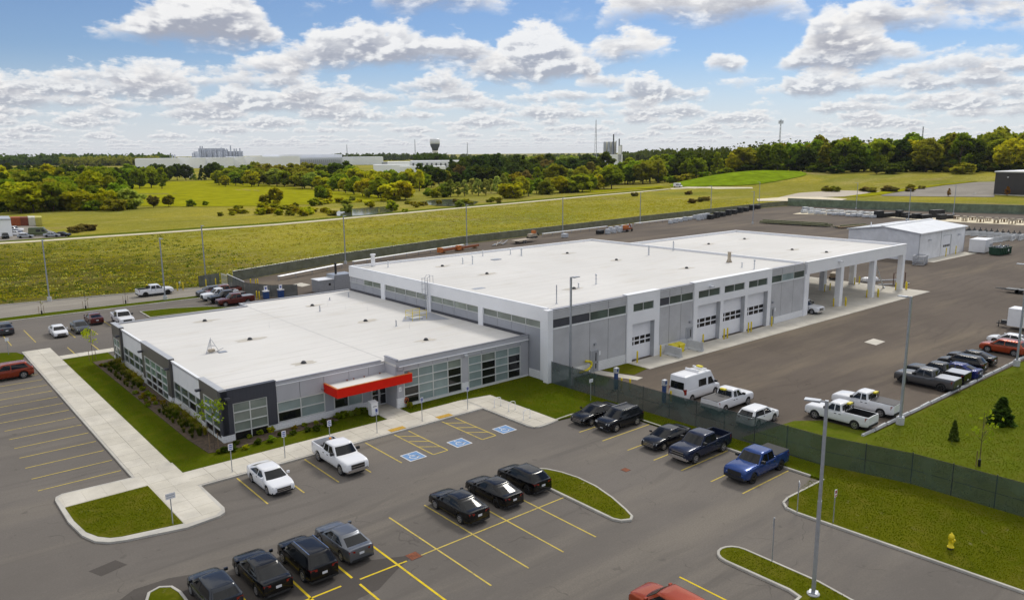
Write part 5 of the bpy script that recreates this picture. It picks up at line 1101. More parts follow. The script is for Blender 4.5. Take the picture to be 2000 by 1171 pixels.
# ------------------------------------------------------------ fences
def fence(name, pts, h, screen, label, bay=3.0, post='dark_steel', sub=True, screen_t=.012, z0=0.0):
    """chain-link fence with privacy screen: each bay's screen, each post and rail a part"""
    r = empty(name, (*pts[0], z0), 0, label, 'fence')
    prev = None
    for a, b in zip(pts[:-1], pts[1:]):
        a, b = Vector(a), Vector(b); n = max(1, round((b-a).length/bay)); d = (b-a)/n; u = d.normalized(); nn = Vector((-u.y, u.x))
        for i in range(n):
            p, q = a+d*i, a+d*(i+1)
            MB().tube((*p, z0), (*p, z0+h+.1), .035, n=6).build('post', post, r)
            segs = 6; V = []; F = []
            for k in range(segs+1):
                c = p+(q-p)*k/segs
                for zi, z in enumerate((.06, h*.5, h-.02)):
                    s = nn*((.03*math.sin(k*1.7+i*2.3)+.02*math.sin(k*3.1+i))*(1 if zi == 1 else .45))*(1 if sub else .3)-nn*.045
                    V.append((c.x+s.x, c.y+s.y, z0+z))
            F = [(k*3+j, (k+1)*3+j, (k+1)*3+j+1, k*3+j+1) for k in range(segs) for j in range(2)]
            MB().add(V, F).build('screen_panel', screen, r)
            MB().tube((*p, z0+h), (*q, z0+h), .028, n=6).build('rail', post, r)
            if sub: MB().tube((*p, z0+h*.5), (*q, z0+h*.5), .022, n=6).build('rail', post, r)
    p = Vector(pts[-1]); MB().tube((*p, z0), (*p, z0+h+.1), .04, n=6).build('post', post, r)
    return r
fence('screened_fence', [(53.55, 57.2), (54.0, 42), (54.45, 27.6), (55.95, 21.5), (56.35, 8.0), (56.6, 0)], 2.42, 'screen_green', 'long green screened chain-link fence between lot and yard')
fence('screened_fence', [(53.4, 147.2), (66.2, 151.7), (82.3, 157.3), (122.5, 166.8), (164.8, 171.2), (207.0, 176.4), (260, 180.8), (300.7, 184.4), (315.2, 183.4)], 2.1, 'screen_grey', 'grey screened fence along the meadow behind the yard', 5.0, sub=False, post='galv')
fence('screened_fence', [(315.2, 183.4), (317, 150), (324, 118), (330, 98), (336, 80), (352, 40)], 3.4, 'screen_far', 'tall green screened fence at the far end of the yard', 6.0, sub=False, post='galv')
fence('screened_fence', [(51.0, 143.4), (49.9, 132.2), (52.2, 126.4), (55.8, 123.8)], 2.1, 'screen_grey', 'dark screened fence behind the office beside the gate', 3.0, post='dark_steel')
fence('screened_fence', [(46.3, 145.4), (50.5, 146.6)], 2.1, 'screen_grey', 'short screened fence at the left of the gate', 2.2, post='dark_steel')
gt = empty('sliding_gate', (50.9, 146.5, 0), 0, 'white barred sliding gate at the yard entrance', 'gate')
for k in range(8): MB().tube((50.9, 146.4-.4*k, .15), (50.9, 146.4-.4*k, 2.0), .03, n=6).build('bar', 'galv_light', gt)
for z in (.15, 2.0): MB().tube((50.9, 146.5, z), (50.9, 143.4, z), .045, n=6).build('rail', 'trim_white', gt)
MB().tube((50.9, 143.4, 2.25), (49.9, 132.4, 2.25), .06, n=6).build('track', 'trim_white', gt)
# ------------------------------------------------------------ light poles
def light_pole(px, py, h, label, head=1, ang=0, base=True, tall=.75, grp='tall parking and yard light poles', xy=None):
    x, y = xy or G(px, py); r = empty('light_pole', (x, y, 0), ang, label, 'light pole', grp)
    if base: MB().lathe([(.34, 0), (.34, tall-.04), (.30, tall)], 14).build('footing', 'barrier', r, world=False); MB().box(-.22, .22, -.22, .22, tall, tall+.05).build('base_plate', 'galv', r, world=False)
    MB().box(-.10, .10, -.10, .10, tall if base else 0, h*.5).box(-.085, .085, -.085, .085, h*.5, h).build('pole', 'galv', r, world=False)
    MB().box(0, .5, -.03, .03, h-.12, h-.04).build('arm', 'galv', r, world=False)
    MB().add([(.3, -.2, h-.14), (1.1, -.22, h-.1), (1.1, .22, h-.1), (.3, .2, h-.14), (.3, -.2, h-.02), (1.1, -.22, h-.04), (1.1, .22, h-.04), (.3, .2, h-.02)], [(3, 2, 1, 0), (4, 5, 6, 7), (0, 1, 5, 4), (1, 2, 6, 5), (2, 3, 7, 6), (3, 0, 4, 7)]).build('lamp_head', 'galv', r, world=False)
    if head == 2: MB().add([(-.3, -.16, h-.12), (-1.05, -.2, h-.1), (-1.05, .2, h-.1), (-.3, .16, h-.12), (-.3, -.16, h-.02), (-1.05, -.2, h-.03), (-1.05, .2, h-.03), (-.3, .16, h-.02)], [(0, 1, 2, 3), (4, 7, 6, 5), (0, 4, 5, 1), (1, 5, 6, 2), (2, 6, 7, 3), (3, 7, 4, 0)]).build('lamp_head', 'galv', r, world=False)
    return r
light_pole(1588, 1163, 11.2, 'nearest light pole on the long rounded kerb island', ang=N_+.35, tall=.22)
light_pole(1757.5, 829, 11.6, 'light pole on concrete footing beside the two white work pickups', ang=N_)
light_pole(1985, 715, 11.6, 'light pole on concrete footing by the orange red crossover', ang=N_)
light_pole(0, 0, 11.5, 'light pole inside the fence in front of the garage corner', ang=0, xy=(54.75, 55.6))
light_pole(97, 588, 10.5, 'light pole on pale footing at the far left of the access road', ang=S_)
light_pole(323, 586, 10.6, 'light pole beside the white pickup on the access road', ang=S_)
for (px, py, lb) in ((402, 547, 'light pole behind the yard gate at the meadow edge'), (675, 515, 'light pole above the left end of the garage roof'), (912, 480, 'light pole behind the orange booms along the meadow fence'), (1099, 455, 'light pole behind the middle of the garage roof'),
                     (1250, 437, 'light pole behind the rows of grey cabinets'), (1388, 416, 'light pole behind the black cabinets'), (1482, 404, 'light pole at the far yard corner'), (1672, 408, 'light pole among the white pallets'), (1862, 419, 'light pole at the right among the black crates'), (1470, 437, 'light pole standing alone in the open yard'), (1774, 431, 'light pole behind the steel shed roof')):
    light_pole(px, py, 10.8, lb, head=1, ang=S_ if px < 1300 else N_, tall=.6)
# ------------------------------------------------------------ signs on posts
def sign(x, y, label, mat='sign_white', w=.30, h=.45, top=2.3, face=S_, prints=(), post='galv', z=.14, grp='small signs on posts'):
    r = empty('sign_post', (x, y, z), face-S_, label, 'sign', grp)
    MB().tube((0, .03, 0), (0, .03, top), .035, n=6).build('post', post, r, world=False)
    p = MB().box(-w/2, w/2, -.015, 0, top-h, top).build('panel', mat, r, world=False)
    for (m, x0, x1, z0, z1) in prints: MB().box(-w/2+x0*w, -w/2+x1*w, -.02, -.0155, top-h+z0*h, top-h+z1*h).build('print', m, p, world=False)
    return r
acc = (('sign_blue', .18, .82, .30, .85), ('sign_white', .36, .60, .45, .75), ('sign_blue', .15, .85, .08, .16)); vis = (('sign_blue', .2, .8, .70, .86), ('sign_blue', .15, .85, .42, .56), ('sign_blue', .22, .78, .14, .28))
sign(19.25, 56.4, 'blue and white sign left of the white sedan', prints=vis, w=.36, h=.52); sign(23.5, 56.35, 'blue and white sign right of the white sedan', prints=vis, w=.36, h=.52); sign(27.4, 56.2, 'blue and white sign behind the white crew cab pickup', prints=vis, w=.36, h=.52)
sign(31.95, 56.35, 'accessible parking sign left of the entrance walk', prints=acc, w=.30, h=.5); sign(36.55, 56.2, 'accessible parking sign right of the entrance walk', prints=acc, w=.30, h=.5); sign(41.65, 56.1, 'accessible parking sign at the far end of the front sidewalk', prints=acc, w=.30, h=.5)
for (px, py, lb, ww, hh, tp, face, pr) in ((1154, 782, 'white sign in front of the fence behind the black sedan', .5, .33, 2.2, N_+math.pi, (('sign_grey', .1, .9, .6, .8), ('sign_grey', .1, .9, .2, .4))), (338, 1023, 'small grey blue sign on the corner grass island', .62, .4, 2.2, S_, (('sign_grey', .1, .9, .55, .8), ('sign_grey', .1, .9, .2, .4))),
        (1558, 997, 'white sign on the grass by the blue pickup', .55, .36, 2.1, S_+.6, (('sign_grey', .1, .9, .55, .8), ('sign_grey', .1, .9, .2, .4))), (1628, 1020, 'no parking sign with red print on the hydrant lawn', .32, .5, 2.3, S_, (('sign_red', .2, .8, .5, .9), ('sign_white', .36, .64, .6, .8), ('sign_red', .12, .88, .1, .28))), (17, 692, 'small white sign at the left by the lawn strip', .4, .4, 2.1, S_, ())):
    x, y = G(px, py, .14); sign(x, y, lb, w=ww, h=hh, top=tp, face=face, prints=pr, post='galv')
x, y = G(1507, 1094, .14); sign(x, y, 'grey sign seen edge-on on the rounded island', 'sign_grey', .1, .62, 2.75, N_)
# ------------------------------------------------------------ hydrant, bike racks, post box, small front things
hx_, hy_ = G(1856, 1071, .13); hy = empty('fire_hydrant', (hx_, hy_, .13), R_(50), 'yellow fire hydrant on the lawn', 'hydrant'); hy.scale = (1.25, 1.25, 1.15)
MB().lathe([(.16, .10), (.16, .14), (.11, .16), (.105, .55), (.13, .57), (.13, .62), (.12, .64)], 14).build('barrel', 'bollard_yellow', hy, True, world=False); MB().lathe([(.14, .64), (.14, .68), (.115, .78), (.06, .85), (.035, .86), (.035, .92)], 14).build('bonnet', 'bollard_yellow', hy, True, world=False)
MB().lathe([(.13, 0), (.13, .10)], 12).build('standpipe', 'dark_steel', hy, True, world=False)
for d in ((1, 0), (-1, 0)): n_ = MB().tube((d[0]*.09, 0, .5), (d[0]*.2, 0, .5), .055, n=10).build('nozzle', 'bollard_yellow', hy, world=False)
MB().tube((0, -.09, .48), (0, -.19, .48), .075, n=12).build('pumper_nozzle', 'bollard_yellow', hy, world=False); MB().tube((0, -.19, .48), (0, -.2, .48), .07, n=12).build('cap', 'black', hy, world=False)
for i, (px, py) in enumerate(((972, 793), (1000, 801), (1029, 817))):
    x, y = G(px, py, .15); r = empty('bike_rack', (x, y, .15), 0, ('white hoop bike rack, farthest from the parked black sedan', 'white hoop bike rack in the middle of three', 'white hoop bike rack nearest the kerb end')[i], 'bike rack', 'bike racks')
    MB().path([(-.4, 0, 0), (-.4, 0, .7)]+[(-.4*math.cos(t), 0, .7+.2*math.sin(t)) for t in np.linspace(.3, math.pi-.3, 6)]+[(.4, 0, .7), (.4, 0, 0)], .03, 6).build('hoop', 'trim_white', r, world=False)
    for xx in (-.4, .4): MB().lathe([(.09, 0), (.09, .015)], 10, (xx, 0, 0)).build('flange', 'galv', r, world=False)
r = empty('drop_box', (34.05, 60.6, .13), 0, 'white metal drop box beside the entrance walk', 'drop box'); MB().box(-.35, .35, -.3, .3, .1, 1.25).build('cabinet', 'white_paint', r, world=False); MB().add([(-.37, -.33, 1.25), (.37, -.33, 1.25), (.37, .33, 1.25), (-.37, .33, 1.25), (-.37, -.33, 1.32), (.37, -.33, 1.32), (.37, .33, 1.42), (-.37, .33, 1.42)], [(4, 5, 6, 7), (0, 1, 5, 4), (1, 2, 6, 5), (2, 3, 7, 6), (3, 0, 4, 7)]).build('lid', 'white_paint', r, world=False); MB().box(-.3, .3, -.25, .25, 0, .1).build('plinth', 'dark_steel', r, world=False); MB().box(-.2, .2, -.31, -.301, .95, 1.0).build('slot', 'black', r, world=False)
r = empty('hose_reel', (37.75, 60.72, .55), 0, 'orange hose coiled on the wall beside the entrance', 'hose'); MB().path([(.22*math.cos(t), -.03*math.sin(t*3), .22+.28*math.sin(t)) for t in np.linspace(0, 12.4, 26)], .035, 6).build('coil', 'hose_orange', r, world=False); MB().box(-.06, .06, -.02, .1, .2, .5).build('bracket', 'rust', r, world=False)
for i, (px, py, sz) in enumerate(((808, 1085, 1.0), (1222, 917, .75))):
    x, y = G(px, py); r = empty('catch_basin', (x, y, 0), 0, ('rusty catch basin grate in the stall line', 'rusty catch basin grate in the drive aisle')[i], 'grate', 'catch basins')
    MB().box(-.4*sz, .4*sz, -.4*sz, .4*sz, -.02, .014).build('frame', 'iron_red', r, world=False)
    for k in range(6): MB().box(-.34*sz, .34*sz, (-.33+k*.12)*sz, (-.26+k*.12)*sz, .014, .026).build('bar', 'rust', r, world=False)
# ------------------------------------------------------------ bollards
BOL = None
def bollard(x, y, label, grp, h=1.15, z=.04):
    global BOL
    if BOL is None:
        BOL = (mesh_from('post', *(lambda m: (m.V, m.F))(MB().lathe([(.10, 0), (.10, 1.02), (.085, 1.08), (.04, 1.11)], 12)), 'bollard_yellow', True), mesh_from('collar', *(lambda m: (m.V, m.F))(MB().lathe([(.14, 0), (.14, .03), (.10, .05)], 12)), 'concrete', True))
    r = empty('bollard', (x, y, z), 0, label, 'bollard', grp); o = link('post', BOL[0], r); o.scale = (1, 1, h/1.11); link('collar', BOL[1], r); return r
for (x, y, lb) in ((66.45, 56.5, 'yellow bollard left of the single roll-up door'), (70.65, 56.5, 'yellow bollard right of the single roll-up door'), (79.0, 56.5, 'yellow bollard left of the three roll-up doors'), (83.5, 56.5, 'left bollard of the pair between first and second of three doors'), (84.25, 56.5, 'right bollard of the pair between first and second of three doors'), (89.05, 56.5, 'left bollard of the pair between second and third of three doors'), (89.7, 56.5, 'right bollard of the pair between second and third of three doors'), (94.75, 56.5, 'yellow bollard right of the three roll-up doors')):
    bollard(x, y, lb, 'garage door bollards', 1.45)
for cx_, nm in ((115.4, 'first'), (126.4, 'second'), (137.1, 'third')):
    for (dx, dy, sd) in ((-1.2, .3, 'left'), (.35, -.9, 'front'), (1.2, -.4, 'right')): bollard(cx_+dx, 57.35+dy, 'yellow bollard at the %s of the %s front canopy column' % (sd, nm), 'canopy column bollards', 1.35)
    for (dx, dy, sd) in ((-.9, -.9, 'left'), (.9, -.9, 'right'), (.9, .9, 'far')): bollard(cx_+dx, 66+dy, 'yellow bollard at the %s of the %s inner canopy column' % (sd, nm), 'inner canopy column bollards', 1.35)
for (px, py, lb) in ((347, 568, 'left yellow bollard by the gate keypad'), (358, 567, 'right yellow bollard by the gate keypad'), (403, 561, 'yellow bollard in front of the gate'), (422, 559, 'yellow bollard inside the gate'), (490, 560, 'yellow bollard of three behind the gate, leftmost'), (500, 561, 'yellow bollard of three behind the gate, middle'), (504, 560, 'yellow bollard of three behind the gate, rightmost'), (502, 585, 'low yellow bollard left of the blue bin'), (507, 586, 'low yellow bollard nearest the blue bin')):
    bollard(*G(px, py), lb, 'gate bollards', 1.5)
for (x, y, lb) in ((57.6, 51.0, 'yellow bollard behind the fence by the first charger'), (58.0, 50.2, 'second yellow bollard behind the fence by the first charger'), (57.9, 44.9, 'yellow bollard behind the fence by the second charger')): bollard(x, y, lb, 'charger bollards', 1.2)
for x in (187.8, 193.4): bollard(x, 69.2, 'yellow bollard %s of the shed door' % ('left' if x < 190 else 'right'), 'shed bollards', 2.0)
kp = empty('gate_keypad', (*G(352, 567), 0), 0, 'slim keypad post between two yellow bollards by the gate', 'keypad'); MB().tube((0, 0, 0), (0, 0, 1.4), .04).build('post', 'galv', kp, world=False); MB().box(-.12, .12, -.12, .06, 1.3, 1.65).build('box', 'galv_light', kp, world=False)
for i, (x, y) in enumerate(((57.2, 51.4), (57.5, 45.4))):
    r = empty('charger_post', (x, y, 0), 0, ('blue charging pedestal behind the fence near the side door', 'blue charging pedestal behind the fence near the cargo van')[i], 'charger', 'chargers'); MB().box(-.16, .16, -.14, .14, 0, 1.75).build('pedestal', 'plastic_blue', r, world=False); MB().box(-.22, .22, -.2, .16, 1.75, 2.3).build('head', 'galv_light', r, world=False); MB().box(-.12, .12, -.21, -.2, 1.9, 2.2).build('screen', 'plastic_blue', r, world=False)
gp_ = empty('gas_pipe', (58.3, 56.9, 0), 0, 'yellow gas pipe bent out of the wall beside the grey door', 'pipe'); MB().path([(-.9, -.05, .55), (.2, -.05, .62), (.7, -.05, .8), (.95, -.05, 1.1), (.9, -.05, 1.4), (.6, -.05, 1.55), (.25, .3, 1.55)], .13, 10).build('pipe_run', 'plastic_yellow', gp_, True, world=False)
for x in (-.6, .3): MB().tube((x, -.05, 0), (x+.15, -.05, .6), .04).build('support', 'dark_steel', gp_, world=False)
MB().tube((1.3, -.05, 0), (1.15, -.05, 1.6), .03).build('stay', 'galv', gp_, world=False)
# jersey barriers round the yellow bins
def jersey(x, y, rz, L, label, grp, h=.95, mat='barrier'):
    r = empty('concrete_barrier', (x, y, .03), rz, label, 'barrier', grp); p = [(-.32, 0), (.32, 0), (.32, .09), (.16, .32), (.10, h), (-.10, h), (-.16, .32), (-.32, .09)]
    V = [(-L/2, a, b) for a, b in p]+[(L/2, a, b) for a, b in p]; F = [(i, (i+1) % 8, 8+(i+1) % 8, 8+i) for i in range(8)]+[tuple(range(8))[::-1], tuple(range(8, 16))]
    MB().add(V, F).build('block', mat, r, world=False)
    for x_ in (-L*.25, L*.25): MB().box(x_-.12, x_+.12, -.325, .325, -.0, .06).build('fork_slot', 'dark_steel', r, world=False)
    return r
jersey(72.1, 55.75, R_(88), 2.4, 'concrete barrier left of the yellow bins', 'barriers round the yellow bins', 1.15); jersey(76.3, 55.75, R_(94), 2.3, 'concrete barrier right of the yellow bins', 'barriers round the yellow bins', 1.15); jersey(76.0, 57.0-.1, R_(2), 2.4, 'concrete barrier against the wall behind the yellow bins', 'barriers round the yellow bins', 1.15)
for i, (x, y) in enumerate(((73.2, 56.6), (74.3, 56.5))):
    r = empty('storage_bin', (x, y, .05), 0, ('yellow plastic bin with lid, left of the pair', 'yellow plastic bin with lid, right of the pair')[i], 'bin', 'yellow bins'); MB().add([(-.4, -.35, 0), (.4, -.35, 0), (.4, .35, 0), (-.4, .35, 0), (-.5, -.42, .9), (.5, -.42, .9), (.5, .42, .9), (-.5, .42, .9)], [(3, 2, 1, 0), (0, 1, 5, 4), (1, 2, 6, 5), (2, 3, 7, 6), (3, 0, 4, 7)]).build('tub', 'plastic_yellow', r, world=False); MB().add([(-.55, -.48, .9), (.55, -.48, .9), (.55, .48, .9), (-.55, .48, .9), (-.5, -.4, 1.0), (.5, -.4, 1.0), (.5, .4, 1.1), (-.5, .4, 1.1)], [(3, 2, 1, 0), (4, 5, 6, 7), (0, 1, 5, 4), (1, 2, 6, 5), (2, 3, 7, 6), (3, 0, 4, 7)]).build('lid', 'plastic_yellow', r, world=False)
# kerb stops along the yard grass: one by one
for i in range(22):
    x = 63.9+i*2.25+(.0 if i < 1 else 0); y = 28.35-.012*(x-64)+random.uniform(-.04, .04)
    r = empty('wheel_stop', (x, y, .03), random.uniform(-.03, .03), 'white concrete wheel stop in the line along the yard grass', 'wheel stop', 'wheel stops along the yard grass')
    MB().add([(-1.06, -.13, 0), (1.06, -.13, 0), (1.06, .13, 0), (-1.06, .13, 0), (-1.03, -.08, .2), (1.03, -.08, .2), (1.03, .08, .2), (-1.03, .08, .2)], [(3, 2, 1, 0), (4, 5, 6, 7), (0, 1, 5, 4), (1, 2, 6, 5), (2, 3, 7, 6), (3, 0, 4, 7)]).build('stop', 'barrier', r, world=False)
    for xx in (-.6, .6): MB().lathe([(.03, .2), (.03, .212)], 8, (xx, 0, 0)).build('pin', 'dark_steel', r, world=False)
# ------------------------------------------------------------ yard equipment
def crate(px, py, w, d, h, mat, name, label, grp, rz=0, lid=True, cat='crate', z=0.01):
    x, y = G(px, py); r = empty(name, (x, y, z), rz, label, cat, grp)
    b = MB().box(-w/2, w/2, -d/2, d/2, .12, h).build('box', mat, r, world=False)
    for s in (-1, 1): MB().box(-w/2, w/2, s*d*.35-.06, s*d*.35+.06, 0, .12).build('skid', 'wood', r, world=False)
    if lid: MB().box(-w/2-.04, w/2+.04, -d/2-.04, d/2+.04, h, h+.06).build('lid', mat, r, world=False)
    for s in (-1, 1): MB().box(s*w*.25-.03, s*w*.25+.03, -d/2-.03, -d/2, .2, h-.1).build('rib', mat, r, world=False)
    return r
for i in range(9):
    px = 1388+i*11.5; crate(px, 428-i*2.5, 2.6, 1.6, 1.6+.5*(i % 2), 'black', 'transformer_cabinet', 'black steel cabinet in the row by the far yard fence', 'black cabinets by the far fence', .2, cat='cabinet')
for i in range(8):
    px = 1187+i*6; crate(px, 457-i*.9-(4 if i % 2 else 0), 1.3, 1.1, 1.4, 'galv_light', 'grey_cabinet', 'grey slatted cabinet in the block behind the garage roof', 'grey cabinets behind the roof', .2, cat='cabinet')
for i in range(6): crate(1310+i*9.5, 437-i*1.8, 1.4, 1.2, 1.1+.3*(i % 2), 'galv_light', 'grey_cabinet', 'grey cabinet in the low row along the meadow fence', 'low grey cabinets', .2, cat='cabinet')
for i in range(4): crate(1365+i*5.5, 430-i*.9, 1.3, 1.3, 2.0, 'galv_light', 'grey_cabinet', 'tall grey cabinet beside the black ones', 'tall grey cabinets', .2, cat='cabinet')
crate(1172, 457, 2.6, 1.4, 1.1, 'black', 'tool_box', 'low black box behind the garage roof', 'black box behind roof', .2)
crate(1103, 464, 1.7, 1.4, 1.1, 'galv_light', 'grey_cabinet', 'single grey cabinet by the light pole behind the roof', 'single cabinet', .2, cat='cabinet')
for i in range(24):
    px = 1572+(i % 12)*12+random.uniform(-2, 2); py = 416+(i % 12)*.9-(6 if i >= 12 else 0)+random.uniform(-.5, .5); x, y = G(px, py)
    r = empty('pallet_stack', (x, y, .02), random.uniform(-.15, .15)-.3, 'white pallet load in the rows before the far green fence', 'pallet', 'white pallet loads')
    MB().box(-1.1, 1.1, -.7, .7, .15, .15+random.uniform(.7, 1.2)).build('load', 'galv_light', r, world=False)
    for s in (-.5, 0, .5): MB().box(-1.1, 1.1, s-.06, s+.06, 0, .15).build('runner', 'wood', r, world=False)
for i, (px, py, w, h) in enumerate(((1716, 425, 3, 2.4), (1728, 424, 4, 1.4), (1740, 423, 3, 1.4), (1756, 424, 2, 2.4), (1768, 425, 2.5, 1.8), (1777, 426, 3, 1.2), (1790, 427, 3, 1.8), (1806, 427, 5, 1.4), (1829, 424, 6, 2.6), (1838, 429, 3, 1.8), (1850, 427, 6, 1.3))):
    crate(px, py, w, 1.8, h, 'black', 'steel_crate', ('black steel crate before the far green fence, ' + ('tallest at the left end', 'long and low beside the tallest', 'third from the left', 'narrow upright', 'short one beside the narrow upright', 'very low one', 'middle height one', 'long one left of the biggest', 'biggest with flat top', 'one in front of the biggest', 'long low one at the right end')[i]), 'black crates before the far fence', -.3)
for i in range(9):
    x, y = G(1868+i*15.5, 428+i*.9+(3 if i % 2 else 0)); r = empty('spool_stand', (x, y, .02), random.uniform(-.4, .2), 'tan crate or stand at the right end of the far yard', 'stand', 'tan stands in the far yard')
    MB().box(-1.2, 1.2, -.8, .8, 1.0, 1.2).build('top', 'tan_crate', r, world=False)
    for sx_ in (-.9, .9):
        for sy_ in (-.5, .5): MB().box(sx_-.12, sx_+.12, sy_-.12, sy_+.12, 0, 1.0).build('leg', 'wood', r, world=False)
    if i % 2: MB().box(-.7, .7, -.5, .5, 1.2, 1.8).build('load', 'tan_crate', r, world=False)
tag(MB().prism([G(1548, 418), G(1600, 408), G(1700, 415), G(2000, 431), G(2000, 440), G(1800, 430), G(1690, 421)], .01, .03).build('gravel_strip', 'sand'), 'strip of pale gravel under the crates at the far fence', 'gravel', kind='structure')
def pole_pile(a, b, n, rad, label, mats=('pole_wood',), cat='poles', name='pole_stack'):
    A, B = Vector(G(*a)), Vector(G(*b)); r = empty(name, (*((A+B)/2), .01), 0, label, cat); d = (B-A).normalized(); nn = Vector((-d.y, d.x)); k = 0; rows = []
    while n > 0: rows.append(min(n, max(3, 9-2*len(rows)))); n -= rows[-1]
    for ri, c in enumerate(rows):
        for i in range(c):
            o = nn*((i-(c-1)/2)*rad*2.05); z = .25+rad+ri*rad*1.8; e = random.uniform(-1.2, 1.2)
            MB().tube((*(A+o+d*e), z), (*(B+o+d*e), z), rad, rad*.75, 7).build('pole', mats[k % len(mats)], r); k += 1
    for t in (.15, .5, .85):
        c = A+(B-A)*t; MB().box(c.x-.2, c.x+.2, c.y-2.2, c.y+2.2, 0, .25).build('bearer', 'galv', r)
    return r
pole_pile((1492, 436), (1617, 443), 18, .2, 'long stack of greenish utility poles in the yard'); pole_pile((1636, 446), (1686, 442), 10, .2, 'shorter stack of brown utility poles left of the shed', ('wood', 'pole_wood'))
for i, (a, b, lb) in enumerate((((545, 548), (668, 523), 'long white steel tubes on low stands behind the office'), ((690, 518), (905, 484), 'long white steel tubes on stands above the garage roof edge'), ((1060, 462), (1185, 447), 'white steel tubes on stands behind the trailer'), ((1240, 441), (1380, 424), 'white steel tubes on stands along the far meadow fence'))):
    A, B = Vector(G(*a)), Vector(G(*b)); r = empty('tube_rack', (*A, 0), 0, lb, 'rack', 'white tube racks'); d = (B-A).normalized(); nn = Vector((-d.y, d.x)); n = int((B-A).length/4)
    for k in range(n+1):
        c = A+(B-A)*k/n; m = MB(); 
        MB().box(c.x-.06, c.x+.06, c.y-.06, c.y+.06, 0, .75).build('stand', 'galv', r)
    for k in range(3): MB().tube((*(A+nn*(k-1)*.28), .85), (*(B+nn*(k-1)*.28), .85), .11, .11, 6).build('tube', 'white_paint', r)
# trailer with machine behind the roof
def trailer(px, py, L, rz, label, deck='tan_crate', load=None):
    x, y = G(px, py); r = empty('flat_trailer', (x, y, 0), rz, label, 'trailer')
    MB().box(-L/2, L/2, -1.2, 1.2, .75, .95).build('deck', deck, r, world=False); MB().add([(L/2, -.7, .7), (L/2, .7, .7), (L/2+1.6, 0, .65), (L/2, -.7, .85), (L/2, .7, .85), (L/2+1.6, 0, .8)], [(0, 1, 2), (3, 5, 4), (0, 2, 5, 3), (1, 4, 5, 2)]).build('drawbar', 'black', r, world=False)
    ty, ri = wheel_meshes(.40)
    for xx in (-.5, .4):
        for s in (-1, 1): t = link('wheel', ty, r, (xx-L*.12, s*1.3, .4)); t.rotation_euler = (0, 0, 0 if s > 0 else math.pi); link('rim', ri, t)
    return r
t_ = trailer(1022, 474, 8, .2, 'tan flatbed trailer with machinery behind the garage roof'); 
mc = empty('trenching_machine', (*(Vector(G(1040, 471))), .95), .2, 'tan tracked machine carried on the flatbed trailer', 'machine'); MB().box(-1.4, 1.0, -.7, .7, .35, 1.2).build('hood', 'tan_crate', mc, world=False); MB().box(-1.6, 1.2, -.9, -.5, 0, .45).box(-1.6, 1.2, .5, .9, 0, .45).build('tracks', 'black', mc, world=False); MB().box(.3, 1.0, -.6, .6, 1.2, 2.0).build('cab', 'orange_paint', mc, world=False); MB().path([(1.0, 0, .9), (2.2, 0, 1.3), (3.0, 0, .4)], .14).build('boom', 'dark_steel', mc, world=False)
for i, (px, py, lb) in enumerate(((880, 492, 'orange steel boom lying behind the garage roof edge, left one'), (915, 487, 'orange steel boom lying behind the garage roof edge, right one'))):
    x, y = G(px, py); r = empty('steel_boom', (x, y, 0), .22, lb, 'boom', 'orange booms'); MB().box(-4, 4, -.25, .25, .5, .95).build('beam', 'rust', r, world=False); MB().box(-4.4, -3.2, -.5, .5, .3, 1.4).build('head', 'orange_paint', r, world=False)
    for xx in (-2.5, 2.5): MB().box(xx-.2, xx+.2, -.6, .6, 0, .5).build('block', 'wood', r, world=False)
r = empty('steel_bundle', (*G(970, 480), 0), .22, 'jumble of steel fittings behind the garage roof', 'scrap')
for k in range(14): a = random.uniform(-3, 3); MB().tube((a, random.uniform(-.8, .8), .2), (a+random.uniform(1, 3), random.uniform(-.8, .8), random.uniform(.3, 1.2)), .09, n=6).build('bar', random.choice(('galv', 'wood', 'tan_crate', 'dark_steel')), r, world=False)
r = empty('cable_plough', (*G(1225, 452), 0), .2, 'rust orange machine frame behind the grey cabinets', 'machine'); MB().box(-2.2, 2.2, -.6, .6, .6, 1.1).build('frame', 'rust', r, world=False); MB().box(-1.6, -.4, -.7, .7, 1.1, 2.0).build('engine', 'orange_paint', r, world=False); MB().path([(.5, 0, 1.0), (1.4, 0, 2.3), (2.4, 0, 1.0)], .15).build('boom', 'rust', r, world=False)
ty, ri = wheel_meshes(.40)
for xx in (-1.5, 1.5):
    for s in (-1, 1): link('wheel', ty, r, (xx, s*.8, .4))
# generator, bins behind the office
r = empty('generator', (63.2, 125.5, 0), 0, 'grey generator with black exhaust behind the office roof', 'generator'); MB().box(-3.2, .2, -1.4, 1.4, 0, 2.2).build('enclosure', 'galv', r, world=False); MB().add([(-.2, -1.5, 0), (3.5, -1.5, 0), (3.5, 1.5, 0), (-.2, 1.5, 0), (-.2, -1.5, 2.9), (3.5, -1.5, 2.9), (3.5, 1.5, 2.9), (-.2, 1.5, 2.9)], [(4, 5, 6, 7), (0, 1, 5, 4), (1, 2, 6, 5), (2, 3, 7, 6), (3, 0, 4, 7)]).build('engine_house', 'galv', r, world=False); MB().box(-3.3, .1, -1.5, 1.5, 2.2, 2.3).build('roof', 'white_paint', r, world=False); MB().tube((.9, 0, 2.9), (.9, 0, 4.9), .2, n=10).build('exhaust', 'black', r, world=False); MB().box(-1.3, -.9, -1.45, -1.39, 1.2, 1.6).build('louvre', 'black', r, world=False)
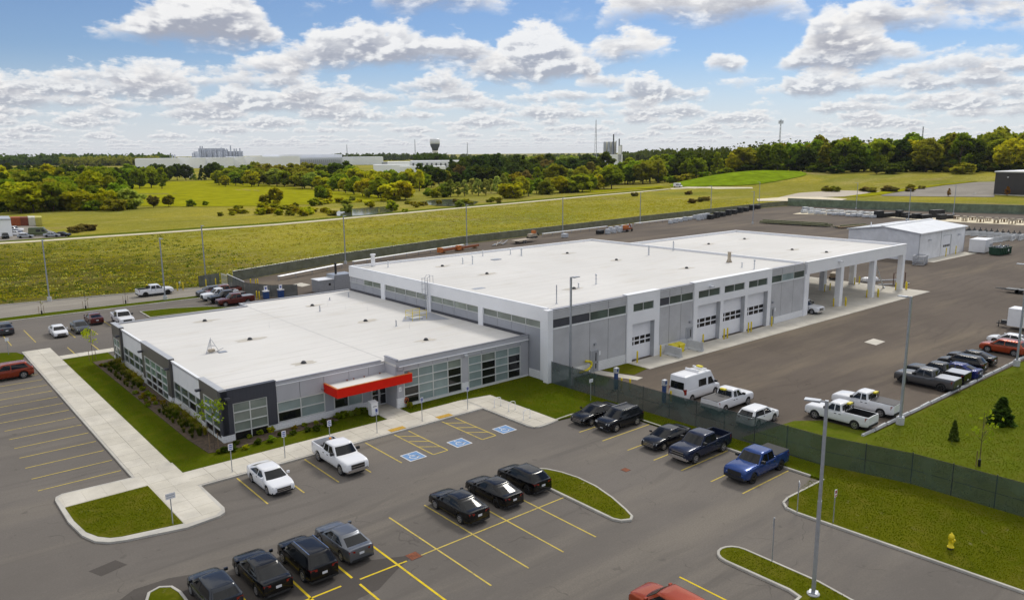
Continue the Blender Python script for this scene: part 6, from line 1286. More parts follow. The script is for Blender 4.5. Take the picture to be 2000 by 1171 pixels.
for i, (px, py) in enumerate(((520, 583), (549, 580))):
    x, y = G(px, py); r = empty('recycling_bin', (x, y, 0), 0, ('blue bin with white sign above the office roof edge', 'small bin with white sign right of the blue bin')[i], 'bin', 'bins behind the office'); MB().box(-.42, .42, -.4, .4, .0, 1.25).build('tub', 'plastic_blue', r, world=False); MB().box(-.48, .48, -.45, .45, 1.25, 1.4).build('lid', 'white_paint', r, world=False); MB().box(-.3, .3, -.05, .0, 1.4, 2.2).build('sign', 'sign_white', r, world=False); MB().box(-.15, .15, -.06, -.051, 1.65, 1.95).build('print', 'sign_blue', r, world=False)
# container, dumpster, barriers beside the shed
r = empty('storage_container', (202.8, 67.2, 0), R_(4), 'white metal storage box beside the shed', 'container'); MB().box(-3.0, 3.0, -1.7, 1.7, .15, 3.0).build('body', 'white_paint', r, world=False); MB().box(-3.05, 3.05, -1.75, 1.75, 3.0, 3.12).build('roof', 'white_paint', r, world=False); MB().box(.6, 2.8, -1.76, -1.701, .2, 1.9).build('hatch', 'galv', r, world=False)
for k in range(10): MB().box(-2.9+k*.35, -2.82+k*.35, -1.73, -1.701, .2, 2.95).build('rib', 'white_paint', r, world=False)
r = empty('roll_off_dumpster', (200.5, 62.3, 0), R_(-6), 'dark green roll-off dumpster full of scrap', 'dumpster'); L = 5.6
MB().add([(-L/2, -1.1, .15), (L/2, -1.1, .15), (L/2, 1.1, .15), (-L/2, 1.1, .15), (-L/2-.1, -1.2, 1.7), (L/2+.1, -1.2, 1.7), (L/2+.1, 1.2, 1.7), (-L/2-.1, 1.2, 1.7)], [(3, 2, 1, 0), (0, 1, 5, 4), (1, 2, 6, 5), (2, 3, 7, 6), (3, 0, 4, 7)]).build('hull', 'dumpster_green', r, world=False)
for k in range(7): MB().box(-L/2+.2+k*.85, -L/2+.32+k*.85, -1.3, -1.12, .2, 1.7).build('rib', 'dumpster_green', r, world=False)
MB().box(-L/2-.15, L/2+.15, -1.3, -1.15, 1.66, 1.8).box(-L/2-.15, L/2+.15, 1.15, 1.3, 1.66, 1.8).box(-L/2-.15, -L/2, -1.3, 1.3, 1.66, 1.8).box(L/2, L/2+.15, -1.3, 1.3, 1.66, 1.8).build('rim', 'dumpster_green', r, world=False); m = MB()
for k in range(16): x, y = random.uniform(-2, 2), random.uniform(-.8, .8); m.tube((x, y, 1.3), (x+random.uniform(-.6, .6), y+random.uniform(-.5, .5), random.uniform(1.7, 2.3)), .12, n=5)
m.build('scrap', 'galv', r, world=False); MB().box(.9, 1.3, -1.32, -1.305, .8, 1.3).build('label_plate', 'sign_white', r, world=False)
for k in range(8): jersey(*G(1896+k*15, 459+k*1.2), R_(-22), 5.2, 'grey concrete barrier in the two rows right of the shed', 'barrier rows right of the shed', 1.2)
for k in range(6): jersey(*G(1930+k*16, 472-k*1.0+(2 if k < 2 else 0)), R_(-10 if k < 3 else 8), 5.0, 'grey concrete barrier in the two rows right of the shed', 'barrier rows right of the shed', 1.3)
for k in range(10):
    x, y = G(1892+k*11, 452+k*1.0); r = empty('black_weight', (x, y, 0), 0, 'black sign base in the dark row beyond the barriers', 'weight', 'black sign bases'); MB().lathe([(.9, 0), (.9, .5), (.5, .6), (.4, 1.0)], 10).build('base', 'black', r, True, world=False); MB().tube((0, 0, 1.0), (0, 0, 1.5), .12).build('stub', 'dark_steel', r, world=False)
r = empty('steel_frame_pile', (*G(1797, 516), 0), R_(10), 'pile of galvanised steel frames at the shed corner', 'frames')
for k in range(9): z = .12+k*.22; o = random.uniform(-.4, .4); MB().box(-2.0+o, 2.0+o, -1.1, -.95, z, z+.1).box(-2.0+o, 2.0+o, .95, 1.1, z, z+.1).box(-2+o, -1.85+o, -.95, .95, z, z+.1).box(1.85+o, 2+o, -.95, .95, z, z+.1).build('frame', 'galv', r, world=False)
# under and behind the canopy
r = empty('cable_reel_trailer', (*G(1632, 545), 0), .3, 'small dark trailer beyond the canopy floor', 'trailer'); MB().box(-2.2, 2.2, -.9, .9, .6, .8).build('deck', 'wood', r, world=False); MB().box(-1.6, 1.2, -.8, .8, .8, 1.3).build('load', 'tan_crate', r, world=False)
for s in (-1, 1): link('wheel', ty, r, (0, s*1.0, .4))
r = empty('white_bags', (*G(1697, 550), 0), 0, 'white wrapped bags behind the second canopy column', 'bags')
for k in range(5): MB().lathe([(.5, 0), (.62, .3), (.5, .7), (.2, .85)], 10, (random.uniform(-1.3, 1.3), random.uniform(-.6, .6), 0)).build('bag', 'white_paint', r, True, world=False)
r = empty('leaning_pole', (134.5, 62.5, .04), 0, 'long steel pole leaning between the canopy columns', 'pole'); MB().tube((2.0, -2.5, .05), (-5.8, -4.2, 5.6), .11, n=8).build('tube', 'galv', r, world=False); MB().tube((2.0, -2.5, 0), (2.3, -2.5, .06), .2, n=8).build('foot', 'galv', r, world=False)
r = empty('pipe_cart', (141.0, 59.3, 0), .1, 'brown steel pipe cart beside the last canopy column', 'cart'); m = MB()
for x in (-1.2, 1.2):
    for y in (-.6, .6): MB().box(x-.06, x+.06, y-.06, y+.06, .3, 2.4).build('upright', 'iron_red', r, world=False)
for z in (.4, 1.3, 2.3): MB().box(-1.2, 1.2, -.65, -.55, z, z+.08).box(-1.2, 1.2, .55, .65, z, z+.08).build('rail', 'iron_red', r, world=False)
for k, (px, py, lb) in enumerate(((1745, 556, 'white pipe on the yard behind the pipe cart'), (1735, 548, 'white pipe on the yard under the canopy edge'))):
    x, y = G(px, py); r = empty('loose_pipe', (x, y, .02), R_(-30), lb, 'pipe', 'loose pipes'); MB().tube((-3, 0, .12), (3, 0, .12), .1, n=7).build('tube', 'galv_light', r, world=False); MB().tube((3, 0, .12), (3.15, 0, .12), .14, n=8).build('flange', 'galv', r, world=False)
# box trailers at the right edge
for i, (x, y) in enumerate(((117.6, 31.5), (134.6, 33.5))):
    r = empty('box_trailer', (x+.3, y, 0), N_, ('white box trailer at the right edge behind the white sedan', 'second white box trailer farther back at the right edge')[i], 'trailer', 'white box trailers'); MB().box(-3, 3, -1.15, 1.15, .5, 2.9).build('box', 'white_paint', r, world=False); MB().path([(3, -.8, .5), (4.6, 0, .5), (3, .8, .5)], .07).build('drawbar', 'black', r, world=False); MB().box(3.3, 4.0, -.3, .3, .55, 1.0).build('battery_box', 'dark_steel', r, world=False); MB().tube((4.3, .1, 0), (4.3, .1, .9), .06).build('jack', 'dark_steel', r, world=False)
    for s in (-1, 1): t = link('wheel', ty, r, (-.4, s*1.22, .4)); t.rotation_euler = (0, 0, 0 if s > 0 else math.pi); link('rim', ri, t)
r = empty('tow_dolly', (*G(1985, 572), 0), N_, 'dark trailer tongue at the right edge of the yard', 'trailer'); MB().box(-2.5, 1.5, -.9, .9, .5, .7).build('deck', 'dark_steel', r, world=False); MB().path([(1.5, -.7, .55), (3.2, 0, .55), (1.5, .7, .55)], .07).build('drawbar', 'dark_steel', r, world=False)
for s in (-1, 1): link('wheel', ty, r, (-.4, s*1.0, .4))
# ------------------------------------------------------------ vegetation
def cards(C, size, rng, up=.0, asp=1.0):
    """leaf cards (quads) at centres C with random attitude -> verts, faces (numpy)"""
    n = len(C); a = rng.normal(size=(n, 3)); a /= np.linalg.norm(a, axis=1)[:, None]; b = rng.normal(size=(n, 3)); b[:, 2] += up
    b -= (a*b).sum(1)[:, None]*a; b /= np.linalg.norm(b, axis=1)[:, None]
    s = (size*rng.uniform(.6, 1.3, n))[:, None]*.5
    V = np.stack([C-a*s-b*s*asp, C+a*s-b*s*asp*.6, C+a*s*.7+b*s*asp, C-a*s*.8+b*s*asp*.8], 1).reshape(-1, 3)
    return V
NOWEED = []
def np_mesh(name, V, mat, k=4):
    n = len(V)//k; me = bpy.data.meshes.new(name); me.vertices.add(len(V)); me.vertices.foreach_set('co', V.astype(np.float32).ravel()); me.loops.add(n*k); me.loops.foreach_set('vertex_index', np.arange(n*k, dtype=np.int32)); me.polygons.add(n); me.polygons.foreach_set('loop_start', np.arange(0, n*k, k, dtype=np.int32)); me.update(calc_edges=True)
    me.materials.append(MATS[mat]); return me
def crown_pts(shape, nc, per, rng):
    out = []
    for i in range(nc):
        if shape == 'round':
            d = rng.normal(size=3); d /= np.linalg.norm(d); r = rng.uniform(.45, 1)**.5; c = np.array([d[0]*.36*r, d[1]*.36*r, .56+d[2]*.40*r]); rc = rng.uniform(.07, .14)
        elif shape == 'tall':
            z = rng.uniform(.16, .97); w = .22*math.sin(math.pi*min(1, (z-.05)/.95)**.8)+.03; a = rng.uniform(0, 6.28); r = rng.uniform(.3, 1)**.5; c = np.array([w*r*math.cos(a), w*r*math.sin(a), z]); rc = rng.uniform(.05, .09)
        elif shape == 'conifer':
            z = rng.uniform(.06, .98)**1.15; w = .24*(1-z)+.015; a = rng.uniform(0, 6.28); r = rng.uniform(.35, 1)**.6; c = np.array([w*r*math.cos(a), w*r*math.sin(a), z]); rc = .035+.03*(1-z)
        elif shape == 'bush':
            d = rng.normal(size=3); d /= np.linalg.norm(d); r = rng.uniform(.3, 1)**.5; c = np.array([d[0]*.52*r, d[1]*.52*r, .42+d[2]*.42*r]); rc = rng.uniform(.10, .18)
        elif shape == 'wood':      # forest tree: tall crown that reaches low
            d = rng.normal(size=3); d /= np.linalg.norm(d); r = rng.uniform(.35, 1)**.5; c = np.array([d[0]*.27*r, d[1]*.27*r, .60+d[2]*.39*r]); rc = rng.uniform(.06, .11)
        p = rng.normal(size=(per, 3)); p /= np.linalg.norm(p, axis=1)[:, None]; p *= rc*(rng.uniform(.2, 1, per)**.4)[:, None]; p[:, 2] *= .8
        out.append(c+p)
    P = np.concatenate(out); P[:, 2] = np.maximum(P[:, 2], .01); return P
CROWN = {}
def crown(shape, var, mat, nc, per, size):
    if shape == 'conifer' and var == 9: nc, per, size = 170, 30, .055
    k = (shape, var, mat)
    if k not in CROWN:
        rng = np.random.default_rng(hash((shape, var)) % 1000 if False else {'round': 10, 'tall': 30, 'conifer': 50, 'bush': 70, 'wood': 90}[shape]+var)
        CROWN[k] = np_mesh('crown', cards(crown_pts(shape, nc, per, rng), size, rng), mat)
    return CROWN[k]
TRUNK = {}
def trunk(shape):
    if shape not in TRUNK:
        m = MB(); rng = random.Random(5); top = {'round': .7, 'tall': .85, 'conifer': .9, 'bush': .45, 'wood': .75}[shape]; r = .022 if shape != 'bush' else .03
        m.tube((0, 0, -.02), (.01, .01, top*.45), r, r*.7, 7).tube((.01, .01, top*.45), (0, 0, top), r*.7, r*.2, 6)
        for i in range(5):
            a = i*1.3; z = top*(.35+.1*i); w = .22 if shape in ('round', 'wood', 'bush') else .1; m.tube((.01, .01, z), (w*math.cos(a), w*math.sin(a), z+.16), r*.4, r*.1, 5)
        TRUNK[shape] = mesh_from('trunk', m.V, m.F, 'bark', True)
    return TRUNK[shape]
NC = dict(round=(56, 46, .066), tall=(46, 30, .055), conifer=(60, 24, .05), bush=(26, 44, .12), wood=(54, 44, .062))
def tree(name, x, y, h, shape, mat, label, group, wide=1.0, cat='tree', var=None, z=None):
    r = empty(name, (x, y, terrain(x, y)-.05 if z is None else z), random.uniform(0, 6.28), label, cat, group); r.scale = (h*wide, h*wide, h)
    link('crown', crown(shape, random.randrange(3) if var is None else var, mat, *NC[shape]), r); link('trunk', trunk(shape), r); return r
def pick(w):
    t = random.uniform(0, sum(w.values()))
    for k, v in w.items():
        t -= v
        if t <= 0: return k
def row(x0, x1, y0, y1, step, h0, h1, mats, label, group, shapes=None, wide=(1.0, 1.4), dist=None, jy=3):
    px = x0
    while px < x1:
        t = (px-x0)/(x1-x0)
        if dist: d = dist[0]+(dist[1]-dist[0])*t+random.uniform(-18, 18); X, Y = AT(px, d)
        else: X, Y = GT(px, y0+(y1-y0)*t+random.uniform(-jy, jy))
        h = h0+(h1-h0)*t; tree('tree', X, Y, h*random.uniform(.82, 1.12), pick(shapes or {'round': 3, 'tall': 1}), pick(mats), label, group, random.uniform(*wide))
        px += step*random.uniform(.75, 1.25)
gmix = {'leaf_green': 4, 'leaf_yellow': 3, 'leaf_olive': 1.5, 'leaf_dark': 1}; dmix = {'leaf_dark': 4, 'leaf_conifer': 2, 'leaf_olive': .5}; amix = {'leaf_green': 4, 'leaf_olive': 3, 'leaf_yellow': 2, 'leaf_autumn': .4, 'leaf_grey': 1, 'leaf_brown': .6}
LA, GA = 'broad green tree in the wood at the far left', 'wood at the far left'
row(-60, 110, 415, 413, 27, 14.5, 16, gmix, LA, GA); row(105, 262, 411, 407, 23, 14, 10, {'leaf_green': 3, 'leaf_yellow': 2, 'leaf_grey': 1}, LA, GA, {'round': 3, 'bush': 1, 'conifer': .5})
row(-60, 265, 415, 408, 21, 6.5, 6, {'leaf_green': 3, 'leaf_yellow': 2, 'leaf_grey': 1, 'leaf_olive': 1}, 'low bushy tree along the near edge of the left wood', 'understorey of the left wood', {'bush': 1}, (1.1, 1.6)); row(-60, 250, 399, 397, 29, 18, 15, gmix, LA, GA); row(-50, 255, 385, 384, 28, 19, 16, gmix, LA, GA); row(-50, 330, 369, 367, 27, 19, 15, {'leaf_green': 3, 'leaf_dark': 3, 'leaf_yellow': 1}, LA, GA, jy=2)
row(-40, 430, 357, 352, 17, 17, 15, {'leaf_dark': 4, 'leaf_green': 1, 'leaf_conifer': 1}, 'dark tree of the hedge line beyond the left field', 'hedge line beyond the left field', {'round': 3, 'conifer': .6}, jy=1.5)
LC, GC = 'yellow green tree in the belt beyond the middle field', 'tree belt beyond the middle field'
row(428, 600, 361, 367, 18, 12.5, 14.5, amix, LC, GC, wide=(1.1, 1.6), jy=2); row(590, 800, 366, 391, 17, 11, 11, {'leaf_yellow': 3, 'leaf_green': 3, 'leaf_olive': 2, 'leaf_grey': 1}, LC, GC, {'round': 3, 'bush': 1}, wide=(1.1, 1.6)); row(420, 700, 352, 356, 20, 16, 17, {'leaf_dark': 3, 'leaf_green': 2, 'leaf_olive': 2}, LC, GC, jy=2); row(650, 820, 362, 374, 17, 15, 13, {'leaf_green': 3, 'leaf_yellow': 2, 'leaf_dark': 1}, LC, GC, jy=2)
LD, GD = 'dark tree in the shaded wood behind the pond', 'shaded wood behind the pond'  # cloud shadow over this wood is put into its dark leaf colours
row(795, 1010, 368, 362, 16, 11, 17, dmix, LD, GD, {'round': 2, 'conifer': 2, 'wood': 1}, jy=2); row(895, 1190, 354, 350, 18, 23, 23, dmix, LD, GD, {'round': 2, 'conifer': 1, 'wood': 2}, jy=2); row(820, 1150, 358, 355, 22, 15, 19, {'leaf_dark': 3, 'leaf_conifer': 2, 'leaf_brown': .5}, LD, GD, jy=2)
row(430, 830, 357, 366, 17, 12, 12, {'leaf_green': 3, 'leaf_olive': 2, 'leaf_dark': 2, 'leaf_yellow': 1}, LC, GC, {'round': 2, 'bush': 2}, (1.3, 1.8), jy=2)
tree('tree', *G(882, 352), 20, 'conifer', 'leaf_conifer', 'lone dark conifer standing above the shaded wood', None, 1.3)
LE, GE = 'mixed green and autumn tree at the wood edge in the centre', 'wood edge in the centre'
row(985, 1210, 386, 366, 15, 9.5, 14, amix, LE, GE, {'round': 2, 'tall': 1.5, 'bush': 1.5}, wide=(1.0, 1.5)); row(990, 1300, 372, 357, 17, 13.5, 19, amix, LE, GE, {'round': 2, 'tall': 2}, jy=2); row(1180, 1320, 362, 352, 14, 18, 21, {'leaf_green': 4, 'leaf_yellow': 1.5, 'leaf_olive': 1, 'leaf_autumn': .5}, LE, GE, jy=2)
row(868, 985, 382, 379, 12, 9, 11, {'leaf_silver': 3, 'leaf_grey': 3, 'leaf_green': 1}, 'silvery poplar in the clump beside the pond', 'silvery poplars beside the pond', {'tall': 4, 'round': 1}); row(836, 880, 384, 384, 15, 6, 7, {'leaf_green': 1, 'leaf_olive': 1}, 'silvery poplar in the clump beside the pond', 'silvery poplars beside the pond', {'bush': 1})
LF, GF = 'tall tree in the dense wood along the right horizon', 'dense wood along the right horizon'
row(1300, 2050, 0, 0, 22, 16, 27, {'leaf_green': 4, 'leaf_dark': 2.2, 'leaf_olive': 2, 'leaf_yellow': 1.3, 'leaf_autumn': .35}, LF, GF, {'round': 2, 'wood': 2, 'tall': .7}, (.95, 1.35), dist=(600, 535)); row(1310, 2060, 0, 0, 24, 18.5, 30.5, {'leaf_green': 3, 'leaf_dark': 3, 'leaf_olive': 2, 'leaf_yellow': 1}, LF, GF, {'round': 2, 'wood': 3}, (.95, 1.3), dist=(638, 568))
row(1290, 2060, 0, 0, 22, 7, 9, {'leaf_green': 2, 'leaf_dark': 3, 'leaf_olive': 2, 'leaf_yellow': .8}, 'low bushy tree in the understorey along the right wood edge', 'understorey of the right wood', {'bush': 3, 'round': 1}, (1.3, 1.9), dist=(586, 520))
tree('tree', *AT(1338, 622), 24, 'round', 'leaf_dark', 'single dark round tree rising above the wood edge', None, 1.1, z=1)
for (px, py, h, mt, lb) in ((520, 397, 5.5, 'leaf_olive', 'dark shrub left of the round field tree'), (540, 397, 8, 'leaf_yellow', 'round yellow green tree standing alone in the field'), (627, 392, 8, 'leaf_green', 'round green tree right of the middle of the field'), (641, 391, 6.5, 'leaf_yellow', 'yellow shrub against the round green field tree'), (720, 386, 6, 'leaf_grey', 'grey green bush at the field corner'), (372, 403, 4.2, 'leaf_green', 'small dark bush in the left field'), (402, 401, 2.6, 'leaf_green', 'tiny bush right of the small dark bush'), (330, 404, 6, 'leaf_olive', 'olive bush at the end of the left wood'), (300, 405, 6, 'leaf_brown', 'brown bush at the end of the left wood'), (688, 392, 3, 'leaf_grey', 'slender bush between field and pond'), (440, 365, 9, 'leaf_yellow', 'rounded golden tree at the left end of the tree belt'),
                            (898, 404, 4, 'leaf_grey', 'bush on the bank between the two ponds'), (766, 411, 5, 'leaf_green', 'bush standing in the near pond'), (678, 415, 4.5, 'leaf_grey', 'bush at the left of the near pond'), (612, 402, 4.5, 'leaf_green', 'dark bush among the golden shrubs')):
    tree('bush', *GT(px, py), h, 'bush' if h < 6 else 'round', mt, lb, None, 1.15, cat='bush')
random.seed(3)
for i in range(62):
    px = random.uniform(425, 800); py = random.uniform(401, 428)-(px-425)*.026
    if 650 < px < 770 and py > 408: continue
    tree('golden_shrub', *GT(px, py), random.uniform(1.8, 3.4), 'bush', pick({'leaf_gold': 3, 'leaf_yellow': 2, 'leaf_olive': 1}), 'low golden shrub in the thicket round the pond', 'golden thicket round the pond', random.uniform(1.2, 1.9), 'shrub')
for i in range(16):
    px = random.uniform(800, 985); py = random.uniform(397, 406)-(px-800)*.045; tree('golden_shrub', *GT(px, py), random.uniform(1.5, 2.6), 'bush', pick({'leaf_gold': 2, 'leaf_olive': 2, 'leaf_brown': .5}), 'low golden shrub in the thicket round the pond', 'golden thicket round the pond', random.uniform(1.3, 1.9), 'shrub')
for i in range(16):
    px = random.uniform(1590, 1800); py = 376-abs(px-1690)*.04+random.uniform(-4, 2); tree('dry_shrub', *GT(px, py), random.uniform(2.2, 3.6), 'bush', pick({'leaf_brown': 3, 'leaf_olive': 2}), 'dry brown shrub on the bank at the right', 'dry shrubs on the right bank', random.uniform(1.4, 2), 'shrub')
for (px, py) in ((155, 452), (165, 449), (176, 450), (148, 454), (1368, 394), (1352, 397), (1380, 392), (1240, 383), (1345, 380)): tree('dry_shrub', *GT(px, py), 2.6, 'bush', 'leaf_brown', 'dry brown shrub in the meadow', 'dry meadow shrubs', 1.7, 'shrub')
for (px, py, lb) in ((1853, 384, 'small orange sapling before the far parking area'), (1967, 383, 'orange sapling in front of the dark hall')): tree('sapling', *GT(px, py), 5.0 if px > 1900 else 4.2, 'tall', 'leaf_orange', lb, None, .9, 'sapling')
# staked saplings and small conifers near the buildings
def staked(x, y, h, mat, label, group, leaves=60, z=.1, guard=False):
    r = empty('staked_sapling', (x, y, z), 0, label, 'sapling', group); m = MB().tube((0, 0, 0), (.03, .02, h*.95), .03, .012, 6)
    rng = np.random.default_rng(int(abs(x*7+y*3))); P = []
    for i in range(9):
        a = rng.uniform(0, 6.28); z0 = h*rng.uniform(.4, .8); e = (math.cos(a)*h*.17, math.sin(a)*h*.17, z0+h*.18); m.tube((.02, .01, z0), e, .012, .005, 4); P.append(np.array(e)+rng.normal(size=(leaves//9, 3))*h*.055)
    m.build('trunk', 'bark', r, world=False)
    if leaves: link('crown', np_mesh('crown', cards(np.concatenate(P), h*.045, rng), mat), r)
    for s in (-1, 1): MB().tube((s*.35, .1, 0), (s*.35, .1, 1.3), .03, n=6).build('stake', 'wood', r, world=False)
    if guard: MB().tube((0, 0, 0), (0, 0, .55), .11, n=8).build('trunk_guard', 'black', r, world=False)
staked(18.9, 100.3, 4.2, 'leaf_green', 'staked young tree by the rear corner of the office', 'staked young trees', 140); staked(19.9, 62.1, 4.2, 'leaf_green', 'staked young tree at the dark office corner', 'staked young trees', 170, .15)
for (px, py, lb) in ((82, 615, 'left'), (168, 605, 'middle'), (246, 594, 'right')): staked(*G(px, py), 3.0, 'leaf_olive', 'bare staked sapling on the grass median, %s one of three' % lb, 'median saplings', 18, .13, True)
staked(*G(1912, 911), 4.6, 'leaf_green', 'thin staked sapling on the lawn behind the fence', 'staked young trees', 60, .06, True)
for (px, py, h, lb) in ((1862, 861, 1.8, 'small dark conifer on the lawn behind the fence'), (1954, 829, 2.5, 'larger bushy conifer on the lawn behind the fence')): tree('young_conifer', *G(px, py), h, 'conifer', 'leaf_conifer', lb, None, 1.7 if h > 2 else .9, 'conifer', z=.05, var=9)
# planting beds along the office
GRS = {}
def grass_clump(x, y, h, mat, label, group, n=120, spread=.35):
    k = (mat, random.randrange(3))
    if k not in GRS:
        rng = np.random.default_rng(k[1]+60); V = []
        for i in range(n):
            a = rng.uniform(0, 6.28); r0 = rng.uniform(0, .22); lean = rng.uniform(.05, .42); hh = rng.uniform(.65, 1.05); b = np.array([r0*math.cos(a), r0*math.sin(a), 0]); t = b+np.array([lean*math.cos(a), lean*math.sin(a), hh]); sd_ = np.array([-math.sin(a), math.cos(a), 0])*.022; mid = (b+t)/2+np.array([0, 0, .12])
            V += [b-sd_, b+sd_, mid+sd_, mid-sd_, mid-sd_, mid+sd_, t+sd_*.6, t-sd_*.6]
        GRS[k] = np_mesh('blades', np.array(V), mat)
    r = empty('ornamental_grass', (x, y, .16), random.uniform(0, 6), label, 'grass clump', group); s = h*random.uniform(.85, 1.15); r.scale = (s, s, s); link('blades', GRS[k], r)
    o = link('seed_heads', GRS.setdefault(('sh', mat), np_mesh('seed_heads', cards(RNG.normal(size=(26, 3))*[.22, .22, .10]+[0, 0, .95], .07, RNG, 2, 2.4), 'leaf_brown')), r); return r
for (ya, yb, lab) in ((85.0, 96.5, 'tall ornamental grass in the far clump of the left bed'), (66.0, 75.5, 'tall ornamental grass in the near clump of the left bed')):
    y = ya
    while y < yb:
        for xo in (19.35, 19.9, 20.45): grass_clump(xo+random.uniform(-.2, .2), y+random.uniform(-.2, .2), random.uniform(.6, .85) if xo > 19.6 else random.uniform(.32, .5), 'leaf_olive' if xo > 19.9 else 'leaf_dark', lab, lab.replace('tall ', ''))
        y += 1.0
for i in range(26):
    y = 77+i*.33 if i < 20 else 98.5-i*.1; tree('bed_plant', 18.7+random.uniform(0, 1.6), y+random.uniform(-.3, .3), random.uniform(.25, .5), 'bush', pick({'leaf_autumn': 1, 'leaf_green': 2, 'leaf_brown': 1}), 'small low plant in the mulch of the left bed', 'low plants in the left bed', 1.2, 'plant', z=.17)
for i, px in enumerate(((440, 882), (462, 868), (487, 855), (508, 848), (530, 843), (575, 838), (596, 832), (617, 828), (480, 876), (505, 866), (530, 862), (548, 850), (572, 848), (600, 842), (618, 840), (648, 828), (640, 832), (632, 824), (456, 880), (428, 884))):
    tree('bed_shrub', *G(*px, .15), random.uniform(.38, .65), 'bush', pick({'leaf_dark': 3, 'leaf_green': 2, 'leaf_yellow': 1.5, 'leaf_autumn': .6}), 'low shrub in the mulch bed in front of the office', 'shrubs in the front bed', 1.15, 'shrub', z=.15)
for i in range(9): tree('bed_shrub', 31.2+i*.33, 62.2+random.uniform(-.15, .2), random.uniform(.4, .7), 'bush', pick({'leaf_dark': 1, 'leaf_green': 2, 'leaf_grey': 1}), 'leafy groundcover plant below the entrance windows', 'plants below the entrance windows', 1.3, 'plant', z=.12)
tree('bed_shrub', 37.9, 60.4, .6, 'bush', 'leaf_olive', 'small shrub under the orange hose', None, 1.1, 'shrub', z=.12)
# ------------------------------------------------------------ meadow weeds (countless): one mesh
def weeds(name, n, region, hmin, hmax, mat, label, seed, wsz=1.0):
    rng = np.random.default_rng(seed); P = region(rng, n); m = len(P); a = rng.uniform(0, math.pi, m); h = rng.uniform(hmin, hmax, m); wd = h*rng.uniform(.5, 1.0, m)*wsz; V = []
    for k in range(2):
        dx, dy = np.cos(a+k*1.57)*wd/2, np.sin(a+k*1.57)*wd/2; lx, ly = rng.normal(size=m)*.15*h, rng.normal(size=m)*.15*h
        q = np.stack([np.stack([P[:, 0]-dx*.7, P[:, 1]-dy*.7, P[:, 2]], 1), np.stack([P[:, 0]+dx*.7, P[:, 1]+dy*.7, P[:, 2]], 1), np.stack([P[:, 0]+dx+lx, P[:, 1]+dy+ly, P[:, 2]+h], 1), np.stack([P[:, 0]-dx+lx, P[:, 1]-dy+ly, P[:, 2]+h*.9], 1)], 1); V.append(q.reshape(-1, 3))
    o = link(name, np_mesh(name, np.concatenate(V), mat)); return tag(o, label, 'weeds', kind='stuff')
FP = np.array([(-60, 157), (15.6, 151.2), (31, 149.3), (46.3, 146.4), (53.4, 148.4), (66.2, 152.8), (82.3, 158.5), (122.5, 168), (164.8, 172.5), (207, 177.7), (260, 182), (300.7, 185.6), (316, 185)])
_p = sorted([G(px, py) for px, py in ((-120, 484), (0, 474), (200, 462), (390, 449), (540, 438), (700, 424), (850, 410), (1000, 397), (1170, 381), (1310, 369))]); PATHX = np.array([q[0] for q in _p]); PATHY = np.array([q[1] for q in _p])
def tussocks(name, n, mat, label, seed, hs=(.08, .38), xr=(-60, 330)):
    rng = np.random.default_rng(seed); k = n; cx = rng.uniform(xr[0], xr[1], k); lo = np.interp(cx, FP[:, 0], FP[:, 1]); cy = lo+.8+rng.uniform(0, 1, k)**1.2*105
    path = np.interp(cx, PATHX, PATHY); keep = np.abs(cy-path) > 6.5; cx, cy = cx[keep], cy[keep]; P = []; m = 10
    for x, y in zip(cx, cy):
        h = rng.uniform(*hs); w_ = h*rng.uniform(1.0, 4.5); q = rng.normal(size=(m, 3))*[w_, w_*.7, h*.3]; q[:, 2] = np.abs(q[:, 2])+h*.15; P.append(q+[x, y, 0])
    return tag(link(name, np_mesh(name, cards(np.concatenate(P), .22, rng), mat)), label, 'weeds', kind='stuff')
tussocks('meadow_weeds', 3600, 'leaf_olive', 'olive weeds growing unevenly through the meadow', 21); tussocks('meadow_weeds', 2600, 'leaf_gold', 'yellow goldenrod tops growing through the meadow', 22, xr=(10, 330)); tussocks('meadow_weeds', 1500, 'leaf_silver', 'pale seed heads scattered over the meadow', 23); tussocks('meadow_weeds', 1300, 'leaf_brown', 'brown dry stalks in the meadow', 24, xr=(-60, 200)); tussocks('meadow_weeds', 1800, 'leaf_dark', 'dark green weeds at the near end of the meadow', 25, xr=(-60, 70))
# turf: short blades that roughen the lawns near the camera
def turf_region(polys):
    def f(rng, n):
        out = []
        A = [abs(sum(p[i][0]*p[(i+1) % len(p)][1]-p[(i+1) % len(p)][0]*p[i][1] for i in range(len(p)))/2) for p, z in polys]
        for (p, z), a in zip(polys, A):
            k = int(n*a/sum(A)*1.8); q = np.array(p); x = rng.uniform(q[:, 0].min(), q[:, 0].max(), k*2); y = rng.uniform(q[:, 1].min(), q[:, 1].max(), k*2); ins = np.zeros(len(x), bool)
            for i in range(len(p)):
                x0, y0 = p[i]; x1, y1 = p[(i+1) % len(p)]; c = ((y0 > y) != (y1 > y)) & (x < (x1-x0)*(y-y0)/((y1-y0) if y1 != y0 else 1e-9)+x0); ins ^= c
            x, y = x[ins], y[ins]; out.append(np.stack([x, y, np.full(len(x), z)], 1))
        return np.concatenate(out)[:]
    return f
leaf('turf', (.055, .075, .006), (.105, .11, .012), .0, .3)
